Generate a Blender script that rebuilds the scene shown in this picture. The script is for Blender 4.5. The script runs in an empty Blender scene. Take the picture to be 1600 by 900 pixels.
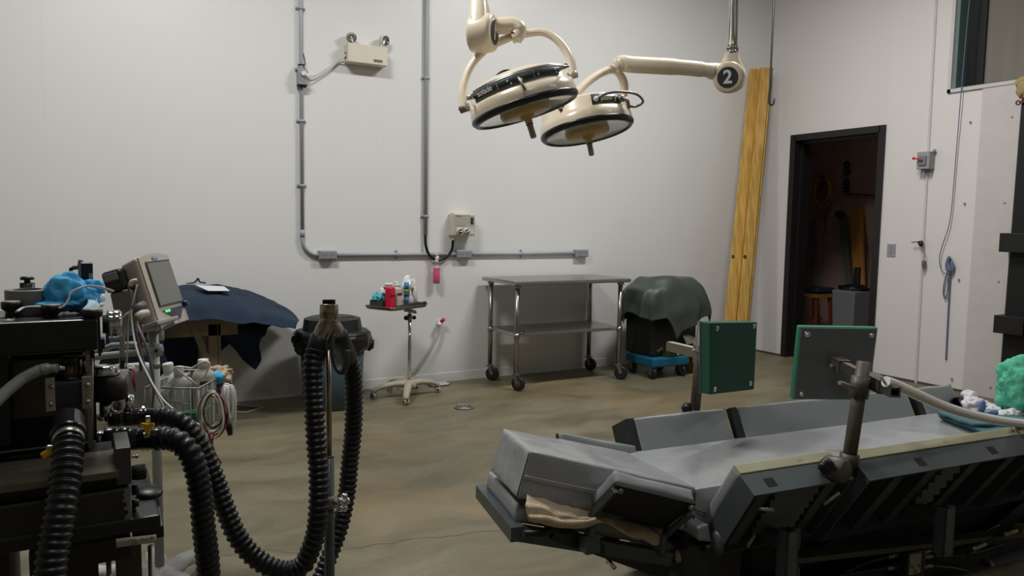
import bpy, bmesh, math, random
from mathutils import Vector, Matrix, Quaternion, noise
PI = math.pi
random.seed(7)
SC = bpy.context.scene
COL = SC.collection

# ------------------------------------------------------------------ camera
F, PITCH, ROLL, YAW, CH = 1184.4, 0.0856678, 0.0163679, -0.51984, 1.42
_cy, _sy = math.cos(YAW), math.sin(YAW)
_fw = Vector((-_sy, _cy, 0)); _rt = Vector((_cy, _sy, 0)); _up = Vector((0, 0, 1))
W_ = _fw*math.cos(PITCH) - _up*math.sin(PITCH)
_u2 = _up*math.cos(PITCH) + _fw*math.sin(PITCH)
R_ = _rt*math.cos(ROLL) + _u2*math.sin(ROLL)
U_ = -_rt*math.sin(ROLL) + _u2*math.cos(ROLL)
EYE = Vector((0, 0, CH))
cam = bpy.data.objects.new('camera', bpy.data.cameras.new('camera'))
COL.objects.link(cam)
cam.matrix_world = Matrix(((R_.x, U_.x, -W_.x, EYE.x), (R_.y, U_.y, -W_.y, EYE.y), (R_.z, U_.z, -W_.z, EYE.z), (0, 0, 0, 1)))
cam.data.sensor_width = 36.0
cam.data.lens = F*36/1600
cam.data.clip_start = 0.05
SC.camera = cam

# ------------------------------------------------------------------ light
SC.view_settings.view_transform = 'Standard'
SC.view_settings.look = 'None'
SC.view_settings.gamma = 1.0
SC.view_settings.use_curve_mapping = False
SC.view_settings.exposure = 0.43
world = bpy.data.worlds.new('world'); SC.world = world; world.use_nodes = True
world.node_tree.nodes['Background'].inputs[0].default_value = (0.5, 0.5, 0.55, 1)
world.node_tree.nodes['Background'].inputs[1].default_value = 0.02
CEIL = 4.7
def area(name, loc, sx, sy, power, color, spread=180):
    l = bpy.data.lights.new(name, 'AREA'); l.shape = 'RECTANGLE'; l.size = sx; l.size_y = sy
    l.energy = power; l.color = color; l.spread = math.radians(spread)
    o = bpy.data.objects.new(name, l); COL.objects.link(o); o.location = loc
    return o
LZ = 4.35
LAMPS = [(0.4, 3.75, 80, (1.0, .985, .965)), (4.1, 3.75, 80, (1.0, .985, .965)), (0.6, 0.6, 15, (1.0, .985, .965)), (4.2, 0.4, 14, (1.0, .985, .965))]  # back pair first, then two front lamps added as fill
for lx, ly, pw, lc in LAMPS:
    area('ceiling_lamp_light', (lx, ly, LZ-.01), 1.2, .30, pw, lc)

# ------------------------------------------------------------------ pixel -> world (photo is 1600 x 900)
def ray(x, y): return (R_*((x-800)/F) - U_*((y-450)/F) + W_)
def onX(x, y, v): d = ray(x, y); return EYE + d*((v-EYE.x)/d.x)
def onY(x, y, v): d = ray(x, y); return EYE + d*((v-EYE.y)/d.y)
def onZ(x, y, v): d = ray(x, y); return EYE + d*((v-EYE.z)/d.z)
def dep(x, y, k): return EYE + ray(x, y)*k          # k = depth along the view axis

# ------------------------------------------------------------------ materials
def lin(c):
    return tuple((v/12.92 if v <= .04045 else ((v+.055)/1.055)**2.4) for v in c)
def hexc(h): return lin(tuple(int(h[i:i+2], 16)/255 for i in (0, 2, 4)))
_mats = {}
def M(name, hx, rough=.5, metal=0, var=.08, scale=12, bump=0, bscale=60, coat=0, trans=0, alpha=1, emit=0, sss=0, stretch=(1, 1, 1), ior=1.45, spec=.5):
    if name in _mats: return _mats[name]
    m = bpy.data.materials.new(name); m.use_nodes = True; nt = m.node_tree; N = nt.nodes; L = nt.links
    p = N['Principled BSDF']; c = hexc(hx)
    p.inputs['Roughness'].default_value = rough; p.inputs['Metallic'].default_value = metal
    p.inputs['Coat Weight'].default_value = coat; p.inputs['Transmission Weight'].default_value = trans
    p.inputs['Alpha'].default_value = alpha; p.inputs['IOR'].default_value = ior
    p.inputs['Specular IOR Level'].default_value = spec
    tc = N.new('ShaderNodeTexCoord'); mp = N.new('ShaderNodeMapping'); mp.inputs['Scale'].default_value = stretch
    L.new(tc.outputs['Object'], mp.inputs[0])
    nz = N.new('ShaderNodeTexNoise'); nz.inputs['Scale'].default_value = scale; nz.inputs['Detail'].default_value = 4
    L.new(mp.outputs[0], nz.inputs[0])
    mx = N.new('ShaderNodeMix'); mx.data_type = 'RGBA'
    mx.inputs[6].default_value = tuple(v*(1-var) for v in c)+(1,)
    mx.inputs[7].default_value = tuple(min(1, v*(1+var)) for v in c)+(1,)
    L.new(nz.outputs[0], mx.inputs[0]); L.new(mx.outputs[2], p.inputs['Base Color'])
    if bump:
        n2 = N.new('ShaderNodeTexNoise'); n2.inputs['Scale'].default_value = bscale; n2.inputs['Detail'].default_value = 5
        L.new(mp.outputs[0], n2.inputs[0])
        b = N.new('ShaderNodeBump'); b.inputs['Strength'].default_value = bump; b.inputs['Distance'].default_value = .01
        L.new(n2.outputs[0], b.inputs['Height']); L.new(b.outputs[0], p.inputs['Normal'])
    if emit:
        p.inputs['Emission Color'].default_value = c+(1,); p.inputs['Emission Strength'].default_value = emit
    _mats[name] = m; return m

# ------------------------------------------------------------------ mesh builder
def frame(d, up=None):
    d = Vector(d).normalized()
    up = Vector(up) if up is not None else (Vector((0, 0, 1)) if abs(d.z) < .95 else Vector((0, 1, 0)))
    x = up.cross(d).normalized(); y = d.cross(x)
    return x, y, d
def crom(pts, n=8, closed=False):
    P = [Vector(p) for p in pts]; out = []
    if len(P) < 3: return P
    m = len(P); segs = m if closed else m-1
    for i in range(segs):
        p1, p2 = P[i], P[(i+1) % m]
        p0 = P[(i-1) % m] if (closed or i > 0) else p1*2-p2
        p3 = P[(i+2) % m] if (closed or i+2 < m) else p2*2-p1
        for k in range(n):
            t = k/n
            out.append(.5*((2*p1)+(p2-p0)*t+(2*p0-5*p1+4*p2-p3)*t*t+(3*p1-p0-3*p2+p3)*t**3))
    if not closed: out.append(P[-1].copy())
    return out
def resample(pts, step=None, n=None):
    P = [Vector(p) for p in pts]; d = [0]
    for a, b in zip(P, P[1:]): d.append(d[-1]+(b-a).length)
    T = d[-1]
    if n is None: n = max(2, int(T/step)+1)
    out = []; j = 0
    for i in range(n):
        s = T*i/(n-1)
        while j < len(P)-2 and d[j+1] < s: j += 1
        q = (s-d[j])/max(1e-9, d[j+1]-d[j]); out.append(P[j].lerp(P[j+1], min(1, max(0, q))))
    return out, T

class B:
    def __init__(s): s.bm = bmesh.new()
    def _face(s, vs, smooth=False):
        try: f = s.bm.faces.new(vs); f.smooth = smooth; return f
        except ValueError: return None
    def box(s, c, size, rot=None, bevel=0, seg=2):
        g = bmesh.ops.create_cube(s.bm, size=1.0)['verts']
        bmesh.ops.scale(s.bm, vec=size, verts=g)
        if bevel:
            es = list({e for v in g for e in v.link_edges})
            r = bmesh.ops.bevel(s.bm, geom=es, offset=bevel, segments=seg, affect='EDGES', profile=.5)
            g = list({v for f in r['faces'] for v in f.verts} | {v for v in g if v.is_valid})
        m = (Matrix(rot).to_4x4() if rot is not None else Matrix.Identity(4))
        bmesh.ops.transform(s.bm, matrix=Matrix.Translation(Vector(c)) @ m, verts=g)
        return s
    def bb(s, a, b, bevel=0):                      # axis box from two corners
        a = Vector(a); b = Vector(b)
        return s.box((a+b)/2, [abs(v) for v in (b-a)], None, bevel)
    def beam(s, a, b, w, h, up=None, bevel=0):     # rectangular bar a->b
        a = Vector(a); b = Vector(b); x, y, z = frame(b-a, up)
        R = Matrix((x, y, z)).transposed()
        return s.box((a+b)/2, (w, h, (b-a).length), R, bevel)
    def hexa(s, P, bevel=0):                       # 8 corners: bottom 4 then top 4
        v = [s.bm.verts.new(p) for p in P]
        fs = [s._face([v[i] for i in q]) for q in ((3, 2, 1, 0), (4, 5, 6, 7), (0, 1, 5, 4), (1, 2, 6, 5), (2, 3, 7, 6), (3, 0, 4, 7))]
        if bevel:
            es = list({e for q in v for e in q.link_edges})
            bmesh.ops.bevel(s.bm, geom=es, offset=bevel, segments=3, affect='EDGES', profile=.5)
        return s
    def cyl(s, a, b, r, r2=None, seg=20, cap=True):
        a = Vector(a); b = Vector(b); r2 = r if r2 is None else r2; x, y, z = frame(b-a)
        ra = []; rb = []
        for i in range(seg):
            t = 2*PI*i/seg; d = x*math.cos(t)+y*math.sin(t)
            ra.append(s.bm.verts.new(a+d*r)); rb.append(s.bm.verts.new(b+d*r2))
        for i in range(seg): s._face([ra[i], ra[(i+1) % seg], rb[(i+1) % seg], rb[i]], True)
        if cap: s._face(ra[::-1]); s._face(rb)
        return s
    def tube(s, pts, r, seg=12, closed=False, cap=True, flat=1.0, up=None):
        P = [Vector(p) for p in pts]; n = len(P); rs = r if isinstance(r, (list, tuple)) else [r]*n
        T = []
        for i in range(n):
            a = P[(i-1) % n] if (closed or i > 0) else P[i]; b = P[(i+1) % n] if (closed or i < n-1) else P[i]
            t = (b-a); T.append(t.normalized() if t.length > 1e-9 else (T[-1] if T else Vector((0, 0, 1))))
        x, y, _ = frame(T[0], up); rings = []
        for i in range(n):
            if i: 
                q = T[i-1].rotation_difference(T[i]); x = q @ x
                x = (x-T[i]*x.dot(T[i])).normalized()
            y = T[i].cross(x)
            rings.append([s.bm.verts.new(P[i]+(x*math.cos(2*PI*k/seg)+y*flat*math.sin(2*PI*k/seg))*rs[i]) for k in range(seg)])
        m = n if closed else n-1
        for i in range(m):
            A = rings[i]; Bq = rings[(i+1) % n]
            for k in range(seg): s._face([A[k], A[(k+1) % seg], Bq[(k+1) % seg], Bq[k]], True)
        if cap and not closed: s._face(rings[0][::-1]); s._face(rings[-1])
        return s
    def corr(s, pts, R, r, pitch, seg=18):         # corrugated hose
        P, T = resample(pts, pitch/6); n = len(P)
        rs = [r+(R-r)*max(0, math.cos(2*PI*(T*i/(n-1))/pitch)*.5+.5)**.8 for i in range(n)]
        return s.tube(P, rs, seg)
    def lathe(s, prof, o=(0, 0, 0), ax=(0, 0, 1), seg=28, smooth=True, up=None, squash=1.0):
        o = Vector(o); x, y, z = frame(ax, up); prev = None
        for (r, h) in prof:
            if r < 1e-6: cur = [s.bm.verts.new(o+z*h)]
            else: cur = [s.bm.verts.new(o+z*h+(x*math.cos(2*PI*k/seg)+y*squash*math.sin(2*PI*k/seg))*r) for k in range(seg)]
            if prev:
                for k in range(seg):
                    k2 = (k+1) % seg
                    if len(prev) == 1 and len(cur) > 1: s._face([prev[0], cur[k2], cur[k]][::-1], smooth)
                    elif len(cur) == 1 and len(prev) > 1: s._face([prev[k], prev[k2], cur[0]], smooth)
                    elif len(cur) > 1: s._face([prev[k], prev[k2], cur[k2], cur[k]], smooth)
            prev = cur
        return s
    def ball(s, c, r, sc=(1, 1, 1), rot=None, sub=3, amp=0, fr=3, seed=0):
        g = bmesh.ops.create_icosphere(s.bm, subdivisions=sub, radius=1.0)['verts']
        for v in g:
            k = 1+amp*noise.noise(v.co*fr+Vector((seed, seed*.7, 0)))+amp*.45*(.25-abs(noise.noise(v.co*fr*2.6+Vector((0, seed, 3)))))
            v.co = Vector((v.co.x*sc[0], v.co.y*sc[1], v.co.z*sc[2]))*r*k
        m = Matrix(rot).to_4x4() if rot is not None else Matrix.Identity(4)
        bmesh.ops.transform(s.bm, matrix=Matrix.Translation(Vector(c)) @ m, verts=g)
        for v in g:
            for f in v.link_faces: f.smooth = True
        return s
    def prism(s, poly, d):                         # polygon (3D pts, planar) extruded by vector d
        d = Vector(d); a = [s.bm.verts.new(Vector(p)) for p in poly]; b = [s.bm.verts.new(Vector(p)+d) for p in poly]; n = len(a)
        s._face(a[::-1]); s._face(b)
        for i in range(n): s._face([a[i], a[(i+1) % n], b[(i+1) % n], b[i]])
        return s
    def grid(s, rows, close_u=False, smooth=True):
        V = [[s.bm.verts.new(p) for p in r] for r in rows]
        for a, b in zip(V, V[1:]):
            n = len(a)
            for i in range(n if close_u else n-1): s._face([a[i], a[(i+1) % n], b[(i+1) % n], b[i]], smooth)
        return V
    def torus(s, c, ax, R, r, seg=32, rs=8):
        x, y, z = frame(ax)
        return s.tube([Vector(c)+(x*math.cos(2*PI*i/seg)+y*math.sin(2*PI*i/seg))*R for i in range(seg)], r, rs, closed=True)

def loft(rows, nu=40, nv=6, amp=0, fr=4, seed=0, closed=False):
    """rows: polylines; smooth interpolation along and across; returns grid of points"""
    R = []
    for r in rows:
        c = crom(r+[r[0]] if closed else r, 8)
        q, _ = resample(c, n=nu+1)
        R.append(q[:-1] if closed else q)
    cols = len(R[0]); out = []
    C = [crom([R[j][i] for j in range(len(R))], nv) for i in range(cols)]
    for j in range(len(C[0])):
        row = []
        for i in range(cols):
            p = C[i][j]
            if amp: p = p+Vector(noise.noise_vector(p*fr+Vector((seed, 0, seed))))*amp
            row.append(p)
        out.append(row)
    return out

# ------------------------------------------------------------------ objects
_root = {}
def wmat(o):
    m = Matrix.Identity(4)
    while o is not None:
        m = (Matrix.Translation(o.location) @ o.rotation_euler.to_matrix().to_4x4()) @ m; o = o.parent
    return m
def _label(o, label, cat, group, kind):
    if label: o['label'] = label
    if cat: o['category'] = cat
    if group: o['group'] = group
    if kind: o['kind'] = kind
def thing(name, label, cat, loc=(0, 0, 0), rotz=0, group=None):
    o = bpy.data.objects.new(name, None); COL.objects.link(o); o.empty_display_size = .05
    o.location = loc; o.rotation_euler = (0, 0, rotz); _label(o, label, cat, group, None); return o
def obj(name, b, mat, parent=None, label=None, cat=None, group=None, kind=None, local=False, solid=0, sub=0, recalc=True, auto=True, loc=None):
    me = bpy.data.meshes.new(name)
    if recalc: bmesh.ops.recalc_face_normals(b.bm, faces=b.bm.faces)
    if not local:
        if parent is not None: b.bm.transform(wmat(parent).inverted())
        elif loc is not None: b.bm.transform(Matrix.Translation(-Vector(loc)))
    b.bm.to_mesh(me); b.bm.free(); me.materials.append(mat)
    o = bpy.data.objects.new(name, me); COL.objects.link(o)
    if parent is not None: o.parent = parent
    elif loc is not None: o.location = loc
    if solid:
        m = o.modifiers.new('thickness', 'SOLIDIFY'); m.thickness = solid; m.offset = 0
    if sub:
        m = o.modifiers.new('smooth', 'SUBSURF'); m.levels = sub; m.render_levels = sub
    _label(o, label, cat, group, kind); return o
def struct(name, b, mat, parent=None): return obj(name, b, mat, parent, kind='structure')
def copy_tree(o, parent=None, **kw):
    c = o.copy(); COL.objects.link(c); c.parent = parent
    for k, v in kw.items():
        if k == 'loc': c.location = v
        elif k == 'rotz': c.rotation_euler = (0, 0, v)
        else: c[k] = v
    for ch in [x for x in list(COL.objects) if x.parent == o]: copy_tree(ch, c)
    return c
def text(body, size, origin, right, up, mat, parent, depth=.0012, name='lettering', bold=False, align='CENTER'):
    cu = bpy.data.curves.new(name, 'FONT'); cu.body = body; cu.size = size; cu.extrude = depth; cu.align_x = align; cu.align_y = 'CENTER'
    if bold: cu.offset = size*.025
    t = bpy.data.objects.new('tmp', cu); COL.objects.link(t); bpy.context.view_layer.update()
    me = bpy.data.meshes.new_from_object(t.evaluated_get(bpy.context.evaluated_depsgraph_get()))
    bpy.data.objects.remove(t)
    r = Vector(right).normalized(); u = Vector(up); u = (u-r*u.dot(r)).normalized(); n = r.cross(u)
    m = Matrix(((r.x, u.x, n.x, origin[0]), (r.y, u.y, n.y, origin[1]), (r.z, u.z, n.z, origin[2]), (0, 0, 0, 1)))
    me.transform(m); 
    if parent is not None: me.transform(wmat(parent).inverted())
    me.materials.clear(); me.materials.append(mat)
    o = bpy.data.objects.new(name, me); COL.objects.link(o); o.parent = parent; return o

# common materials
white_paint = M('white_paint', 'd8d6d2', .45)
cream = M('cream_enamel', 'd6cab4', .28, coat=.4, var=.03)
cream_plastic = M('cream_plastic', 'd3cdbc', .45)
steel = M('brushed_steel', 'a8a8a4', .28, metal=1, var=.1, scale=8, stretch=(1, 12, 12), spec=.5)
chrome = M('chrome', 'c8c8c8', .12, metal=1, var=.03)
dull_steel = M('dull_steel', '8b8780', .42, metal=.9, var=.25, scale=25)
rusty = M('rusty_steel', '5d5850', .5, metal=.5, var=.3, scale=40)
galv = M('galvanised_conduit', 'a3a6ab', .5, metal=.1, var=.06, scale=8)
galv_box = M('grey_box_metal', '94979b', .5, metal=.1, var=.08, scale=20)
black_rubber = M('black_rubber', '17181a', .32, var=.2)
black_plastic = M('black_plastic', '151618', .42, var=.2)
black_enamel = M('black_enamel', '17181c', .34, var=.12)
dark_metal = M('dark_metal', '24272a', .5, metal=.3, var=.2)
white_plastic = M('white_plastic', 'dcdcd8', .4)
# =================================================================== ROOM
WB, WR, WL, WF = 6.08, 6.72, -3.6, -3.6

def wall_mat(name, hx, axis):
    m = bpy.data.materials.new(name); m.use_nodes = True; nt = m.node_tree; N = nt.nodes; L = nt.links
    p = N['Principled BSDF']; p.inputs['Roughness'].default_value = .38; c = hexc(hx)
    tc = N.new('ShaderNodeTexCoord'); sp = N.new('ShaderNodeSeparateXYZ'); L.new(tc.outputs['Object'], sp.inputs[0])
    def band(pitch, off, w):
        a = N.new('ShaderNodeMath'); a.operation = 'ADD'; a.inputs[1].default_value = off; L.new(sp.outputs[axis], a.inputs[0])
        d = N.new('ShaderNodeMath'); d.operation = 'DIVIDE'; d.inputs[1].default_value = pitch; L.new(a.outputs[0], d.inputs[0])
        f = N.new('ShaderNodeMath'); f.operation = 'FRACT'; L.new(d.outputs[0], f.inputs[0])
        s = N.new('ShaderNodeMath'); s.operation = 'LESS_THAN'; s.inputs[1].default_value = w; L.new(f.outputs[0], s.inputs[0]); return s
    seam = band(1.2, .18, .004); rib = band(.15, .02, .03)
    mp = N.new('ShaderNodeMapping'); mp.inputs['Scale'].default_value = (1, 1, .25); L.new(tc.outputs['Object'], mp.inputs[0])
    nz = N.new('ShaderNodeTexNoise'); nz.inputs['Scale'].default_value = 1.6; nz.inputs['Detail'].default_value = 5; L.new(mp.outputs[0], nz.inputs[0])
    mx = N.new('ShaderNodeMix'); mx.data_type = 'RGBA'; mx.inputs[6].default_value = tuple(v*.965 for v in c)+(1,); mx.inputs[7].default_value = c+(1,)
    L.new(nz.outputs[0], mx.inputs[0])
    m2 = N.new('ShaderNodeMix'); m2.data_type = 'RGBA'; m2.inputs[7].default_value = tuple(v*.93 for v in c)+(1,)
    L.new(mx.outputs[2], m2.inputs[6]); L.new(seam.outputs[0], m2.inputs[0]); L.new(m2.outputs[2], p.inputs['Base Color'])
    b = N.new('ShaderNodeBump'); b.inputs['Strength'].default_value = .08; b.inputs['Distance'].default_value = .004
    L.new(rib.outputs[0], b.inputs['Height']); L.new(b.outputs[0], p.inputs['Normal'])
    return m
m_wall_x = wall_mat('white_wall_panels', 'dcdcda', 0)
m_wall_y = wall_mat('white_wall_panels_right', 'dad6d5', 1)

def floor_mat():
    m = bpy.data.materials.new('stained_concrete'); m.use_nodes = True; nt = m.node_tree; N = nt.nodes; L = nt.links
    p = N['Principled BSDF']
    tc = N.new('ShaderNodeTexCoord')
    wn = N.new('ShaderNodeTexNoise'); wn.inputs['Scale'].default_value = 1.3; wn.inputs['Detail'].default_value = 3; L.new(tc.outputs['Object'], wn.inputs[0])
    wv = N.new('ShaderNodeVectorMath'); wv.operation = 'MULTIPLY_ADD'; wv.inputs[1].default_value = (.8, .8, 0); L.new(wn.outputs[1], wv.inputs[0]); L.new(tc.outputs['Object'], wv.inputs[2])
    mp = N.new('ShaderNodeMapping'); mp.inputs['Scale'].default_value = (.55, 1.5, 1); mp.inputs['Rotation'].default_value = (0, 0, .35); L.new(wv.outputs[0], mp.inputs[0])
    n1 = N.new('ShaderNodeTexNoise'); n1.inputs['Scale'].default_value = 1.7; n1.inputs['Detail'].default_value = 12; n1.inputs['Roughness'].default_value = .66; L.new(mp.outputs[0], n1.inputs[0])
    cr = N.new('ShaderNodeValToRGB'); e = cr.color_ramp.elements
    e[0].position = .3; e[0].color = hexc('57523f')+(1,); e[1].position = .72; e[1].color = hexc('8e8873')+(1,)
    x = e.new(.5); x.color = hexc('767058')+(1,)
    L.new(n1.outputs[0], cr.inputs[0])
    n2 = N.new('ShaderNodeTexNoise'); n2.inputs['Scale'].default_value = 55; n2.inputs['Detail'].default_value = 6; L.new(tc.outputs['Object'], n2.inputs[0])
    mx = N.new('ShaderNodeMix'); mx.data_type = 'RGBA'; mx.blend_type = 'MULTIPLY'; mx.inputs[0].default_value = .35
    L.new(cr.outputs[0], mx.inputs[6]); L.new(n2.outputs[1], mx.inputs[7])
    # rusty warm patches (real stains)
    n3 = N.new('ShaderNodeTexNoise'); n3.inputs['Scale'].default_value = .8; n3.inputs['Detail'].default_value = 5; L.new(wv.outputs[0], n3.inputs[0])
    r3 = N.new('ShaderNodeMapRange'); r3.inputs[1].default_value = .52; r3.inputs[2].default_value = .72; L.new(n3.outputs[0], r3.inputs[0])
    m3 = N.new('ShaderNodeMix'); m3.data_type = 'RGBA'; m3.inputs[7].default_value = hexc('8d7550')+(1,)
    q = N.new('ShaderNodeMath'); q.operation = 'MULTIPLY'; q.inputs[1].default_value = .55; L.new(r3.outputs[0], q.inputs[0])
    L.new(q.outputs[0], m3.inputs[0]); L.new(mx.outputs[2], m3.inputs[6]); L.new(m3.outputs[2], p.inputs['Base Color'])
    rr = N.new('ShaderNodeMapRange'); rr.inputs[3].default_value = .34; rr.inputs[4].default_value = .6; L.new(n1.outputs[0], rr.inputs[0]); L.new(rr.outputs[0], p.inputs['Roughness'])
    b = N.new('ShaderNodeBump'); b.inputs['Strength'].default_value = .12; b.inputs['Distance'].default_value = .003; L.new(n2.outputs[0], b.inputs['Height']); L.new(b.outputs[0], p.inputs['Normal'])
    return m
m_floor = floor_mat()

b = B(); b.bb((WL, WF, -.12), (9.6, WB+.2, 0)); FLOOR = struct('floor', b, m_floor)
b = B()
def crack(px, w=.0035, seed=3):
    pts = crom([onZ(x, y, .0006) for x, y in px], 10); out = []
    for i, p in enumerate(pts):
        out.append(p+Vector((0, noise.noise(p*14+Vector((seed, 0, 0)))*.022, 0)))
    b.grid([[p+Vector((0, w*(.5+abs(noise.noise(p*30))), 0)) for p in out], [p-Vector((0, w*(.5+abs(noise.noise(p*23))), 0)) for p in out]])
crack([(285, 878), (400, 862), (500, 862), (600, 850), (640, 843), (700, 838), (755, 830), (800, 829)])
struct('trim_1', b, M('crack_dirt', '55503f', .8), FLOOR)
b = B(); b.bb((WL, WB, 0), (WR+.2, WB+.2, CEIL)); struct('wall_back', b, m_wall_x)
b = B(); b.bb((WL-.2, WF, 0), (WL, WB+.2, CEIL)); struct('wall_left', b, M('white_wall_left', 'bdb9b2', .5))
b = B(); b.bb((WL-.2, WF-.2, 0), (9.6, WF, CEIL)); struct('wall_front', b, M('dark_far_wall', 'a5a29d', .8))
b = B(); b.bb((WL-.2, WF-.2, CEIL), (9.6, WB+.2, CEIL+.15)); struct('ceiling', b, M('grey_ceiling', 'c8c6c2', .8))
# cove strip at the foot of the back wall
b = B(); b.prism([(WL, WB, .0), (WL, WB-.006, .0), (WL, WB-.005, .078), (WL, WB, .08)], (WR-WL, 0, 0)); struct('baseboard_back', b, m_wall_x)
# right wall with door and window openings
D0, D1, DH = 4.66, 5.66, 2.345     # door opening
W0, W1, WZ, WT = 2.0, 4.0, 2.655, 4.4
TH = .22
b = B()
b.bb((WR, D1, 0), (WR+TH, WB+.2, CEIL)); b.bb((WR, D0, DH), (WR+TH, D1, CEIL)); b.bb((WR, W1, 0), (WR+TH, D0, CEIL))
b.bb((WR, WF, 0), (WR+TH, W1, WZ)); b.bb((WR, W0, WT), (WR+TH, W1, CEIL)); b.bb((WR, WF, WZ), (WR+TH, W0, CEIL))
WRO = struct('wall_right', b, m_wall_y)
# sheet seams and battens on the right wall
trim = M('white_batten', 'c6c0be', .45)
b = B(); b.beam(onX(1467, -60, WR)+Vector((-.006, 0, 0)), Vector((WR-.006, onX(1445, 390, WR).y, 0.0)), .012, .02, (0, 1, 0)); struct('trim_2', b, trim)
b = B(); y1 = onX(1536, 140, WR).y; y2 = onX(1505, 620, WR).y
b.bb((WR-.012, 3.40, 0.0), (WR, (y1+y2)/2, WZ)); struct('trim_3', b, trim)
b = B(); b.bb((WR-.02, W0, WZ-.03), (WR, W1+.03, WZ)); b.bb((WR-.02, W1, WZ-.03), (WR, W1+.03, WT)); struct('trim_4', b, trim)
b = B(); b.bb((WR-.010, WF, 0), (WR, D0-.06, .02)); b.bb((WR-.010, D1+.06, 0), (WR, WB, .02)); struct('baseboard_right', b, M('dark_gap', '4a4642', .8))
# wall screws
b = B()
for x, y in [(1517, 191), (1508, 318), (1571, 317), (1583, 183), (1488, 592), (1549, 605), (1499, 437), (1562, 440)]:
    p = onX(x, y, WR); b.cyl(p+Vector((-.018, 0, 0)), p, .008, seg=8)
struct('trim_5', b, M('wall_screws', '8f8a86', .5), WRO)

# door frame
door = M('black_door_steel', '1c1a1b', .45, var=.1)
b = B(); FW = .065
b.bb((WR-.02, D1-.01, 0), (WR+TH+.02, D1+.055, DH+FW)); b.bb((WR-.02, D0-.055, 0), (WR+TH+.02, D0+.01, DH+FW)); b.bb((WR-.02, D0, DH-.0), (WR+TH+.02, D1, DH+FW))
b.bb((WR+.08, D1-.03, 0), (WR+.13, D1, DH)); b.bb((WR+.08, D0, 0), (WR+.13, D0+.03, DH)); b.bb((WR+.08, D0, DH-.03), (WR+.13, D1, DH))
DOOR = struct('door_1', b, door)
# window: recessed jamb, mullion and glass
b = B(); b.bb((WR+.02, W1-.02, WZ), (WR+TH, W1, WT)); b.bb((WR+.02, W0, WZ), (WR+TH, W1, WZ+.012))
struct('window_1', b, M('teal_jamb', '66807e', .5))
pm = onX(1518, 70, WR)
b = B(); b.bb((WR+.16, 3.83, WZ), (WR+TH, 3.98, WT)); b.bb((WR+.16, W0, WZ), (WR+TH, W1, WZ+.04)); b.bb((WR+.16, W0, WT-.04), (WR+TH, W1, WT)); b.bb((WR+.16, W0, WZ), (WR+TH, W0+.05, WT))
WIN = struct('window_2', b, M('black_window_frame', '141719', .4))
b = B(); b.bb((WR+.19, W0, WZ), (WR+.2, 3.85, WT)); struct('window_3', b, M('brown_glass', '7d7870', .12, var=.25, scale=1.5, stretch=(1, 6, .3)), WIN)

# store room behind the door
area('store_room_fill_light', (7.6, 5.2, 3.05), .6, .2, .8, (1.0, .85, .8))  # added fill to lift the dark doorway, no lamp known there
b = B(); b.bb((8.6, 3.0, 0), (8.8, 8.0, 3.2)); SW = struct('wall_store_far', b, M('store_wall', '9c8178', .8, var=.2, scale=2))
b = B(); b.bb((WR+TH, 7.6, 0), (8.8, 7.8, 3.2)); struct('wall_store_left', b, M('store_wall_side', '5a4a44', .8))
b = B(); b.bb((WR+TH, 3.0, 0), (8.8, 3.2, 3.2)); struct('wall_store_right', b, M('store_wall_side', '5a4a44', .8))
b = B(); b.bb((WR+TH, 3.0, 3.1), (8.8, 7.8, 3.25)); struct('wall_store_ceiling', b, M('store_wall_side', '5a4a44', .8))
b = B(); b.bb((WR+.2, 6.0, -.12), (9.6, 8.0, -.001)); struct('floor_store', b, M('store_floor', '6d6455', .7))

# lamps on the ceiling (outside the frame, the front pair is added fill)
b = B(); b.bb((-.68, -.2, 0), (.68, .2, .12), .01)
for sx in (-.5, .5): b.cyl((sx, 0, .1), (sx, 0, CEIL-LZ), .006, seg=6)
CL = thing('ceiling_light', 'long white strip lamp hanging over the back left of the room', 'ceiling light', (LAMPS[0][0], LAMPS[0][1], LZ), group='strip lamps on the ceiling')
obj('housing', b, white_paint, CL, local=True)
for (lx, ly, pw, lc), ll in zip(LAMPS[1:], ('over the back right of the room', 'over the front left, added as fill light', 'over the front right, added as fill light')): copy_tree(CL, loc=(lx, ly, LZ), label='long white strip lamp hanging '+ll)
# =================================================================== BACK WALL FITTINGS
def W(x, y, off=0): return onY(x, y, WB-off)
pr = .0145
# left conduit: down from above, bend, to first outlet
def strap(b, p, ax, r=.0165):
    a = Vector(ax); side = Vector((0, 0, 1)).cross(a) if abs(a.z) < .5 else Vector((1, 0, 0))
    side = Vector((1, 0, 0)) if abs(a.z) > .5 else Vector((0, 0, 1))
    b.cyl(p-a*.009, p+a*.009, r*1.25, seg=14)
    b.box(p+Vector((0, .014, 0)), [(.075 if side.x else .018), .006, (.075 if side.z else .018)])
    for s in (-1, 1): b.ball(p+side*s*.029+Vector((0, .008, 0)), .006, sub=1)
cy = WB-.022
p_jb = W(471, 118, .03); x1 = p_jb.x; zc = onY(700, 397, cy).z
T1 = thing('conduit', 'grey wall conduit dropping from above and bending to the left outlet', 'conduit', (x1, WB, zc), group='grey conduits on the back wall')
b = B(); b.tube([(x1, cy, 4.6), (x1, cy, zc+.14)], pr, 14)
arc = [Vector((x1+.13-.13*math.cos(t), cy, zc+.13-.13*math.sin(t))) for t in [PI/2*i/8 for i in range(9)]]
b.tube([(x1, cy, zc+.16)]+arc+[(W(500, 397).x, cy, zc)], pr, 14)
obj('pipe', b, galv, T1)
b = B(); b.cyl((x1, cy, zc+.145), (x1, cy, zc+.20), pr*1.25, seg=14); obj('coupling', b, galv, T1)
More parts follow.
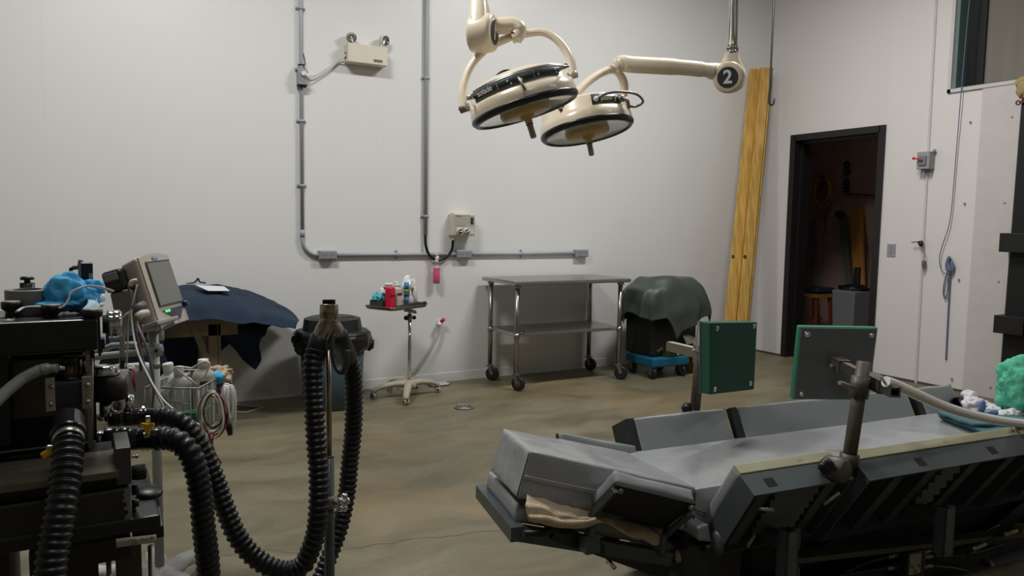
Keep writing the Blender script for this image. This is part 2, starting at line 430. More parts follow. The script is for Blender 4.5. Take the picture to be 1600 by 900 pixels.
for y in (13, 189, 290):
    b = B(); strap(b, Vector((x1, cy, onY(471, y, cy).z)), (0, 0, 1)); obj('strap', b, galv, T1)
x2 = onY(665, 300, cy).x; z2 = onY(665, 367, cy).z
T2 = thing('conduit', 'thick grey vertical wall conduit ending above a black cable loop', 'conduit', (x2, WB, z2), group='grey conduits on the back wall')
b = B(); b.tube([(x2, cy, 4.6), (x2, cy, z2)], pr*1.25, 14); obj('pipe', b, galv, T2)
for y in (122, 338):
    b = B(); strap(b, Vector((x2, cy, onY(665, y, cy).z)), (0, 0, 1), pr*1.3); obj('strap', b, galv, T2)
xa, xb, xc = W(510, 397).x, W(722, 397).x, W(905, 396).x
for (u0, u1, sx, lab) in ((xa, xb, 620, 'grey horizontal wall conduit between left and middle outlets'), (xb, xc, 815, 'grey horizontal wall conduit between middle and right outlets')):
    T = thing('conduit', lab, 'conduit', ((u0+u1)/2, WB, zc), group='grey conduits on the back wall')
    b = B(); b.tube([(u0+.06, cy, zc), (u1-.06, cy, zc)], pr, 14); obj('pipe', b, galv, T)
    b = B(); strap(b, Vector((onY(sx, 397, cy).x, cy, zc)), (1, 0, 0)); obj('strap', b, galv, T)
# outlets
slot = M('outlet_slot', '303234', .6)
def outlet_parts(T):
    b = B(); b.box((0, -.027, 0), (.145, .054, .072), None, .005); obj('box', b, galv_box, T, local=True)
    b = B(); b.box((0, -.056, 0), (.125, .006, .060), None, .003)
    obj('cover_plate', b, M('outlet_plate', '8f9295', .45, metal=.2), T, local=True)
    for s in (-1, 1):
        b = B()
        for dx, dz, w, h in ((-.010, .007, .008, .003), (-.010, -.007, .008, .003), (.010, 0, .006, .006)): b.box((s*.03+dx, -.0595, dz), (w, .002, h))
        obj('socket', b, slot, T, local=True)
    b = B(); b.ball((-.085, -.02, .012), .008, sub=1); b.box((-.082, -.012, .012), (.022, .02, .012)); obj('hub', b, galv, T, local=True)
o1 = thing('electrical_outlet', 'grey surface outlet at the foot of the left conduit bend', 'outlet', (xa, WB, zc), group='outlets on the back wall'); outlet_parts(o1)
o2 = copy_tree(o1, loc=(xb, WB, zc), label='grey surface outlet just below the cream control box')
o3 = copy_tree(o1, loc=(xc, WB, zc), label='grey surface outlet above the steel table, at the right conduit end')
# twist-lock receptacle on the left conduit
T = thing('receptacle_box', 'grey receptacle box on the left conduit feeding the emergency light', 'outlet', (x1, WB, p_jb.z))
zb0, zb1 = W(471, 132, .06).z, W(471, 107, .06).z
b = B(); b.bb((x1-.032, WB-.07, zb0), (x1+.036, WB, zb1), .004); b.box((x1-.034, WB-.02, zb1), (.02, .03, .016)); obj('box', b, galv_box, T)
b = B()
for i in range(3): b.cyl((x1-.02+i*.02, WB-.05, zb0-.02), (x1-.02+i*.02, WB-.05, zb0), .011, seg=10)
b.box((x1, WB-.04, zb0-.004), (.07, .05, .012)); obj('cable_gland', b, black_plastic, T)
b = B(); b.cyl((x1+.004, WB-.10, (zb0+zb1)/2+.02), (x1+.004, WB-.07, (zb0+zb1)/2+.02), .018, .02, seg=16); b.tube([(x1+.01, WB-.1, (zb0+zb1)/2+.02), (x1+.03, WB-.11, (zb0+zb1)/2), (x1+.045, WB-.09, (zb0+zb1)/2-.025)], .008, 8)
obj('plug', b, white_plastic, T)
b = B(); b.tube(crom([(x1+.02, WB-.02, zb1+.12), (x1+.028, WB-.03, zb1+.05), (x1+.02, WB-.03, zb1+.015), (x1+.05, WB-.03, zb1-.02)], 5), .004, 6)
b.torus((x1, cy, zb1+.035), (0, 0, 1), .022, .0035, 16, 6); obj('cable_tie', b, black_plastic, T)
# emergency light
e0, e1, e2, e3 = W(544, 69, .11), W(606, 72, .11), W(544, 96, .11), W(606, 101, .11)
ex0, ex1, ez0, ez1 = e0.x, e1.x, (e2.z+e3.z)/2-.005, (e0.z+e1.z)/2
T = thing('emergency_light', 'cream emergency light box with two lamp heads on the back wall', 'emergency light', ((ex0+ex1)/2, WB, ez0))
b = B(); b.bb((ex0, WB-.11, ez0), (ex1, WB, ez1), .006); obj('housing', b, cream_plastic, T)
b = B(); b.bb((ex0-.002, WB-.06, ez0+.03), (ex0+.003, WB-.03, ez0+.05)); b.cyl((ex0-.006, WB-.05, ez0+.075), (ex0, WB-.05, ez0+.075), .007, seg=8); obj('grommet', b, black_plastic, T)
b = B(); b.bb((ex1-.12, WB-.1125, ez0+.02), (ex1-.045, WB-.11, ez0+.042)); lb = obj('nameplate', b, M('nameplate_silver', 'a59a90', .4), T)
b = B(); b.bb((ex1-.117, WB-.114, ez0+.024), (ex1-.048, WB-.1125, ez0+.038)); obj('marking', b, M('dull_red_ink', '7d5650', .6, var=.5, scale=300), lb)
for px, py, d in ((549, 58, (-.25, -1, -.35)), (601, 63, (.45, -1, -.25))):
    c = W(px, py, .07); dv = Vector(d).normalized()
    b = B(); b.lathe([(0, -.05), (.022, -.048), (.036, -.03), (.042, .0), (.044, .012), (.038, .014)], c, dv, 24)
    b.cyl((c.x+(.02 if px < 570 else -.03), WB-.07, ez1-.005), c-dv*.02, .010, seg=10)
    h = obj('lamp_head', b, M('white_lamp_plastic', 'cfcdc8', .4), T)
    b = B(); b.lathe([(.038, .013), (.030, .004), (.012, -.012), (0, -.014)], c, dv, 24); obj('reflector', b, chrome, h)
    b = B(); b.ball(c+dv*.0, .008, sub=2); obj('bulb', b, M('bulb_glass', 'd8d8d0', .1), h)
b = B()
for dz, w in ((0, .0), (-.035, .02)):
    b.tube(crom([(x1+.05, WB-.04, zb1-.045+dz), W(492, 118, .03)+Vector((0, 0, dz*.6)), W(512, 106, .03)+Vector((0, 0, dz*.5)), W(528, 95, .02)+Vector((0, 0, dz*.4)), (ex0, WB-.04, ez0+.05+dz)], 8), .0045, 6)
obj('emergency_light_cable', b, M('white_cable', 'c9c7c2', .45), None, 'pair of white cables sagging between the receptacle box and emergency light', 'cable', loc=(x1+.2, WB, ez0))
# control box
c0, c1 = onY(709.5, 334, WB-.115), onY(742, 368.5, WB-.115)
T = thing('control_box', 'cream and grey wall control box with two dials and two switches', 'control box', ((c0.x+c1.x)/2, WB, c1.z))
b = B(); b.bb((c0.x, WB-.115, c1.z), (c1.x, WB, c0.z), .005); b.bb((c0.x+.02, WB-.08, c0.z), (c1.x-.03, WB-.0, c0.z+.01)); obj('housing', b, cream_plastic, T)
Wd, Hg = c1.x-c0.x, c0.z-c1.z
def cb(fx, fz, off=0): return Vector((c0.x+Wd*fx, WB-.119-off, c0.z-Hg*fz))
b = B(); b.bb(cb(.02, .03)+Vector((0, .003, 0)), cb(.97, .97), .002); fp = obj('front_panel', b, M('grey_front_panel', 'a3a098', .45), T)
b = B(); b.bb(cb(.06, .58), cb(.95, .95, .001)); obj('lower_panel', b, M('pale_panel', 'b5b0a4', .45), fp)
dark = M('dark_print', '3a3633', .6)
b = B(); b.cyl(cb(.13, .1), cb(.13, .1, .002), .006, seg=10); b.bb(cb(.2, .09), cb(.37, .12, .001))
for k in range(4): b.bb(cb(.08+k*.12, .53), cb(.17+k*.12, .545, .001))
obj('printing', b, dark, fp)
b = B()
for z0, z1 in ((.05, .1), (.73, .77), (.82, .87)): b.bb(cb(.78, z0, .001), cb(.93, z1, .002))
obj('white_label', b, white_plastic, fp, label='white label strips')
for fx in (.25, .58):
    b = B(); b.lathe([(.030, 0), (.030, .004), (.024, .008), (.024, .02), (.017, .022), (0, .022)], cb(fx, .79), (0, -1, 0), 24); k = obj('dial', b, M('dial_cream', 'c9c4b6', .35), T)
    b = B(); b.cyl(cb(fx, .79, .022), cb(fx, .79, .026), .019, seg=20); k2 = obj('dial_face', b, black_plastic, k)
    b = B(); b.beam(cb(fx-.06, .79+(0 if fx < .4 else .05), .03), cb(fx+.06, .79-(0 if fx < .4 else .05), .03), .008, .010); obj('pointer', b, white_plastic, k)
for fz in (.22, .37):
    b = B(); b.lathe([(.014, 0), (.014, .008), (.009, .012), (0, .013)], cb(.85, fz), (0, -1, 0), 16); k = obj('switch', b, black_plastic, T)
    b = B(); b.ball(cb(.865, fz, .014), .006, sub=2); obj('toggle', b, chrome, k)
# black cable loop
pe = onY(708, 375, WB-.05)
b = B(); pts = [(x2, cy, z2+.02), W(665.5, 385, .03), W(672, 400, .03), W(684, 406.5, .03), W(697, 402, .03), W(706, 390, .04), (pe.x, WB-.05, c1.z-.03)]
b.tube(crom(pts, 10), .0125, 12)
KB = obj('power_cable', b, black_rubber, None, 'thick black cable looping from the conduit end to the control box', 'cable', loc=(x2, WB, zc))
b = B(); b.cyl((pe.x, WB-.05, c1.z-.035), (pe.x, WB-.05, c1.z), .010, seg=12); b.cyl((pe.x, WB-.05, c1.z-.04), (pe.x, WB-.05, c1.z-.03), .015, seg=12); obj('cable_connector', b, cream_plastic, KB)
# spray bottle hanging from the loop
sp = W(682, 430, .06)
T = thing('spray_bottle', 'spray bottle of pink liquid hanging from the black cable loop', 'spray bottle', (sp.x, sp.y, W(682, 443, .06).z))
zb, zl, zt, zn = W(682, 443, .06).z, W(682, 419, .06).z, W(682, 411, .06).z, W(683, 403, .06).z
hr = .030; cxx = onY(682, 430, WB-.06).x
b = B(); b.lathe([(0, zb+.003), (hr-.008, zb+.003), (hr-.003, zb+.01), (hr-.003, zl), (0, zl)], (cxx, WB-.06, 0), (0, 0, 1), 24)
obj('pink_liquid', b, M('pink_liquid', 'f02a86', .15, var=.02, spec=.4), T)
b = B(); b.lathe([(0, zb), (hr-.006, zb), (hr, zb+.008), (hr, zl), (hr*.9, zl+.012), (.012, zt), (.012, zt+.012)], (cxx, WB-.06, 0), (0, 0, 1), 24)
obj('bottle', b, M('clear_plastic', 'f2f0f0', .12, trans=.9, ior=1.2), T)
b = B(); b.cyl((cxx, WB-.06, zt+.005), (cxx, WB-.06, zt+.028), .015, seg=14); b.box((cxx+.003, WB-.065, zn+.002), (.026, .03, .03), None, .006)
b.tube(crom([(cxx+.005, WB-.065, zn+.01), (cxx-.006, WB-.075, zn+.03), (cxx-.022, WB-.08, zn+.034)], 5), .009, 8)
b.tube(crom([(cxx-.01, WB-.08, zn+.01), (cxx-.02, WB-.082, zn-.02), (cxx-.012, WB-.08, zn-.04)], 5), .004, 6); obj('trigger_head', b, white_plastic, T)
# red-capped wall hose
hp = W(688, 503, .03)
T = thing('wall_hose', 'clear hose with a red cap sticking out of the back wall', 'hose', (hp.x, WB, .05))
b = B(); b.cyl(hp, hp+Vector((-.03, -.03, -.03)), .016, .02, seg=14); b.cyl(hp+Vector((0, .03, 0)), hp, .018, seg=14); obj('nozzle', b, white_plastic, T)
b = B(); b.cyl(hp+Vector((.0, -.01, .0)), hp+Vector((.02, -.035, .028)), .016, seg=8); obj('cap', b, M('red_plastic', 'b5202c', .4), T, label='red cap')
b = B(); b.tube(crom([hp+Vector((-.02, -.02, -.02)), W(684, 525, .05), W(667, 555, .06), W(648, 578, .07), W(634, 590, .10), W(628, 596, .16)], 8), .012, 10)
obj('hose', b, M('clear_hose', 'd0d0ca', .25, trans=.55, ior=1.1), T)
b = B(); c = onZ(686, 600, .012); b.grid(loft([[c+Vector((-.09+.02*i, -.05+.03*j, .004+.012*noise.noise(Vector((i*.9, j*1.3, 0))))) for i in range(10)] for j in range(5)], 24, 4, .012, 30, 2))
obj('plastic_scrap', b, M('clear_wrap', 'dcdcda', .25, trans=.3), None, 'crumpled clear plastic wrap on the floor by the back wall', 'plastic wrap', solid=.001, loc=c)
# floor drain
dc = onZ(725, 637, 0); 
T = thing('floor_drain', 'round metal drain cover set in the concrete floor', 'drain', dc)
b = B(); b.lathe([(.030, 0), (.030, .006), (0, .006)], dc, (0, 0, 1), 28); obj('drain_plate', b, M('drain_hub', '8b8880', .5, metal=.5), T)
b = B(); b.lathe([(0, .0015), (.072, .0015)], dc, (0, 0, 1), 28); b.lathe([(.066, .0), (.066, .007), (.078, .007), (.078, .0)], dc, (0, 0, 1), 32); obj('drain_well', b, M('drain_dark', '191714', .7), T)
b = B(); b.torus(dc+Vector((0, 0, .006)), (0, 0, 1), .073, .005, 36, 6)
for i in range(10):
    t = 2*PI*i/10; d = Vector((math.cos(t), math.sin(t), 0)); b.beam(dc+d*.028+Vector((0, 0, .005)), dc+d*.07+Vector((0, 0, .005)), .008, .004)
obj('grille', b, M('drain_metal', 'a5a29a', .4, metal=.6), T)

# =================================================================== RIGHT WALL FITTINGS
def WX(x, y, off=0): return onX(x, y, WR-off)
# hook rod hanging from above near the corner
hx = onX(1203, 160, 6.35); d = (onX(1203, 160, 6.35)-EYE).length
hb = dep(1202, 160, 6.15); ht = Vector((hb.x, hb.y, CEIL))
b = B(); b.tube([ht, hb+Vector((.0, 0, .02))]+[hb+R_*(.018-.018*math.cos(t))+Vector((0, 0, -.02*math.sin(t))) for t in [PI*i/8 for i in range(9)]]+[hb+R_*.04+Vector((0, 0, .03))], .0085, 10)
obj('ceiling_hook_rod', b, dark_metal, None, 'long dark rod with a hooked end hanging before the planks', 'hook', loc=ht)
# outlet on the right wall
p0, p1 = WX(1387, 381), WX(1399, 401.5)
T = thing('wall_outlet', 'flush grey outlet plate on the white wall right of the doorway', 'outlet', ((WR, (p0.y+p1.y)/2, p1.z)))
b = B(); b.bb((WR-.006, p1.y, p1.z), (WR, p0.y, p0.z), .002); pl = obj('cover_plate', b, galv_box, T)
for f in (.3, .7):
    b = B(); zz = p1.z+(p0.z-p1.z)*f; yy = (p0.y+p1.y)/2
    for dy, dz in ((.008, .008), (-.008, .008), (0, -.008)): b.bb((WR-.008, yy+dy-.002, zz+dz-.004), (WR-.006, yy+dy+.002, zz+dz+.004))
    obj('socket', b, slot, T)
# disconnect switch
p0, p1 = WX(1437, 238, .05), WX(1455, 264, .05)
T = thing('disconnect_switch', 'grey switch box with a red lever on the right wall', 'switch box', (WR, (p0.y+p1.y)/2, p1.z))
b = B(); b.bb((WR-.09, p1.y, p1.z), (WR, p0.y, p0.z), .006); b.box((WR-.03, p1.y-.005, p0.z+.008), (.02, .02, .02)); bx = obj('box', b, galv_box, T)
cyy, czz = (p0.y+p1.y)/2, (p0.z+p1.z)/2
b = B(); b.bb((WR-.105, cyy-.035, czz-.045), (WR-.09, cyy+.035, czz+.04), .004); b.box((WR-.05, cyy+.01, p1.z-.015), (.03, .03, .03)); obj('cover', b, M('switch_cover', '74777b', .5), T)
b = B(); b.beam((WR-.115, cyy-.01, czz), (WR-.125, cyy+.065, czz+.02), .014, .012); b.ball((WR-.125, cyy+.065, czz+.02), .013, sub=2); obj('lever', b, M('red_plastic', 'b5202c', .4), T, label='red lever')
# valve and hanging plug
p = WX(1441, 379, .0)
T = thing('wall_valve', 'small dark valve on a spike sticking out of the right wall', 'valve', p)
b = B(); b.cyl(p, p+Vector((-.05, 0, 0)), .02, .014, seg=14); b.beam(p+Vector((-.05, -.03, .01)), p+Vector((-.05, .07, 0)), .008, .008); b.ball(p+Vector((-.05, -.02, -.01)), .022, (1, 1, 1.3), sub=2); obj('valve_body', b, dark_metal, T)
q0, q1 = WX(1446, 392, .03), WX(1443, 420, .03)
b = B(); b.tube(crom([p+Vector((-.05, -.02, 0)), WX(1445, 395, .04), WX(1444, 408, .04)], 5), .0035, 6); hpk = obj('hanging_plug', b, M('grey_cord', '8a8480', .5), None, 'grey cord with a plug hanging below the wall valve', 'plug', loc=q1)
b = B(); q = WX(1443.5, 411, .04); b.box(q, (.03, .03, .045), None, .006); b.box(q+Vector((0, 0, -.035)), (.02, .022, .03), None, .004)
for dy in (-.006, .006): b.bb(q+Vector((-.002, dy-.001, -.07)), q+Vector((.002, dy+.001, -.045)))
obj('plug_head', b, M('worn_plug', '6b615c', .5, var=.4, scale=60), hpk)
# blue rope
T = thing('blue_rope', 'thin blue rope hanging down the right wall and tied in a hank', 'rope', WX(1483, 405))
ropem = M('blue_rope', '626b86', .7, var=.4, scale=160)
b = B(); b.tube(crom([WX(1524, -60, .02), WX(1515, 0, .02), WX(1503, 130, .04), WX(1494, 240, .03), WX(1485, 340, .03), WX(1472, 385, .03), WX(1468, 405, .03), WX(1471, 422, .03), WX(1480, 428, .035), WX(1488, 424, .035), WX(1490, 412, .03), WX(1484, 404, .02)], 8), .004, 7); obj('rope_line', b, ropem, T)
b = B()
for k in range(5):
    o = (k-2)*1.6; b.tube(crom([WX(1483+o*.4, 402, .02+.006*k), WX(1480+o*.7, 412, .03), WX(1482+o, 422, .03+.004*k), WX(1485+o*.8, 424, .03), WX(1488+o*.5, 412, .03), WX(1484, 403, .02)], 5, True), .006, 6, closed=True)
obj('rope_knot', b, ropem, T)
b = B(); b.tube(crom([WX(1482, 420, .03), WX(1476, 440, .025), WX(1474, 458, .02), WX(1477, 466, .02), WX(1481, 452, .025), WX(1482, 424, .03)], 8), .006, 7)
b.tube(crom([WX(1486, 418, .03), WX(1484, 440, .02), WX(1480, 520, .015), WX(1478, 562, .012)], 8), .0065, 7); obj('rope_tail', b, ropem, T)
b = B(); q = WX(1484, 402); b.cyl(q, q+Vector((-.03, 0, 0)), .005, seg=8); obj('hook', b, dark_metal, T)
# black steel column with brackets
cyy = onX(1578, 400, WR-.06).y
bl = M('black_gate_steel', '0c0c0e', .6, var=.2)
y_l = onX(1580, 400, WR).y
T = thing('sliding_door_post', 'tall black steel door post at the right edge of the room', 'post', (WR, 3.2, 0))
b = B(); b.hexa([(WR-.07, 2.6, 0), (WR-.013, 2.6, 0), (WR-.013, onX(1559, 640, WR).y, 0), (WR-.07, onX(1559, 640, WR-.07).y, 0), (WR-.07, 2.6, 2.58), (WR-.013, 2.6, 2.58), (WR-.013, onX(1597, 165, WR).y, 2.58), (WR-.07, onX(1597, 165, WR-.07).y, 2.58)])
obj('post', b, bl, T)
for (xa_, ya_, xb_, yb_) in ((1562, 364, 1600, 395), (1553, 492, 1587, 524)):
    q0, q1 = onX(xa_, ya_, WR-.16), onX(xb_, yb_, WR-.16)
    b = B(); b.bb((WR-.16, q1.y-.05, q1.z), (WR-.02, q0.y, q0.z), .004); obj('bracket', b, M('bracket_black', '18181a', .5), T)
q = onX(1597, 158, WR-.09)
b = B(); b.torus(onX(1591, 160.5, WR-.09), (1, 0, 0), .016, .006, 16, 6); b.beam(onX(1593, 160, WR-.09), q+Vector((0, -.10, 0)), .016, .016); b.ball(q+Vector((0, -.03, .04)), .035, (.6, 1, 1.3), sub=2)
obj('latch', b, M('dark_red_metal', '6b1a26', .4), T, label='dark red latch')
b = B(); b.tube(crom([onX(1589, 133, WR-.1), onX(1594, 128, WR-.1), onX(1601, 124, WR-.1), onX(1606, 128, WR-.1)], 6), .03, 9); b.ball(onX(1599, 138, WR-.1), .05, (.7, 1, 1.5), amp=.3)
obj('glove', b, M('tan_leather', 'a08d62', .8, var=.3), None, 'tan work glove stuffed above the red latch on the post', 'glove', loc=onX(1597, 140, WR-.1))
# planks leaning in the corner
wood = bpy.data.materials.new('yellow_pine'); wood.use_nodes = True
nt = wood.node_tree; N = nt.nodes; L = nt.links; p = N['Principled BSDF']; p.inputs['Roughness'].default_value = .55
tc = N.new('ShaderNodeTexCoord'); mp = N.new('ShaderNodeMapping'); mp.inputs['Scale'].default_value = (14, 14, .8); L.new(tc.outputs['Object'], mp.inputs[0])
nz = N.new('ShaderNodeTexNoise'); nz.inputs['Scale'].default_value = 2; nz.inputs['Detail'].default_value = 6; L.new(mp.outputs[0], nz.inputs[0])
cr = N.new('ShaderNodeValToRGB'); cr.color_ramp.elements[0].color = hexc('b98d3f')+(1,); cr.color_ramp.elements[1].color = hexc('e2bb6a')+(1,); cr.color_ramp.elements[0].position = .3; cr.color_ramp.elements[1].position = .7
L.new(nz.outputs[0], cr.inputs[0])
vo = N.new('ShaderNodeTexVoronoi'); vo.inputs['Scale'].default_value = 3.2; L.new(tc.outputs['Object'], vo.inputs[0])
ls = N.new('ShaderNodeMath'); ls.operation = 'LESS_THAN'; ls.inputs[1].default_value = .07; L.new(vo.outputs[0], ls.inputs[0])
mx = N.new('ShaderNodeMix'); mx.data_type = 'RGBA'; mx.inputs[7].default_value = hexc('5a3d1c')+(1,); L.new(ls.outputs[0], mx.inputs[0]); L.new(cr.outputs[0], mx.inputs[6]); L.new(mx.outputs[2], p.inputs['Base Color'])
def groove(pts, par):
    b = B(); b.tube(pts, .003, 5); obj('groove', b, M('plank_groove', '4d3616', .8), par)
def plank(xt0, xt1, yt, xb0, xb1, yb, Yt, Yb, th, lab):
    t0, t1 = onY(xt0, yt, Yt), onY(xt1, yt+1, Yt)
    def foot(x):
        r = onY(x, yb, Yb); return r
    f0, f1 = foot(xb0), foot(xb1)
    # extend down to the floor
    k = t0.z/(t0.z-f0.z); g0 = t0+(f0-t0)*k; k1 = t1.z/(t1.z-f1.z); g1 = t1+(f1-t1)*k1
    d = Vector((.02, th, 0))
    b = B(); b.hexa([g0, g1, g1+d, g0+d, t0, t1, t1+d, t0+d], .003)
    o = obj('wooden_plank', b, wood, None, lab, 'plank', 'yellow planks in the corner', loc=(g0+g1)/2)
    off = Vector((0, -.002, 0))
    for f in (.80, .975): groove([g0.lerp(g1, f)+off, t0.lerp(t1, f)+off], o)
    return o
plank(1173, 1192, 107, 1133, 1155, 497, 5.96, 5.61, .035, 'wide yellow pine plank leaning in the corner, left one of the pair')
plank(1190, 1208, 105, 1153, 1172, 497, 5.90, 5.555, .035, 'yellow pine plank leaning in the corner, right one behind the hook rod')

# =================================================================== STORE ROOM CONTENTS (dim, beyond the doorway)
def S(x, y, off=0): return onX(x, y, 8.6-off)
T = thing('extension_cord', 'coiled yellow and dark cords hanging on the store room wall', 'cord', S(1289, 270))
cc = S(1289, 300, .05)
b = B()
for k in range(9):
    r = .13+.012*(k % 4); c = cc+Vector((-.01*k, .02*math.sin(k*2), .03*math.cos(k*1.7)))
    b.tube([c+Vector((0, r*math.cos(t)*.9, r*1.25*math.sin(t)+.01*math.sin(3*t+k))) for t in [2*PI*i/28 for i in range(28)]], .008, 6, closed=True)
obj('coil', b, M('yellow_cord', 'b08a2c', .6), T)
b = B()
for k in range(3): b.tube(crom([S(1283+k*3, 272, .1), S(1276+k*6, 310, .1), S(1284+k*3, 345-k*5, .1), S(1298, 320, .1), S(1296-k*2, 280, .1)], 8), .008, 6)
b.tube(crom([S(1290, 330, .1), S(1289, 355, .1), S(1286, 372, .1)], 5), .009, 6); obj('red_cord', b, M('dark_red_cord', '6d2a26', .6), T)
for i, (x, y) in enumerate(((1324, 262), (1323, 290))):
    c = S(x, y, .04); T = thing('clamp', ['dark clamp hanging highest on the store room wall', 'dark clamp hanging under another clamp on the store room wall'][i], 'clamp', c, group='clamps on the store room wall')
    b = B(); b.torus(c+Vector((0, .01, .04)), (1, 0, 0), .035, .013, 18, 6); b.box(c+Vector((0, 0, -.05)), (.04, .07, .07), None, .008); obj('clamp_body', b, black_plastic, T)
    b = B(); b.beam(c+Vector((-.02, .06, -.05)), c+Vector((-.02, -.09, -.06)), .012, .012); obj('clamp_bar', b, dull_steel, T)
T = thing('peg_rail', 'thin metal rail with pegs on the store room wall', 'rail', S(1340, 305))
b = B(); a_, c_ = S(1325, 303, .02), S(1368, 306, .02); b.beam(a_, c_, .008, .012); obj('rail', b, dark_metal, T)
for k in range(5):
    q = a_.lerp(c_, k/4); b = B(); b.cyl(q, q+Vector((-.07, 0, .02)), .004, seg=6); obj('peg', b, dark_metal, T)
gp = M('grey_green_pole', '56584f', .6)
def pole(x0, y0, x1_, lab, wdt, off=.12):
    t = S(x0, y0, off*.3); f = S(x1_, 540, off*3.2); f = Vector((f.x, f.y, .0)); b = B(); b.beam(t, f, wdt, wdt*.8, (1, 0, 0), .006); o = obj('pole', b, gp, None, lab, 'pole', 'poles in the store room', loc=f)
    return t, o
pole(1270, 342, 1277, 'grey-green pole leaning beneath the coiled cords in the store room', .06)
t, o = pole(1316, 335, 1338, 'grey-green pole with a padded top leaning beside a board', .07)
b = B(); b.ball(t+Vector((-.05, 0, 0)), .055, (1, 1, .8), amp=.2); obj('pole_pad', b, dark_metal, o)
t = [S(1327, 325, .05), S(1347, 325, .05)]; f = [S(1334, 450, .3), S(1350, 450, .3)]
k = t[0].z/(t[0].z-f[0].z); g = [t[i]+(f[i]-t[i])*k for i in (0, 1)]
b = B(); d = Vector((.03, 0, 0)); b.hexa([g[0], g[1], g[1]+d, g[0]+d, t[0], t[1], t[1]+d, t[0]+d]); obj('store_board', b, M('store_wood', 'a06f30', .6, var=.3), None, 'orange-brown wooden board leaning behind the grey bin', 'board', loc=g[0])
T = thing('storage_bin', 'grey plastic bin standing in the dim store room', 'bin', Vector((S(1345, 500, .5).x, S(1345, 500, .5).y, 0)))
tz = S(1345, 452, .5).z; bx0, bx1 = S(1331, 452, .5).y, S(1362, 452, .5).y-.05
b = B(); b.hexa([(7.75, bx0-.03, .0), (7.75, bx1+.03, .0), (8.1, bx1+.03, .0), (8.1, bx0-.03, .0), (7.72, bx0, tz), (7.72, bx1, tz), (8.13, bx1, tz), (8.13, bx0, tz)], .02); obj('bin_body', b, M('grey_bin', '77777c', .5), T)
b = B(); b.ball((7.92, (bx0+bx1)/2, tz+.01), .17, (1, .9, .35), amp=.3); obj('black_contents', b, black_plastic, T)
b = B(); q = S(1352, 430, .5); b.box((7.95, q.y, tz+.12), (.05, .07, .3), None, .01); obj('dark_canister', b, dark_metal, None, 'narrow dark box sticking up out of the grey bin', 'box', loc=(7.95, q.y, tz))
T = thing('stool', 'wooden stool with a navy cushion seat in the store room', 'stool', Vector((S(1275, 500, .7).x, S(1275, 500, .7).y, 0)))
sc = S(1276, 453, .7)
b = B(); b.box(sc, (.34, .30, .07), None, .03, 4); obj('seat_cushion', b, M('navy_vinyl', '20283c', .4), T)
b = B(); b.box(sc+Vector((0, 0, -.06)), (.3, .27, .05)); obj('seat_frame', b, M('store_wood', 'a06f30', .6), T)
for sx in (-1, 1):
    for sy in (-1, 1):
        b = B(); b.beam((sc.x+sx*.12, sc.y+sy*.1, sc.z-.08), (sc.x+sx*.15, sc.y+sy*.13, 0), .035, .035); obj('leg', b, M('red_brown_wood', '7a3f28', .6), T)
b = B(); b.box((sc.x, sc.y, sc.z*.45), (.26, .02, .03)); obj('stretcher', b, M('red_brown_wood', '7a3f28', .6), T)
# =================================================================== STEEL TABLE
X0, X1, Y0, Y1 = onY(798, 441, 5.50).x, onY(987, 435, 5.42).x, 5.42, 6.03
TZ = .935
T = thing('steel_table', 'stainless steel rolling work table against the back wall', 'table', ((X0+X1)/2, (Y0+Y1)/2, 0))
b = B(); b.bb((X0, Y0, TZ-.035), (X1, Y1, TZ), .012); obj('tabletop', b, steel, T)
lx0, lx1, ly0, ly1 = X0+.06, X1-.07, Y0+.07, Y1-.07
SZ = onY(880, 516, ly0).z
b = B(); b.bb((lx0-.01, ly0-.01, SZ-.03), (lx1+.01, ly1+.01, SZ), .006); US = obj('undershelf', b, steel, T)
b = B(); q = onY(812, 520, ly0-.012); b.bb(q+Vector((-.04, -.001, -.011)), q+Vector((.045, .001, .012))); lb = obj('label', b, black_plastic, US, label='black label with small white mark')
b = B(); b.torus(q+Vector((-.022, -.0015, 0)), (0, 1, 0), .006, .0015, 14, 4); b.bb(q+Vector((-.005, -.002, -.003)), q+Vector((.032, -.001, .003))); obj('label_print', b, M('print_grey', 'b0b0b0', .5), lb)
b = B(); q = onY(960, 511, ly0-.012); b.bb(q+Vector((-.014, -.001, -.012)), q+Vector((.014, .001, .012))); lb = obj('label', b, M('silver_sticker', 'b8b4ac', .4), US, label='small silver sticker')
b = B(); b.cyl(q+Vector((0, -.001, 0)), q+Vector((0, -.003, 0)), .006, seg=12); obj('label_print', b, dark, lb)
wheelm = M('black_wheel', '1b1a1a', .5); redhub = M('rust_red_hub', '5c2f26', .6)
k = 0
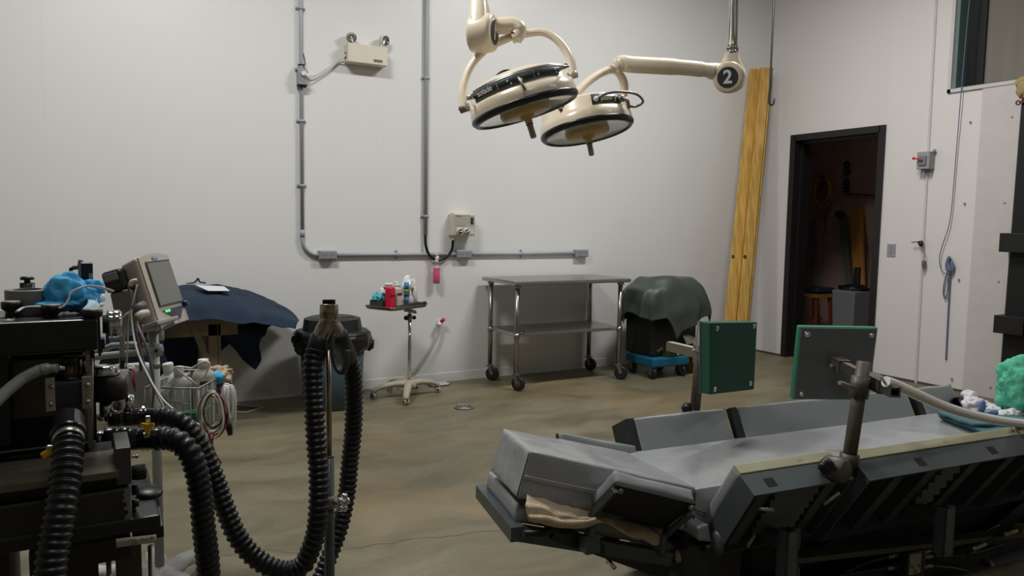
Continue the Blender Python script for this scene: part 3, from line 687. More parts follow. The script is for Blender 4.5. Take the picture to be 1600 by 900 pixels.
for (lx, ly) in ((lx0, ly0), (lx1, ly0), (lx0, ly1), (lx1, ly1)):
    b = B(); b.cyl((lx, ly, .15), (lx, ly, TZ-.03), .0205, seg=18); b.cyl((lx, ly, SZ-.045), (lx, ly, SZ-.0), .026, seg=18); b.cyl((lx, ly, TZ-.06), (lx, ly, TZ-.034), .03, seg=18)
    L1 = obj('leg', b, M('leg_steel', '9d9a90', .25, metal=1, var=.15), T)
    rot = [(.5, -1), (.7, -.6), (.6, -.7), (.4, -1)][k]; dv = Vector((rot[0], rot[1], 0)).normalized(); ax = Vector((-dv.y, dv.x, 0)); wc = Vector((lx, ly, .0625))+dv*.025
    b = B(); b.cyl((lx, ly, .13), (lx, ly, .16), .018, seg=14)
    for s in (-1, 1): b.beam(wc+ax*s*.02+Vector((0, 0, -.005)), Vector((lx, ly, .135))+ax*s*.02, .028, .004, ax)
    b.box((lx, ly, .135), (.055, .055, .008), Matrix((dv, ax, Vector((0, 0, 1)))).transposed()); C1 = obj('caster', b, dull_steel, T)
    b = B(); b.lathe([(.045, -.015), (.06, -.014), (.0625, 0), (.06, .014), (.045, .015), (.0, .012)], wc, ax, 28); b.lathe([(.045, -.015), (0, -.012)], wc, ax, 28); W1 = obj('wheel', b, wheelm, C1)
    b = B(); b.cyl(wc-ax*.018, wc+ax*.018, .03 if k == 0 else .02, seg=16); obj('wheel_hub', b, redhub if k == 0 else dark_metal, C1)
    k += 1

# =================================================================== INSTRUMENT STAND
bc = Vector((2.30, 5.67, 0))
T = thing('instrument_stand', 'instrument tray stand on a beige five-arm wheeled base', 'instrument stand', bc)
beige = M('beige_base_plastic', '9f9a86', .5, var=.12)
b = B(); b.lathe([(0, .075), (.05, .07), (.06, .09), (.05, .125), (.025, .14), (.0, .14)], bc, (0, 0, 1), 24); BS = obj('base', b, beige, T)
for i, tip in enumerate([(577, 612), (634, 622), (671, 604), (653, 592), (594, 594)]):
    q = onZ(tip[0], tip[1], .06); d = Vector((q.x-bc.x, q.y-bc.y, 0)); d = d.normalized()*min(.29, max(.27, d.length))
    e = bc+d
    b = B(); b.tube(crom([bc+Vector((0, 0, .105)), bc+d*.35+Vector((0, 0, .112)), bc+d*.75+Vector((0, 0, .095)), e+Vector((0, 0, .065)), e+d.normalized()*.008+Vector((0, 0, .05))], 5), [.035]*6+[.031]*5+[.027]*5+[.024]*5, 12, flat=.75)
    obj('base_arm', b, beige, T)
    ax = Vector((-d.y, d.x, 0)).normalized(); ax = (ax+d.normalized()*.6*(-1)**i).normalized()
    for s in (-1, 1):
        b = B(); b.lathe([(0, -.009), (.02, -.009), (.026, -.003), (.026, .006), (.0, .009)], e+ax*s*.013+Vector((0, 0, .027)), ax, 18)
        w = obj('caster', b, beige, T)
    b = B(); b.cyl(e+Vector((0, 0, .027))-ax*.024, e+Vector((0, 0, .027))+ax*.024, .010, seg=10); obj('caster_axle', b, dark_metal, T)
TYc = 5.62
tp = onY(627, 486, TYc)
pz = .730
b = B(); b.cyl(bc+Vector((0, 0, .12)), (bc.x, bc.y, .66), .014, seg=16); b.cyl((bc.x, bc.y, .60), (bc.x, bc.y, pz), .0105, seg=16); obj('pole', b, chrome, T)
kz = onY(626, 497, bc.y).z
b = B(); b.cyl((bc.x, bc.y, kz-.025), (bc.x, bc.y, kz+.03), .019, seg=16); cl = obj('collar', b, dull_steel, T)
b = B(); b.ball((bc.x-.035, bc.y-.01, kz), .02, (1, 1, 1), sub=2); obj('knob', b, black_plastic, cl)
b = B(); b.ball((bc.x+.035, bc.y-.01, kz), .017, sub=2); obj('knob', b, black_plastic, cl)
# tray: corners from the photograph on a level plane
tcs = [onZ(613, 485, pz+.012), onZ(668, 478, pz+.012), onZ(585, 473, pz+.012)]
A0 = tcs[0]; ux = (tcs[1]-tcs[0]); uy = (tcs[2]-tcs[0]); 
ux = ux.normalized()*.43; uy = Vector((-ux.y, ux.x, 0)).normalized()*.30
TC = A0+ux*.5+uy*.5
# keep the tray over its pole
def tray(s, t, z=0): return A0+ux*s+uy*t+Vector((0, 0, z))
rim = []
for (s, t) in ((0, 0), (1, 0), (1, 1), (0, 1)):
    for a in range(5):
        an = {(0, 0): PI, (1, 0): 1.5*PI, (1, 1): 0, (0, 1): PI/2}[(s, t)]+a*PI/8
        c = (ux.normalized()*math.cos(an)+uy.normalized()*math.sin(an))*.035
        rim.append(tray(s, t)+ux.normalized()*(.035 if s == 0 else -.035)+uy.normalized()*(.035 if t == 0 else -.035)+c)
ctr = sum(rim, Vector())/len(rim)
def scl(f, z): return [ctr+(p-ctr)*f+Vector((0, 0, z)) for p in rim]
b = B(); V = b.grid([scl(1.0, .014), scl(1.03, .018), scl(1.0, .010), scl(.95, -.008), scl(.0001, -.008)], True)
tr = obj('tray', b, M('tray_steel', '9c8f8c', .3, metal=.9), T, solid=.002)
b = B(); b.grid([scl(.93, -.005), scl(.001, -.005)], True); b.grid([scl(.975, .004), scl(.93, -.005)], True); obj('tray_liner', b, M('pink_liner', 'b88a92', .6), tr, solid=.0015)
b = B(); b.beam((bc.x, bc.y, pz-.012), tray(.5, .5, -.018), .03, .012); b.tube(crom([tray(.45, .15, -.02), tray(.62, .1, -.03), tray(.72, .12, -.045), tray(.6, .2, -.03)], 5), .012, 8); obj('tray_bracket', b, dull_steel, T)
tz = pz+.009
def onT(x, y, t):                                   # point above the tray whose pixel column is x, at depth fraction t
    for k in range(60):
        s = k/59; p = tray(s, t, 0)
        v = p-EYE; px = 800+F*v.dot(R_)/v.dot(W_)
        if px >= x: return Vector((p.x, p.y, tz))
    return Vector((p.x, p.y, tz))
def hgt(p, y):                                       # height of pixel row y above p
    v = p-EYE; k = v.dot(W_); px = 800+F*v.dot(R_)/k
    return onY(px, y, p.y).z-p.z
rt_ = Matrix((ux.normalized(), uy.normalized(), Vector((0, 0, 1)))).transposed()
def bottle(name, p, w, d, h, capr, caph, mat, capmat, label, cat, lab=None):
    T = thing(name, label, cat, p)
    b = B(); b.box(p+Vector((0, 0, h/2)), (w, d, h), rt_, min(w, d)*.25, 4); bd = obj('bottle_body', b, mat, T)
    b = B(); b.cyl(p+Vector((0, 0, h-.004)), p+Vector((0, 0, h+caph*.5)), capr*.85, seg=18); b.cyl(p+Vector((0, 0, h+caph*.35)), p+Vector((0, 0, h+caph)), capr, capr*.9, seg=18); obj('cap', b, capmat, T)
    if lab:
        z0, z1, m = lab; b = B(); b.box(p-uy.normalized()*(d/2)+Vector((0, 0, (z0+z1)/2)), (w*.86, .003, z1-z0), rt_); obj('bottle_label', b, m, T)
    return T
redliq = M('red_liquid_bottle', 'c81f3a', .25); dkred = M('dark_red_label', '7a1220', .5)
p = onT(609, 476, .25); h = hgt(p, 448)
bottle('antiseptic_bottle', p, .062, .06, h, .017, .028, redliq, white_plastic, 'bright red bottle with a white cap on the instrument tray', 'bottle', (h*.56, h*.66, dkred))
p = onT(603.5, 472, .62); h = hgt(p, 448)
bottle('antiseptic_bottle', p, .055, .05, h, .017, .028, M('dark_red_bottle', '6e3a3e', .3), white_plastic, 'dim white-capped bottle hidden behind the bright red one', 'bottle')
p = onT(620, 476, .35); h = hgt(p, 449)
bottle('clear_bottle', p, .068, .06, h, .017, .028, M('milky_bottle', 'c9c2b8', .3, trans=.15), white_plastic, 'milky bottle with a dark red label right of the red bottle', 'bottle', (h*.62, h*.74, dkred))
p = onT(618.5, 474, .72); h = hgt(p, 445)
bottle('clear_bottle', p, .06, .05, h, .017, .026, M('milky_bottle', 'c9c2b8', .3), white_plastic, 'milky bottle standing at the back behind the labelled one', 'bottle')
# glove box with teal gloves
p = onT(593, 474, .60); T = thing('glove_box', 'dark green glove box with teal gloves puffing out', 'box', p)
b = B(); b.box(p+Vector((0, 0, .033)), (.085, .13, .066), rt_, .003); obj('box', b, M('dark_green_card', '39423c', .6), T)
b = B(); b.ball(p+Vector((0, 0, .085)), .05, (1, 1, .8), amp=.5, fr=2.5, sub=4); obj('glove', b, M('teal_glove', '4fb3bf', .5), T)
b = B(); b.ball(p+Vector((.02, .0, .125)), .028, (.8, .5, 1.3), amp=.5, fr=3, sub=3); obj('tissue', b, white_plastic, T)
p = onT(600.5, 474, .45); b = B(); b.box(p+Vector((0, 0, .06)), (.016, .10, .12), rt_, .002); obj('thin_box', b, M('dark_box_card', '34383a', .6), None, 'narrow dark box between the glove box and red bottle', 'box', loc=p)
# white crumpled paper towel
p = onT(628, 470, .5)
T = thing('paper_towel', 'crumpled white paper towel drooping over the bottles', 'paper towel', p)
tt = [[(625, 472), (626, 456), (627, 446), (630, 437), (635, 431), (640, 429)], [(627, 473), (629, 460), (630, 447), (634, 437), (639, 430), (644, 430)], [(631, 474), (632, 462), (634, 447), (639, 440), (644, 433), (648, 436)], [(633, 474), (634, 464), (637, 448), (643, 442), (646, 440), (648, 448)]]
b = B(); b.grid(loft([[onY(x, y, p.y-.01*j+.02*math.sin(i*1.7+j)) for i, (x, y) in enumerate(r)] for j, r in enumerate(tt)], 30, 6, .012, 18, 4)); obj('towel', b, M('white_paper', 'e2e2e6', .7), T, solid=.002)
# small blue bottle
p = onT(634, 475, .28); h = hgt(p, 440)
T = thing('ointment_bottle', 'slim bottle banded blue, green and navy on the tray', 'bottle', p)
for z0, z1, m, r in ((0, .42, M('navy_band', '274b63', .4), .021), (.42, .58, M('navy_band', '274b63', .4), .021), (.58, .70, M('green_band', '5c9c2c', .4), .0213), (.70, .93, M('blue_band', '1c74a3', .4), .021), (.93, 1.0, M('pale_cap', 'a8c4cc', .4), .018)):
    b = B(); b.cyl(p+Vector((0, 0, h*z0)), p+Vector((0, 0, h*z1)), r, r, seg=18); obj('bottle_band' if z1 < .95 else 'cap', b, m, T)
p = onT(642, 475, .5); h = hgt(p, 446)
T = thing('patterned_bottle', 'pale bottle with an orange-brown pattern behind the clear sprayer', 'bottle', p)
b = B(); b.lathe([(0, 0), (.022, 0), (.022, h*.8), (.012, h*.9), (.012, h), (0, h)], p, (0, 0, 1), 20); obj('bottle_body', b, M('pale_bottle', 'c9bfa8', .4), T)
b = B()
for z, a in ((.5, -.3), (.62, .3), (.72, -.2), (.84, .2)): b.ball(p+Vector((.012*a*3, -.0215, h*z)), .010, (1, .3, 1.2), amp=.5, sub=2)
obj('pattern', b, M('brown_pattern', '8a6428', .5), T)
p = onT(641, 477, .22); h = hgt(p, 458)
T = thing('clear_cup_bottle', 'small clear squirt bottle at the front of the tray', 'bottle', p)
b = B(); b.lathe([(0, 0), (.024, 0), (.025, h*.55), (.018, h*.75), (.008, h*.9), (.005, h*1.2), (0, h*1.2)], p, (0, 0, 1), 20); obj('bottle_body', b, M('milky_clear', 'd0d2d0', .25, trans=.3), T)
p = onT(647.5, 477, .35); h = hgt(p, 458)
T = thing('clear_bottle', 'rightmost clear bottle on the instrument tray', 'bottle', p)
b = B(); b.lathe([(0, 0), (.02, 0), (.021, h), (.009, h*1.2), (.009, h*1.38), (0, h*1.38)], p, (0, 0, 1), 20); obj('bottle_body', b, M('milky_clear', 'd0d2d0', .25, trans=.3), T)
b = B(); b.cyl(p+Vector((0, 0, h*1.3)), p+Vector((0, 0, h*1.5)), .008, seg=10); obj('cap', b, white_plastic, T)
# black clippers in front
p = onT(641, 478, .12)
T = thing('hair_clippers', 'black hair clippers lying along the front of the tray', 'clippers', p)
b = B(); q = [onT(617, 480, .08)+Vector((0, 0, .015)), onT(630, 480, .06)+Vector((0, 0, .02)), onT(645, 480, .08)+Vector((0, 0, .022)), onT(658, 480, .1)+Vector((0, 0, .02)), tray(.985, .1, .02)]
b.tube(crom(q, 6), [.014]*8+[.018]*8+[.016]*9, 12); obj('clipper_body', b, black_plastic, T)
b = B(); b.ball(onT(652, 479, .25)+Vector((0, 0, .018)), .028, (1.4, .8, .7), rt_, sub=3); obj('clipper_motor', b, M('dark_grey_plastic', '33363a', .4), T)
b = B(); b.box(onT(637, 479, .12)+Vector((0, 0, .024)), (.075, .02, .02), rt_, .004); obj('blade_guard', b, black_plastic, T)

# =================================================================== TRASH CAN
tc_ = Vector((1.665, 5.66, 0)); 
zt = onY(527, 552, 5.42).z
T = thing('trash_can', 'dark teal trash can with a black lid and black liner', 'trash can', tc_)
b = B(); b.lathe([(0, 0), (.20, 0), (.215, .01), (.245, zt+.08), (.0, zt+.08)], tc_, (0, 0, 1), 40); obj('can_body', b, M('dark_teal_plastic', '384c52', .45, var=.1), T)
zl = onY(527, 525, 5.5).z; ztop = onY(527, 497, 5.55).z
b = B(); seg = 72; rows = []
for j in range(13):
    f = j/12; z = zt-.01+(zl-zt+.03)*f
    rows.append([tc_+Vector((math.cos(2*PI*i/seg), math.sin(2*PI*i/seg), 0))*(.262+.035*math.sin(PI*f)**.7+.022*noise.noise(Vector((math.cos(2*PI*i/seg)*4, math.sin(2*PI*i/seg)*4, f*3)))+.008*noise.noise(Vector((math.cos(2*PI*i/seg)*14, math.sin(2*PI*i/seg)*14, f*9))))+Vector((0, 0, z+.012*noise.noise(Vector((i*.3, j, 0))))) for i in range(seg)])
b.grid(rows, True)
for a in (PI*1.0+.1, -.15): b.ball(tc_+Vector((math.cos(a)*.265, math.sin(a)*.2-.05, zt+.03)), .045, (.8, .8, 1.1), amp=.5, fr=3, sub=4)
obj('bin_liner', b, M('black_bag_plastic', '101113', .22, bump=.6, bscale=40), T)
b = B(); b.lathe([(.27, zl-.035), (.28, zl-.03), (.285, zl+.01), (.27, zl+.025), (.225, zl+.03), (.21, ztop-.012), (.17, ztop), (0, ztop+.004)], tc_, (0, 0, 1), 16, smooth=False)
LD = obj('lid', b, M('black_lid_plastic', '1d1f22', .45), T)
b = B(); b.box(tc_+Vector((.05, -.05, ztop-.0)), (.17, .12, .014), None, .004); obj('lid_flap', b, M('black_lid_plastic', '1d1f22', .45), LD)

# =================================================================== FLOOR MAT
def fz(x, y, z=.004): return onZ(x, y, z)
T = thing('floor_mat', 'dark flat tray mat with a pale rim on the floor', 'mat', fz(370, 636, 0))
c = [fz(335, 643), fz(384, 644), fz(412, 637), fz(355, 631)]
b = B(); b.hexa([c[0]-Vector((0, 0, .004)), c[1]-Vector((0, 0, .004)), c[2]-Vector((0, 0, .004)), c[3]-Vector((0, 0, .004)), c[0], c[1], c[2], c[3]]); obj('mat_surface', b, M('dark_mat', '3a352e', .7), T)
b = B(); b.tube([c[0], c[1], c[2], c[3]], .006, 6, closed=True); obj('mat_rim', b, M('pale_rim', 'b9b5a8', .5), T)

# =================================================================== NAVY DRAPED TABLE
navy = M('navy_cloth', '15273b', .85, var=.18, scale=6, bump=.3, bscale=220)
def r_(Y, pts): return [onY(x, y, Y) for x, y in pts]
T = thing('wooden_table', 'pale wooden table hidden beneath the navy drape', 'table', (onY(330, 600, 5.6).x, 5.6, 0))
tw = M('pale_table_wood', '6f6550', .6, var=.25, scale=8, stretch=(1, 1, .2))
tx0, tx1 = onY(195, 500, 5.4).x, onY(385, 500, 5.3).x
tzv = onY(340, 489, 5.35).z-.03
b = B(); b.bb((tx0, 5.3, tzv-.04), (tx1, 5.92, tzv)); obj('tabletop', b, tw, T)
b = B(); b.bb((tx0+.1, 5.34, tzv-.12), (tx1-.05, 5.37, tzv-.04)); obj('apron', b, tw, T)
for (px, Yl) in ((334, 5.36), (334, 5.86), (200, 5.36), (200, 5.86)):
    x = onY(px, 540, 5.36).x; b = B(); b.bb((x-.035, Yl-.02, 0), (x+.022, Yl+.02, tzv-.04)); b.bb((x+.026, Yl-.02, 0), (x+.042, Yl+.02, tzv-.04)); obj('leg', b, tw, T)
q0, q1 = onY(301, 506, 5.34), onY(325, 566, 5.34); b = B(); b.beam(q0, q1+(q1-q0)*.25, .04, .02, (0, 1, 0)); obj('brace', b, tw, T)
rows = [
 r_(5.97, [(168, 590), (215, 592), (262, 588), (310, 570), (340, 552), (362, 536), (385, 520), (405, 515), (420, 512), (440, 500), (462, 503)]),
 r_(6.0, [(168, 520), (215, 500), (262, 480), (300, 462), (330, 455), (360, 456), (390, 462), (410, 472), (430, 482), (448, 490), (464, 500)]),
 r_(5.93, [(170, 490), (205, 472), (250, 456), (300, 448.5), (332, 449), (360, 450), (390, 457), (412, 466), (432, 473), (450, 482), (466, 498)]),
 r_(5.65, [(172, 500), (205, 482), (250, 463), (295, 455), (330, 455), (365, 458), (395, 467), (415, 475), (435, 481), (452, 487), (466, 499)]),
 r_(5.32, [(170, 515), (205, 500), (245, 485), (288, 474), (330, 469), (365, 474), (395, 484), (415, 488), (435, 492), (452, 497), (466, 503)]),
 r_(5.22, [(168, 560), (205, 545), (240, 525), (285, 506), (330, 500), (362, 502), (390, 505), (412, 508), (433, 512), (450, 514), (462, 516)]),
]
b = B(); b.grid([[p+Vector((0, 0, 1))*.010*noise.noise(p*13) for p in r] for r in loft(rows, 110, 12, .022, 5, 1)]); 
T = thing('navy_drape', 'navy blue surgical drape spread over the wooden table', 'drape', (onY(330, 480, 5.6).x, 5.6, tzv))
obj('drape_top', b, navy, T, solid=.004)
rows = [r_(5.9, [(352, 500), (370, 506), (388, 508), (405, 508), (418, 508)]), r_(5.86, [(352, 522), (370, 520), (388, 525), (404, 525), (415, 522)]), r_(5.9, [(360, 540), (375, 548), (390, 550), (400, 545), (408, 532)]), r_(5.88, [(388, 568), (393, 574), (400, 578), (404, 570), (407, 560)])]
b = B(); b.grid(loft(rows, 30, 8, .02, 9, 5)); obj('hanging_corner', b, navy, T, solid=.004)
b = B(); b.grid(loft([r_(5.22, [(164, 540), (190, 530), (215, 520), (245, 505)]), r_(5.25, [(160, 560), (190, 556), (220, 552), (256, 540)]), r_(5.3, [(158, 588), (190, 590), (222, 588), (262, 575)])], 30, 8, .03, 7, 6)); obj('front_fall', b, navy, T, solid=.004)
c = onY(332, 453, 5.62)
b = B(); pp = [onY(305, 450, 5.68), onY(325, 459, 5.46), onY(359, 459, 5.5), onY(350, 452, 5.75)]
pp = [p+Vector((0, 0, .022)) for p in pp]; b.hexa([p+Vector((0, 0, -.003)) for p in pp]+pp); obj('paper_sheet', b, M('white_sheet', 'cfd2d8', .7), None, 'white paper sheet lying on the navy drape', 'paper', loc=pp[0])
b = B(); q = pp[0]; b.tube(crom([q+Vector((-.03, 0, .012)), q+Vector((0, 0, .02)), q+Vector((.02, 0, .045)), q+Vector((.03, 0, .02)), q+Vector((.07, 0, .012))], 5), .006, 7); b.torus(q+Vector((-.04, 0, .012)), (0, 0, 1), .014, .004, 12, 5)
obj('towel_clamp', b, M('navy_clip', '1a2438', .4), None, 'small dark clip beside the white paper sheet', 'clip', loc=q)

# =================================================================== COVERED CART, DOLLY, CARTON
bluem = M('blue_plastic', '0d5a78', .5)
dz = .20
dl = [onZ(1076, 555.5, dz), onZ(1021, 560.5, dz), onZ(973, 552, dz)]
ax_ = (dl[0]-dl[1]).normalized(); ay_ = Vector((-ax_.y, ax_.x, 0)); LX, LY = (dl[0]-dl[1]).length+.02, .42
OD = dl[1]
def dol(s, t, z): return OD+ax_*s+ay_*t+Vector((0, 0, z-dz))
T = thing('dolly', 'blue plastic dolly on black wheels right of the steel table', 'dolly', dol(LX/2, LY/2, 0))
rd = Matrix((ax_, ay_, Vector((0, 0, 1)))).transposed()
b = B(); b.box(dol(LX/2, LY/2, dz-.045), (LX, LY, .09), rd, .02, 3); obj('platform', b, bluem, T)
for s, t in ((.03, .05), (LX-.06, .05), (.05, LY-.05), (LX-.06, LY-.05)):
    c = dol(s, t, .0)
    b = B(); b.box(c+Vector((0, 0, .118)), (.05, .05, .02), rd)
    for k in (-1, 1): b.box(c+ax_*k*.024+Vector((0, 0, .08)), (.004, .045, .08), rd)
    C1 = obj('caster', b, dull_steel, T)
    b = B(); b.lathe([(0, -.016), (.045, -.016), (.056, -.012), (.056, .012), (.045, .016), (0, .016)], c+Vector((0, 0, .056)), ax_, 24); obj('wheel', b, wheelm, C1)
T = thing('boxed_machine', 'large black case standing on the blue dolly beneath the cover', 'case', dol(LX*.4, LY/2, dz))
b = B(); b.box(dol(.21, LY*.5+.05, dz+.28), (.38, .40, .56), rd, .02); obj('case_body', b, M('near_black_case', '101113', .5), T)
b = B(); b.box(dol(.50, LY*.58, dz+.15), (.20, .28, .30), rd, .015); SB = obj('side_box', b, M('near_black_box', '16171a', .5), T)
q = dol(.46, LY*.58-.143, dz+.16); b = B(); b.cyl(q+ax_*.07+Vector((0, 0, .09)), q+ax_*.07+Vector((0, 0, .09))-ay_*.004, .03, seg=20); obj('emblem', b, M('grey_emblem', '4c4e4e', .5), SB)
b = B(); b.ball(q-ax_*.07+ay_*0-ay_*.002, .012, (1, .2, 1), sub=2)
for k in range(8): b.box(q+ax_*(-.04+k*.014)-ay_*.002, (.009, .002, .011 if k % 3 else .016), rd)
obj('printed_lettering', b, M('print_grey', 'b0b0b0', .5), SB)
T0 = None
for i, s in enumerate((.17, .40)):
    c = dol(s+.07, .06, dz)
    T = thing('green_carton', ['small dark green carton at the dolly front, left one', 'small dark green carton at the dolly front, right one'][i], 'box', c, group='small green cartons on the dolly')
    b = B(); b.box(c+Vector((0, 0, .025)), (.17, .10, .05), rd, .003); obj('carton', b, M('dark_green_carton', '24361f', .6, var=.3, scale=30), T)
    b = B(); b.cyl(c-ay_*.051+ax_*.06+Vector((0, 0, .02)), c-ay_*.053+ax_*.06+Vector((0, 0, .02)), .012, seg=14); obj('sticker', b, M('silver_sticker', 'b8b4ac', .4), T)
c = dol(.13, .10, dz+.06); b = B(); b.ball(c, .06, (1.2, .8, .8), amp=.6, fr=3); obj('crumpled_bag', b, M('brown_shiny_bag', '4a4433', .3), None, 'crumpled brown bag beside the green cartons', 'bag', loc=c)
cardb = M('brown_cardboard', '8f5c34', .7)
c = onZ(1089, 583, 0)+Vector((.12, .12, 0))
T = thing('cardboard_box', 'brown cardboard box standing behind the blue dolly', 'box', c)
zc_ = onY(1080, 533, c.y-.1).z
b = B(); b.box(c+Vector((0, 0, zc_/2)), (.38, .26, zc_), Matrix.Rotation(.2, 3, 'Z'), .004); obj('carton', b, cardb, T)
q = onY(1079, 530, c.y-.12)
b = B(); pp = [onY(1067, 524, c.y-.15), onY(1085, 523, c.y-.05), onY(1093, 534, c.y-.16), onY(1073, 537, c.y-.2)]; b.hexa([p-Vector((0, 0, .006)) for p in pp]+pp); PSH = obj('printed_leaflet', b, white_plastic, None, 'white leaflet with small print lying on the cardboard box', 'paper', loc=pp[0])
b = B(); q = (pp[0]+pp[1]+pp[2]+pp[3])/4+Vector((0, 0, .003))
for k in range(3): b.torus(q+Vector((-.01, 0, .001)), (0, 0, 1), .008+.008*k, .0015, 16, 4)
obj('leaflet_print', b, dark, PSH)
pp = [(1065, 508), (1071, 505), (1080, 505), (1086, 509), (1084, 519), (1067, 518)]
b = B(); b.prism([onY(x, y, c.y-.06) for x, y in pp], (0, .012, 0)); obj('white_bag', b, M('white_card', 'c4c2bc', .6), None, 'upright white card standing above the leaflet', 'card', loc=onY(1075, 519, c.y-.06))
pp = [(1066, 517), (1085, 518), (1085, 526), (1068, 526)]
b = B(); b.prism([onY(x, y, c.y-.08) for x, y in pp], (0, .16, 0)); obj('carton_flap', b, cardb, T)
# the cover
cvm = M('dark_green_vinyl', '3c4440', .42, var=.15, scale=5, bump=.15, bscale=30)
CX = dol(.30, LY*.5+.02, 0); rowsC = []; n = 96
zt_ = onY(1030, 432, CX.y).z
hem = {}
def hemz(a):
    # a: angle, 0 = +ax_, -90deg = front
    x = math.cos(a); y = math.sin(a)
    if y < .1:
        s = x  # left..right across the front
        pts = [(-1, .60), (-.72, .55), (-.38, .60), (-.28, .53), (-.20, .385), (.11, .47), (.44, .55), (.68, .58), (.74, .43), (.82, .57), (1.0, .60)]
        for (a0, v0), (a1, v1) in zip(pts, pts[1:]):
            if a0 <= s <= a1: return v0+(v1-v0)*(s-a0)/(a1-a0)
    return .52+.06*math.sin(a*5)
prof = [(0.02, 0), (.35, .002), (.62, .012), (.80, .06), (.92, .15), (.98, .27), (1.02, .38)]
NP = len(prof)
for j, (rf, dzv) in enumerate(prof+[(1.03, None), (1.05, None)]):
    row = []
    for i in range(n):
        a = 2*PI*i/n; ca, sa = math.cos(a), math.sin(a); e = .75
        ex_ = math.copysign(abs(ca)**e, ca)*.405; ey_ = math.copysign(abs(sa)**e, sa)*.30
        fold = 1+(.035*math.sin(a*7+1)+.03*math.sin(a*13)+.02*math.sin(a*19+2))*min(1, max(0, (j-3)/4))
        hz = hemz(a)
        z = zt_-dzv if j < 4 else (zt_-.06)+(hz-(zt_-.06))*((j-3)/(NP+1-3))**1.15
        p = CX+ax_*ex_*rf*fold+ay_*ey_*rf*fold; row.append(Vector((p.x, p.y, z)))
    rowsC.append(row)
G = []
for i in range(n): 
    c = crom([rowsC[j][i] for j in range(len(rowsC))], 5)
    for j, q in enumerate(c):
        if len(G) <= j: G.append([])
        G[j].append(q+Vector(noise.noise_vector(q*5))*.03)
b = B(); b.grid(G, True)
obj('equipment_cover', b, cvm, None, 'dark grey-green vinyl cover draped over the case', 'cover', solid=.004, loc=(CX.x, CX.y, zt_))
# =================================================================== SURGICAL LIGHTS
hub_dark = M('hub_disc', '33373a', .4); num_white = M('number_white', 'dadcdc', .5); panel_m = M('panel_dark_green', '2f3a39', .35, var=.15)
rimb = M('black_rim', '14161a', .3); amber = M('amber_inner', 'c0a268', .35, var=.2); lens = M('lens_glass', 'bcc2be', .12, metal=.0, coat=1)
def light_frame(px, py, k, alpha, phi):
    c = dep(px, py, k); T_ = (EYE-c).normalized()
    Rr = (R_-T_*R_.dot(T_)).normalized(); Uu = (U_-T_*U_.dot(T_)).normalized(); Uu = (Uu-Rr*Uu.dot(Rr)).normalized()
    a = math.radians(alpha); f = math.radians(phi)
    mj = Rr*math.cos(a)+Uu*math.sin(a); dn = Rr*math.sin(a)-Uu*math.cos(a)
    n = (dn*math.cos(f)+T_*math.sin(f)).normalized(); tp = (T_-n*T_.dot(n)).normalized()
    return c, mj, n, tp
def light_head(T, px, py, k, alpha, phi, r, th0, th1):
    c, mj, n, tp = light_frame(px, py, k, alpha, phi); s = r/.28
    hf = lambda h: h*s*(.84 if h < 0 else 1)
    P = lambda th, rr, h: c+n*hf(h)+(tp*math.cos(th)+mj*math.sin(th))*rr*s
    b = B(); b.lathe([(0, -.222), (.08, -.22), (.16, -.206), (.215, -.187), (.246, -.172), (.254, -.162), (.257, -.088), (.262, -.082), (.276, -.078), (.280, -.03), (.2795, -.008)], c, n, 64)
    # lathe axis: scale handled by pre-scaled profile below
    b.bm.free(); b = B(); b.lathe([(q*s, hf(h)) for q, h in [(0, -.222), (.08, -.22), (.16, -.206), (.215, -.187), (.246, -.172), (.254, -.162), (.257, -.088), (.262, -.082), (.276, -.078), (.280, -.03), (.2795, -.008)]], c, n, 64)
    HD = obj('lamp_housing', b, cream, T)
    b = B(); b.lathe([(q*s, hf(h)) for q, h in [(.279, -.008), (.284, -.003), (.283, .010), (.270, .024), (.254, .026), (.246, .016)]], c, n, 64); obj('black_rim', b, rimb, T)
    b = B(); b.lathe([(q*s, hf(h)) for q, h in [(.247, .018), (.20, .014), (.12, .012), (0, .012)]], c, n, 48); GL = obj('lens', b, lens, T)
    b = B(); b.lathe([(q*s, hf(h)) for q, h in [(.135, .012), (.13, .034), (.118, .04), (.05, .04), (0, .044)]], c, n, 40); obj('centre_disc', b, amber, T)
    b = B(); b.lathe([(q*s, hf(h)) for q, h in [(.04, .04), (.038, .055), (.02, .06), (.018, .085), (0, .085)]], c, n, 24); HN = obj('handle_mount', b, amber, T)
    b = B(); b.lathe([(q*s, hf(h)) for q, h in [(.0, .08), (.016, .08), (.0165, .095), (.0145, .097), (.0165, .10), (.0165, .115), (.0145, .117), (.0165, .12), (.0165, .15), (.014, .158), (0, .16)]], c, n, 20); HX = obj('handle', b, M('grey_handle', '958e88', .45, metal=.3), T)
    b = B(); b.lathe([(q*s, hf(h)) for q, h in [(.0185, .082), (.0185, .09)]], c, n, 20); obj('red_band', b, M('dull_red_ink', '7d5650', .6), HX)
    g = [[P(th0+(th1-th0)*i/30, .2605, h) for i in range(31)] for h in (-.160, -.090)]
    b = B(); b.grid(g); PN = obj('control_panel', b, panel_m, T, solid=.003)
    return c, mj, n, tp, P, PN, s
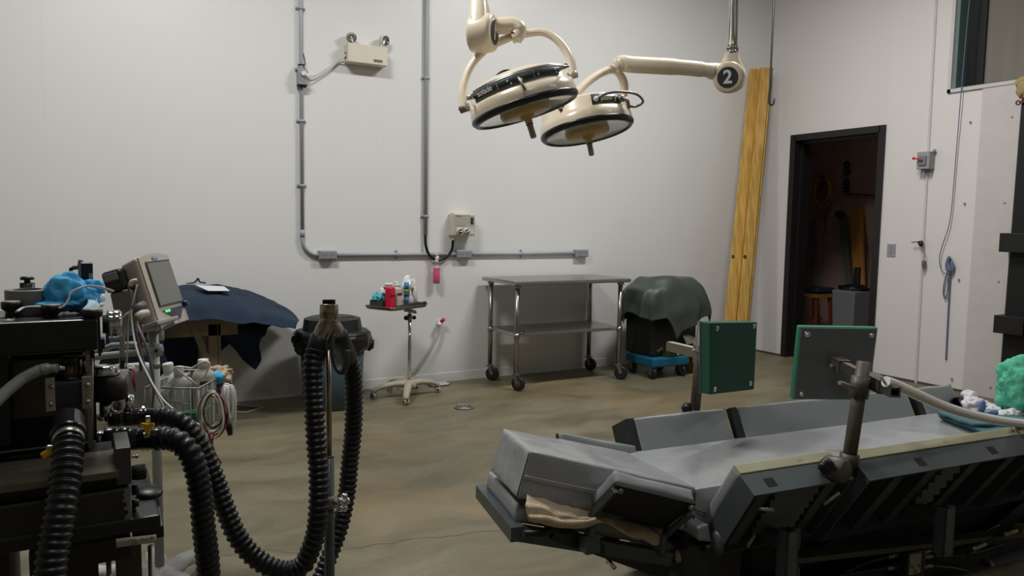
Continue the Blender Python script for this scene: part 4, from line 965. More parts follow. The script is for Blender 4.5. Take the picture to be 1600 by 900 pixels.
def hub(T, px, py, k, ax, r, t, topx, topy, txt, tr):
    c = dep(px, py, k); ax = Vector(ax).normalized()
    b = B(); e = .022; b.lathe([(0, -t/2), (r-e, -t/2), (r-.006, -t/2+.006), (r, -t/2+e), (r, t/2-e), (r-.006, t/2-.006), (r-e, t/2), (0, t/2)], c, ax, 48)
    tp_ = dep(topx, topy, k); x, y, z = frame(tp_-c)
    side = (tp_-c).normalized().cross(ax).normalized(); rows = []
    for f, wv, tv in ((0.05, r*.98, t*.49), (.4, r*.84, t*.47), (.75, r*.52, t*.42), (1.0, r*.42, t*.36)):
        m = c.lerp(tp_, f); rows.append([m+side*wv*math.copysign(abs(math.cos(a))**.6, math.cos(a))+ax*tv*.82*math.copysign(abs(math.sin(a))**.6, math.sin(a)) for a in [2*PI*i/24 for i in range(24)]])
    b.grid(rows, True); b._face([b.bm.verts.new(p) for p in rows[-1]])
    H = obj('hub', b, cream, T)
    b = B(); b.cyl(c+ax*(t/2-.002), c+ax*(t/2+.002), tr, seg=40); D = obj('number_disc', b, hub_dark, H)
    r_ax = Vector((0, 0, 1)).cross(ax).normalized()
    text(txt, tr*1.75, c+ax*(t/2+.003), r_ax, ax.cross(r_ax), num_white, D, .001, 'numeral', True)
    return H, c
# ---- light 1
K1 = 3.95
T = thing('surgical_light', 'cream surgical light numbered 1, with a long grab bar over its panel', 'surgical light', dep(752, 40, K1), group='cream surgical lights')
c, mj, n, tp, P, PN, s = light_head(T, 820, 169, K1, 17.5, 9, .285, -1.02, .92)
b = B()
for th in (-.38, .34): b.grid([[P(th, .2625, h) for h in (-.148, -.10)], [P(th+.006, .2625, h) for h in (-.148, -.10)]])
for th, h, w, hh in ((-.18, -.128, .035, .010), (.03, -.128, .03, .008), (-.12, -.108, .03, .008), (.1, -.112, .02, .012), (.42, -.115, .03, .012), (.82, -.13, .03, .012), (.84, -.108, .03, .01)):
    b.grid([[P(th, .2625, h+hh/2), P(th, .2625, h-hh/2)], [P(th+w, .2625, h+hh/2), P(th+w, .2625, h-hh/2)]])
obj('panel_marks', b, num_white, PN)
th = -.66; o_ = P(th, .266, -.124); r1 = (P(th+.1, .266, -.124)-P(th-.1, .266, -.124)).normalized()
text('solade', .040, o_, r1, -n, num_white, PN, .0008, 'panel_lettering')
th = .62; o_ = P(th, .266, -.14); r1 = (P(th+.1, .266, -.13)-P(th-.1, .266, -.13)).normalized()
text('-------', .018, o_, r1, -n, num_white, PN, .0008, 'panel_lettering')
b = B(); b.tube([P(-1.05+2.12*i/30, .300, -.120-.02*math.cos((-1.05+2.12*i/30)*1.3)) for i in range(31)], .005, 10)
b.cyl(P(-1.0, .25, -.128), P(-1.0, .302, -.128), .012, seg=12); b.cyl(P(1.0, .25, -.128), P(1.0, .302, -.128), .012, seg=12); obj('grab_bar', b, steel, T)
b = B(); b.tube([P(.04, .262, -.112), P(.05, .30, -.11), P(.07, .305, -.07), P(.09, .302, -.035)], [.010, .007, .006, .007], 10); obj('focus_lever', b, dull_steel, T)
b = B(); q = c+n*(-.182*s)-mj*.05; b.ball(q, .055*s, (1, 1, .6), Matrix((mj, tp, n)).transposed()); obj('top_knob', b, black_plastic, T)
b = B(); yk = [dep(x, y, K1+o) for x, y, o in ((723, 171, 0), (723, 140, .02), (734, 106, .04), (757, 79, .05), (790, 61, .05), (808, 56, .05), (845, 50, .05), (870, 62, .04), (889, 88, .03), (897, 119, 0))]
b.tube(crom(yk, 8), .021, 16, flat=1.25); YK = obj('yoke', b, cream, T)
for x, y, sg in ((724, 170, -1), (896, 117, 1)):
    q = dep(x, y, K1); b = B(); b.cyl(q-mj*sg*.035, q+mj*sg*.02, .020, seg=18); obj('pivot', b, cream_plastic if sg > 0 else dull_steel, YK)
b = B(); b.tube(crom([dep(x, y, K1+.0) for x, y in ((762, 40), (785, 40), (802, 40), (810, 46), (807, 57), (800, 60))], 6), [.044]*12+[.043]*8+[.040]*6+[.028]*5, 20); obj('arm', b, cream, T)
T_ = (EYE-c).normalized()
H, hc = hub(T, 754, 52, K1-.02, R_*.955+T_*.30+U_*.02, .098, .13, 747, -8, '1', .062)
tp1 = dep(747, -10, K1-.02); b = B(); b.cyl(tp1+Vector((0, 0, -.02)), (tp1.x, tp1.y, CEIL), .027, seg=20); obj('post', b, chrome, T)
# ---- light 2
K2 = 4.6
T = thing('surgical_light', 'cream surgical light numbered 2, hanging by a long arm from a chrome post', 'surgical light', dep(1140, 120, K2), group='cream surgical lights')
c, mj, n, tp, P, PN, s = light_head(T, 917, 203, K2, 12.0, 13.5, .282, .22, 1.02)
b = B(); th = .50
b.ball(P(.32, .262, -.124), .016, (1, 1, 1), sub=2)
for h in (-.14, -.124, -.108): b.grid([[P(.80, .2635, h+.004), P(.80, .2635, h-.004)], [P(.83, .2635, h+.004), P(.83, .2635, h-.004)]])
obj('panel_marks', b, num_white, PN)
o_ = P(.56, .266, -.122); r1 = (P(.62, .266, -.12)-P(.48, .266, -.12)).normalized(); text('pmmi', .034, o_, r1, -n, M('pale_yellow_print', 'cfc9a0', .5), PN, .0008, 'panel_lettering', True)
b = B(); b.tube(crom([P(.34, .265, -.125), P(.5, .292, -.14), P(.75, .325, -.14), P(1.05, .36, -.12), P(1.35, .36, -.09), P(1.35, .31, -.07), P(1.15, .275, -.08)], 6), .0075, 10); obj('grab_bar', b, dull_steel, T)
b = B(); b.ball(P(.97, .275, -.12), .024, sub=2); b.tube([P(.97, .29, -.12), P(1.02, .305, -.09), P(1.05, .30, -.04)], [.014, .012, .009], 10); obj('focus_lever', b, dull_steel, T)
yk = [dep(x, y, K2+o) for x, y, o in ((884, 171, -.17), (897, 150, -.14), (915, 131, -.08), (936, 116, -.02), (956, 109, .02), (969, 116, .08), (975, 134, .14), (971, 158, .18))]
b = B(); b.tube(crom(yk, 8), .030, 16, flat=.8); YK = obj('yoke', b, cream, T)
q = dep(882, 170, K2-.2); b = B(); b.cyl(q, q-T_*.10, .026, seg=20); obj('pivot', b, cream, YK)
q = dep(878, 169, K2-.205); b = B(); T2 = (EYE-q).normalized(); b.cyl(q, q+T2*.006, .021, seg=24); D = obj('number_disc', b, hub_dark, YK)
text('2', .034, q+T2*.007, (R_*.35+U_*.93), (-R_*.93+U_*.35), num_white, D, .001, 'numeral', True)
b = B(); b.tube(crom([dep(x, y, K2) for x, y in ((960, 108), (963, 104), (968, 100), (976, 99), (990, 101), (1060, 105), (1100, 109), (1115, 111))], 6), [.034]*6+[.043]*6+[.049]*6+[.050]*12+[.046]*6+[.042]*8, 20); obj('arm', b, cream, T)
b = B(); q = dep(1105, 110, K2+.03); q2 = dep(1124, 113, K2+.03); b.cyl(q, q2, .046, .056, 24); obj('arm_socket', b, cream, T)
T2 = (EYE-dep(1140, 120, K2)).normalized()
H, hc = hub(T, 1140, 121, K2, T2*.97-R_*.2, .094, .12, 1144, 83, '2', .062)
pt = dep(1144, 84, K2); b = B(); b.cyl(pt, (pt.x, pt.y, CEIL), .029, seg=24); b.cyl(pt+Vector((0, 0, -.01)), pt+Vector((0, 0, .03)), .037, seg=24); b.cyl(pt+Vector((0, 0, .03)), pt+Vector((0, 0, .05)), .037, .029, seg=24); obj('post', b, chrome, T)
# =================================================================== OPERATING TABLE (local frame: u along, v across to the far side)
TA = math.radians(-5.6); TU = Vector((math.cos(TA), math.sin(TA), 0)); TVv = Vector((-math.sin(TA), math.cos(TA), 0)); TO = Vector((1.849, 1.92, 0)); ZZ = Vector((0, 0, 1))
TR = Matrix((TU, TVv, ZZ)).transposed()
def tl(u, v, z): return TO+TU*u+TVv*v+ZZ*z
def onV(x, y, v):
    d = ray(x, y); t = (v-(EYE-TO).dot(TVv))/d.dot(TVv); return EYE+d*t
def onPl(x, y, p, n): d = ray(x, y); return EYE+d*((p-EYE).dot(n)/d.dot(n))
vinyl = M('grey_vinyl', '929597', .3, var=.05, scale=5, bump=1.0, bscale=8, coat=.3)
vinyl2 = M('grey_vinyl_pad', '898d8f', .36, var=.05, scale=6, bump=.12, bscale=9)
foam = M('yellowed_cream_vinyl', 'a5a487', .4, var=.08)
tmet = M('table_grey_paint', '4b5254', .4, metal=.2, var=.15, scale=10)
tdk = M('table_dark_paint', '2b2e2f', .45, metal=.2, var=.25, scale=12)
thread = M('white_piping', 'b9bcb8', .5)
seamk = M('dark_seam', '2c2e30', .7)
OT = thing('operating_table', 'large grey padded V-shaped operating table with a raised head section', 'operating table', tl(1.2, .22, 0))
# ---- main mattress (soft block with subdivided, slightly puffed surface)
def cushion(c8, name, mat, par, bev=.018, amp=.006, fr=7, seed=0, nu=28, nv=12, nz=5):
    """c8: bottom 4 + top 4 corners (near-left, near-right, far-right, far-left)"""
    b0, b1, b2, b3, t0, t1, t2, t3 = [Vector(p) for p in c8]
    def P(s, t, w): lo = b0.lerp(b1, s).lerp(b3.lerp(b2, s), t); hi = t0.lerp(t1, s).lerp(t3.lerp(t2, s), t); return lo.lerp(hi, w)
    cen = P(.5, .5, .5); bm = B(); L = ((b1-b0).length, (b3-b0).length, (t0-b0).length)
    def soft(s, t, w):
        p = P(s, t, w)
        q = [s*L[0], t*L[1], w*L[2]]; d = []
        out = [min(bev, x, l-x) if True else 0 for x, l in zip(q, L)]
        # round the edges by pulling in where two or more faces meet
        f = [1-min(1, o/bev) for o in out]; k = sorted(f)[1]
        pull = (k**2)*bev*.35
        pu = 1+.0*s
        bulge = math.sin(PI*s)**.5*math.sin(PI*t)**.5 if w > .99 else 0
        n = noise.noise(p*fr+Vector((seed, 0, 0)))*amp+noise.noise(p*fr*3)*amp*.35
        dirn = (p-cen).normalized()
        return p-dirn*pull+dirn*n+(t0-b0).normalized()*bulge*.006
    def lin_(n, L_):
        a = [0, bev*.4/L_, bev/L_]; a = [x for x in a if x < .4]; m = [a[-1]+(1-2*a[-1])*i/n for i in range(1, n)]
        return a+m+[1-x for x in reversed(a)]
    S_, T2, W2 = lin_(nu, L[0]), lin_(nv, L[1]), lin_(nz, L[2]); cache = {}
    def vert(s, t, w):
        k = (round(s, 5), round(t, 5), round(w, 5))
        if k not in cache: cache[k] = bm.bm.verts.new(soft(s, t, w))
        return cache[k]
    def face(A, C, f):
        for i in range(len(A)-1):
            for j in range(len(C)-1): bm._face([f(A[i], C[j]), f(A[i+1], C[j]), f(A[i+1], C[j+1]), f(A[i], C[j+1])], True)
    for w in (0, 1): face(S_, T2, lambda a, c_: vert(a, c_, w))
    for t in (0, 1): face(S_, W2, lambda a, c_: vert(a, t, c_))
    for s_ in (0, 1): face(T2, W2, lambda a, c_: vert(s_, a, c_))
    return obj(name, bm, mat, par)
MZ0, MZ1 = .35, .50
MT = cushion([tl(0, 0, MZ0), tl(2.75, 0, MZ0), tl(2.75, .46, MZ0), tl(0, .46, MZ0), tl(0, 0, MZ1), tl(2.75, 0, MZ1), tl(2.75, .46, MZ1), tl(0, .46, MZ1)], 'mattress', vinyl, OT, .02, .007, 6, 1, 60, 14)
def seam(pts, par, mat=seamk, r=.0022): b = B(); b.tube(crom(pts, 6), r, 6); return obj('seam', b, mat, par)
seam([tl(-.002, -.003, MZ0+.01), tl(-.003, -.004, .43), tl(0, -.002, MZ1-.008)], MT)
seam([tl(-.002, -.003, .43), tl(.06, -.006, .40), tl(.10, -.006, MZ0)], MT)
# ---- head cushion, raised toward the end
dn = Vector((-.045, 0, -.150))
def hp_(u, v, z, k=0): return tl(u+dn.x*k, v, z+dn.z*k)
HC_ = cushion([hp_(-.615, .055, .69, 1), hp_(.01, .0, .505, 1), hp_(.01, .45, .505, 1), hp_(-.59, .345, .69, 1), hp_(-.615, .055, .69), hp_(.01, .0, .505), hp_(.01, .45, .505), hp_(-.59, .345, .69)], 'head_cushion', vinyl, OT, .016, .006, 7, 5, 36, 16, 8)
seam([hp_(-.620, .050, .69, f) for f in (0.02, .25, .5, .75, .98)], HC_)
seam([hp_(-.617+.60*f, .048-.05*f, .69-.178*f, .5) for f in (0, .2, .4, .6, .8)], HC_, thread, .0018)
# ---- lower frame of the head section with its own thin pad
fr0, fr1, fr2, fr3 = (-.665, .055, .43), (-.10, .0, .272), (-.10, .45, .272), (-.625, .42, .43)
b = B(); b.beam(tl(*fr0), tl(*fr1), .045, .045, ZZ); b.beam(tl(*fr3), tl(*fr2), .045, .045, ZZ); b.beam(tl(fr0[0], fr0[1]-.022, fr0[2]), tl(fr3[0], fr3[1]+.022, fr3[2]), .045, .048, ZZ); b.beam(tl(-.3, .0, .33), tl(-.3, .44, .33), .04, .04, ZZ)
HF = obj('head_frame', b, tmet, OT)
b = B(); e = tl(fr0[0], fr0[1]-.0235, fr0[2]); d = (tl(*fr1)-tl(*fr0)).normalized(); b.beam(e+d*.012-ZZ*.0+Vector((0, 0, 0)), e+d*.045, .030, .003, ZZ); obj('socket_hole', b, M('hole_black', '050505', .8), HF)
off = .028
cushion([tl(-.66, .07, .455), tl(-.12, .02, .305), tl(-.12, .43, .305), tl(-.625, .41, .455), tl(-.65, .075, .515), tl(-.11, .025, .365), tl(-.11, .42, .365), tl(-.615, .405, .515)], 'head_pad', vinyl2, OT, .02, .005, 8, 9, 24, 12)
# ---- side pads of the head section
def tiltpad(A, Bq, C, D, th, par, lab=None):        # A,B rim; C,D lower edge (under side board); padding on the inner side
    A, Bq, C, D = [Vector(p) for p in (A, Bq, C, D)]
    n = (Bq-A).cross(D-A).normalized()
    if n.z < 0: n = -n
    cushion([D+n*.012, C+n*.012, Bq+n*.012, A+n*.012, D+n*th, C+n*th, Bq+n*th, A+n*th], 'side_pad', vinyl2, par, .016, .004, 8, 3, 20, 12, 4)
    b = B(); b.hexa([D, C, Bq, A, D+n*.012, C+n*.012, Bq+n*.012, A+n*.012]); o = obj('side_board', b, tdk, par)
    return n, o
A = onV(963, 758, -.11); Bq = onV(1088, 788, -.13); C = onV(1040, 826, -.01); D = onV(926, 796, -.005)
n, o = tiltpad(A, Bq, C, D, .055, OT)
b = B()
for p in (A.lerp(D, .12).lerp(Bq.lerp(C, .12), .08), Bq.lerp(C, .1).lerp(A.lerp(D, .1), .03)): b.ball(p-n*.004, .012, sub=2)
obj('bolt', b, dull_steel, o)
b = B(); q = D.lerp(A, .25).lerp(C, .03)-n*.012; b.beam(A.lerp(D, .08)-n*.010, D-n*.014, .02, .02); q2 = onV(921, 847, -.03); b.beam(D-n*.014, q2, .022, .022)
b.box(q2-ZZ*.005, (.05, .05, .05), TR); obj('support_arm', b, tmet, OT)
b = B(); b.tube(crom([Bq.lerp(C, .15)-n*.014, C-n*.02, onV(1038, 838, -.04), onV(1034, 868, -.03)], 6), .012, 10); obj('support_arm', b, tmet, OT)
A2 = onV(868, 678, .50); B2 = onV(984, 698, .50); n2 = (TVv*.9+ZZ*.45).normalized(); dd = (ZZ*-.9+TVv*-.35).normalized()*.13
tiltpad(A2-ZZ*.0, B2, B2+dd, A2+dd, .045, OT)
# ---- V side panels
PU = math.sqrt(.17**2+.27**2)
def sidepanel(u0, u1, near=True, ribs=2, slots=(), louv=None, zr=.60, vr=-.17, vb=0.0, zb=.33, step=0):
    sg = 1 if near else -1
    if not near: vr, vb = .46-vr+.0, .46-vb
    d = Vector((0, vb-vr, zb-zr)); Ls = d.length; d.normalize()      # down slope
    n = Vector((0, d.z, -d.y)) if near else Vector((0, -d.z, d.y))   # outward
    if (n.y > 0) == near: n = -n
    def Pq(u, s, o): return tl(u, vr+d.y*s+n.y*o, zr+d.z*s+n.z*o)
    PT = obj  # noqa
    root = B(); t = .008; W_o = .085
    def pl(ua, ub, sa, sb, oa, ob): root.hexa([Pq(ua, sb, oa), Pq(ub, sb, oa), Pq(ub, sb, ob), Pq(ua, sb, ob), Pq(ua, sa, oa), Pq(ub, sa, oa), Pq(ub, sa, ob), Pq(ua, sa, ob)])
    pl(u0, u1, 0, Ls, 0, t)                         # web
    pl(u0, u1, 0, t, t, W_o); pl(u0, u1, Ls-t, Ls, t, W_o)    # flanges
    pl(u0, u0+t, t, Ls-t, t, W_o); pl(u1-t, u1, t, Ls-t, t, W_o)
    for ur in (ribs if isinstance(ribs, tuple) else [u0+(u1-u0)*(k+1)/(ribs+1) for k in range(ribs)]):
         pl(ur-.03, ur-.022, t, Ls-t, t, W_o*.75); pl(ur+.022, ur+.03, t, Ls-t, t, W_o*.75); pl(ur-.03, ur+.03, t, Ls-t, W_o*.68, W_o*.75)
    PNL = obj('side_panel', root, tmet, OT)
    cushion([Pq(u0, Ls, -.045), Pq(u1, Ls, -.045), Pq(u1, Ls, 0), Pq(u0, Ls, 0), Pq(u0, 0.004, -.045), Pq(u1, .004, -.045), Pq(u1, .004, 0), Pq(u0, .004, 0)] if near else [Pq(u0, Ls, 0), Pq(u1, Ls, 0), Pq(u1, Ls, -.05), Pq(u0, Ls, -.05), Pq(u0, .004, 0), Pq(u1, .004, 0), Pq(u1, .004, -.05), Pq(u0, .004, -.05)], 'panel_pad', vinyl2, PNL, .014, .003, 8, u0, 30, 4, 10)
    if near:
        b = B(); b.hexa([Pq(u0+.005, .012, -.047), Pq(u1-.005, .012, -.047), Pq(u1-.005, .012, -.002), Pq(u0+.005, .012, -.002), Pq(u0+.005, -.003, -.042), Pq(u1-.005, -.003, -.042), Pq(u1-.005, -.003, -.003), Pq(u0+.005, -.003, -.003)], .003)
        o = obj('edge_strip', b, foam, PNL, label='yellowed cream edge strip')
    else:
        b = B(); b.hexa([Pq(u1-.0, Ls, -.045), Pq(u1+.012, Ls, -.045), Pq(u1+.012, Ls, -.005), Pq(u1, Ls, -.005), Pq(u1-.0, 0, -.045), Pq(u1+.012, 0, -.045), Pq(u1+.012, 0, -.005), Pq(u1, 0, -.005)]); obj('edge_strip', b, foam, PNL, label='yellowed cream edge strip')
    for us in slots:
        b = B(); b.hexa([Pq(us, .0, .028), Pq(us+.04, .0, .028), Pq(us+.04, .0, .062), Pq(us, .0, .062), Pq(us, -.0012, .028), Pq(us+.04, -.0012, .028), Pq(us+.04, -.0012, .062), Pq(us, -.0012, .062)]); obj('slot', b, M('hole_black', '050505', .8), PNL)
    if louv:
        ua, ub, cnt = louv
        for k in range(cnt):
            s = .06+k*(Ls-.10)/cnt; b = B(); b.beam(Pq(ua, s, .062), Pq(ub, s, .062), .010, .030, ZZ); obj('louvre', b, tmet, PNL)
    return Pq, PNL, Ls
Pq, PNL, Ls = sidepanel(.048, .490, True, (.125, .43), (.125,), (.18, .375, 6))
# end lug, handles on panel 1
hm = M('bare_metal_rod', '9a9484', .4, metal=.7)
def rod(x0, y0, x1_, y1_, v, par, r=.0065):
    b = B(); b.cyl(onV(x0, y0, v), onV(x1_, y1_, v-.01), r, seg=10); obj('lock_handle', b, hm, par)
rod(1187, 795, 1208, 797, -.245, PNL); rod(1287, 788, 1311, 770, -.245, PNL); rod(1167, 855, 1179, 835, -.13, PNL)
b = B(); b.ball(Pq(.05, Ls-.03, .06), .035, (.5, 1, 1.3), TR, 3); obj('hinge_lug', b, tmet, PNL)
Pq, PNL, Ls = sidepanel(.528, 1.445, True, (.73, .90, 1.14, 1.36), (.80, 1.20), (.96, 1.06, 6), vr=-.205, zr=.602, zb=.30, vb=.0)
Pq, PNL, Ls = sidepanel(1.455, 2.30, True, 2, (1.75,), None, vr=-.205, zb=.30)
for ua, ub, nr in ((.085, .55, 1), (.625, 1.68, 2), (1.775, 2.02, 1)):
    Pq, PNL, Ls = sidepanel(ua, ub, False, nr, vr=-.10, zb=.38, vb=.02)
    b = B(); b.hexa([Pq(ua-.036, Ls, -.045), Pq(ua-.001, Ls, -.045), Pq(ua-.001, Ls, .085), Pq(ua-.036, Ls, .085), Pq(ua-.036, 0, -.045), Pq(ua-.001, 0, -.045), Pq(ua-.001, 0, .085), Pq(ua-.036, 0, .085)], .002); obj('end_block', b, tdk, PNL)
# tall end pad leaning on the far side
q0, q1, q2, q3 = onV(1440, 650, .50), onV(1502, 642, .50), onV(1490, 607, .56), onV(1437, 612, .56)
cushion([q0, q1, q1+TVv*.05, q0+TVv*.05, q3, q2, q2+TVv*.05, q3+TVv*.05], 'end_pad', M('olive_grey_vinyl', '7f857c', .4, bump=.1, bscale=9), OT, .012, .003, 8, 3, 14, 4, 6)
# ---- understructure
b = B(); b.beam(tl(-.02, .02, .30), tl(2.7, .02, .30), .05, .09, ZZ); b.beam(tl(-.02, .44, .30), tl(2.7, .44, .30), .05, .09, ZZ)
for u in (0.0, .7, 1.4, 2.1, 2.7): b.beam(tl(u, .0, .30), tl(u, .46, .30), .06, .07, ZZ)
FR = obj('main_frame', b, tdk, OT)
b = B(); b.bb((-.5, -.5, -.5), (-.4, -.4, -.4)); b.bm.clear()
b.hexa([tl(-.06, -.04, .20), tl(.18, -.04, .17), tl(.18, .5, .17), tl(-.06, .5, .20), tl(-.08, -.04, .31), tl(.2, -.04, .33), tl(.2, .5, .33), tl(-.08, .5, .31)]); obj('pivot_housing', b, tdk, FR)
cushion([onV(1092, 846, -.06), onV(1113, 848, -.06), onV(1113, 848, -.06)+TVv*.12, onV(1092, 846, -.06)+TVv*.12, onV(1091, 826, -.06), onV(1108, 820, -.06), onV(1108, 820, -.06)+TVv*.12, onV(1091, 826, -.06)+TVv*.12], 'corner_pad', vinyl2, OT, .01, .003, 9, 2, 8, 8, 5)
b = B(); b.cyl(onV(1100, 857, -.05), onV(1120, 854, -.05), .014, seg=18); obj('roller', b, tdk, OT)
b = B(); st0, st1 = onV(862, 830, .02), onV(1040, 893, .02); b.beam(st0, st1, .035, .045, ZZ); b.beam(st0, st0+(st1-st0).normalized()*-.02+ZZ*.05, .03, .03); b.beam(onV(900, 838, .02), onV(1060, 872, .02), .03, .02, ZZ); obj('lifting_strut', b, tdk, OT)
b = B(); b.tube([onV(818, 834, -.02), onV(846, 834, -.02), onV(860, 826, -.01), onV(890, 828, .0)], .0115, 10); obj('release_handle', b, black_plastic, OT)
b = B(); b.cyl(onV(950, 875, .02), onV(961, 888, -.01), .0075, seg=10); b.ball(onV(951, 876, .02), .011, sub=2); obj('lock_handle', b, chrome, OT)
cylm = M('blue_grey_cylinder', '555d66', .35, metal=.2)
b = B(); b.cyl(onV(1005, 868, .16), onV(1110, 925, .16), .055, seg=28); obj('hydraulic_cylinder', b, cylm, OT)
b = B(); b.ball(onV(1061, 868, -.02), .020, (.9, .9, 1.3), sub=2); obj('cream_knob', b, M('cream_knob', '9a9372', .5), OT)
# sockets below the near panels
def socket(xc, y0, y1, v, wd=.05):
    p0 = onV(xc, y0, v); p1 = onV(xc, y1, v); z1 = p1.z; p1 = Vector((p0.x, p0.y, z1))
    b = B(); w = wd/2; t = .006
    for (ua, ub, va, vb_) in ((-w, w, -w, -w+t), (-w, w, w-t, w), (-w, -w+t, -w, w), (w-t, w, -w, w)):
        b.hexa([p1+TU*ua+TVv*va, p1+TU*ub+TVv*va, p1+TU*ub+TVv*vb_, p1+TU*ua+TVv*vb_, p0+TU*ua+TVv*va, p0+TU*ub+TVv*va, p0+TU*ub+TVv*vb_, p0+TU*ua+TVv*vb_])
    b.beam(Vector((p0.x, p0.y, p0.z-.05)), Vector((p0.x, p0.y, p0.z-.05))+TVv*(-v+.02), .05, .04, ZZ)
    SK = obj('accessory_socket', b, tmet, OT)
    q = p0+TU*.042; h = p0.z-z1
    b = B(); b.tube(crom([q-ZZ*h*.02, q-ZZ*h*.3+TU*.004, q-ZZ*h*.48-TU*.012, q-ZZ*h*.62-TU*.004, q-ZZ*h*.8+TU*.008, q-ZZ*h], 6), .0085, 10); obj('lock_lever', b, tmet, SK)
socket(1232, 828, 915, -.19); socket(1477, 792, 864, -.23)
b = B(); b.beam(onV(1235, 872, -.10), onV(1640, 826, -.10), .06, .02, ZZ); obj('side_rail', b, M('olive_rail', '45453a', .5, var=.2), OT)
b = B(); vb0 = onV(1432, 885, -.14); b.box(vb0+TVv*.05, (.10, .10, .12), TR, .004); VB = obj('valve_block', b, tdk, OT)
b = B(); b.hexa([onV(1421, 899, -.145), onV(1438, 894, -.145), onV(1438, 894, -.145)+TVv*.006, onV(1421, 899, -.145)+TVv*.006, onV(1423, 867, -.145), onV(1440, 864, -.145), onV(1440, 864, -.145)+TVv*.006, onV(1423, 867, -.145)+TVv*.006]); VP = obj('valve_plate', b, M('pale_valve_plate', '8e897a', .5), VB)
b = B()
for x, y in ((1425.5, 886), (1436, 884), (1430.5, 892)): b.ball(onV(x, y, -.147), .006, sub=1)
obj('screw', b, M('dark_screws', '4a3d36', .6), VP)
for (x0, y0, x1_, y1_, x2_, y2_, x3, y3) in ((1440, 864, 1452, 860, 1500, 850, 1560, 820), (1441, 871, 1455, 869, 1510, 866, 1570, 850), (1440, 886, 1456, 884, 1500, 890, 1540, 905), (1400, 867, 1386, 870, 1350, 880, 1300, 905), (1400, 886, 1384, 888, 1350, 893, 1290, 903)):
    b = B(); b.cyl(onV(x0, y0, -.11), onV(x1_, y1_, -.11), .010, seg=12); ft = obj('hose_fitting', b, dull_steel, VB)
    b = B(); b.tube(crom([onV(x1_, y1_, -.11), onV(x2_, y2_, -.10), onV(x3, y3, -.06)], 8), .008, 8); obj('hydraulic_hose', b, black_rubber, OT)
b = B(); b.cyl(onV(1532, 888, -.05), onV(1660, 842, -.05), .055, seg=28); b.cyl(onV(1530, 889, -.05), onV(1536, 887, -.05), .06, seg=28); obj('hydraulic_cylinder', b, cylm, OT)
b = B(); b.tube(crom([onV(1510, 868, -.12), onV(1519, 860, -.13), onV(1538, 850, -.13), onV(1560, 838, -.13), onV(1575, 832, -.13), onV(1600, 826, -.12)], 6), .008, 8); HH = obj('hydraulic_hose', b, black_rubber, OT)
for a_, c_ in (((1518, 859), (1539, 850)), ((1567, 836), (1588, 829))):
    b = B(); b.cyl(onV(*a_, -.14), onV(*c_, -.14), .0105, seg=12); obj('hose_fitting', b, dull_steel, HH)
b = B(); b.box(onV(1597, 826, -.12), (.05, .05, .035), TR, .006); obj('yellow_fitting', b, M('dull_yellow', '8a7430', .5), OT)
# dark box added between the frame rails to keep the underside shaded
b = B(); b.hexa([tl(.35, .06, .09), tl(2.6, .06, .09), tl(2.6, .42, .09), tl(.35, .42, .09), tl(.3, .06, .30), tl(2.6, .06, .30), tl(2.6, .42, .30), tl(.3, .42, .30)]); obj('shade_block', b, tdk, OT)
# floor base
b = B(); b.beam(tl(.1, -.02, .05), tl(2.7, -.02, .05), .1, .09, ZZ); b.beam(tl(.1, .48, .05), tl(2.7, .48, .05), .1, .09, ZZ)
for u in (.15, 1.0, 1.9, 2.65): b.beam(tl(u, -.05, .05), tl(u, .5, .05), .12, .09, ZZ)
for u in (.5, 1.7):
    for v in (.04, .42): b.beam(tl(u, v, .08), tl(u+.45, v, .28), .05, .07)
    for v in (.06, .40): b.beam(tl(u+.5, v, .08), tl(u, v, .28), .04, .06)
obj('floor_base', b, tdk, OT)

# =================================================================== TOWELS, TUBE, BAG ON THE TABLE
towel = M('beige_towel', 'd6c2a6', .95, var=.12, scale=40, bump=.9, bscale=260)
rw = [[onV(x, y, .14) for x, y in ((824, 768), (860, 776), (900, 786), (940, 795), (985, 806), (1035, 818))],
      [onV(x, y, .045) for x, y in ((822, 773), (858, 783), (898, 794), (938, 803), (985, 816), (1036, 828))],
      [onV(x, y, -.022) for x, y in ((823, 786), (858, 796), (897, 806), (935, 812), (980, 826), (1036, 838))],
      [onV(x, y, -.034) for x, y in ((825, 800), (860, 808), (897, 815), (930, 810), (975, 832), (1030, 848))],
      [onV(x, y, -.036) for x, y in ((827, 812), (862, 822), (900, 824), (928, 816), (960, 822), (1020, 850))]]
b = B(); b.grid(loft(rw, 60, 7, .010, 22, 3)); TWL = obj('beige_towel', b, towel, None, 'beige towel stuffed under the raised head cushion', 'towel', solid=.006, loc=onV(880, 800, -.02))
b = B(); b.grid(loft([[onV(x, y, -.037) for x, y in ((826, 803), (850, 805), (880, 811), (905, 813), (930, 808))], [onV(x, y, -.045) for x, y in ((827, 808), (850, 811), (880, 817), (905, 817), (932, 811))], [onV(x, y, -.037) for x, y in ((827, 813), (850, 819), (882, 824), (908, 824), (930, 817))]], 40, 6, .005, 18, 8)); obj('towel_hem_fold', b, towel, TWL, solid=.005)
teal = M('teal_towel', '4c7179', .9, var=.12, scale=30, bump=.7, bscale=240)
TT = thing('folded_towel', 'folded teal surgical towel lying on the grey mattress', 'towel', tl(1.95, .3, MZ1+.005))
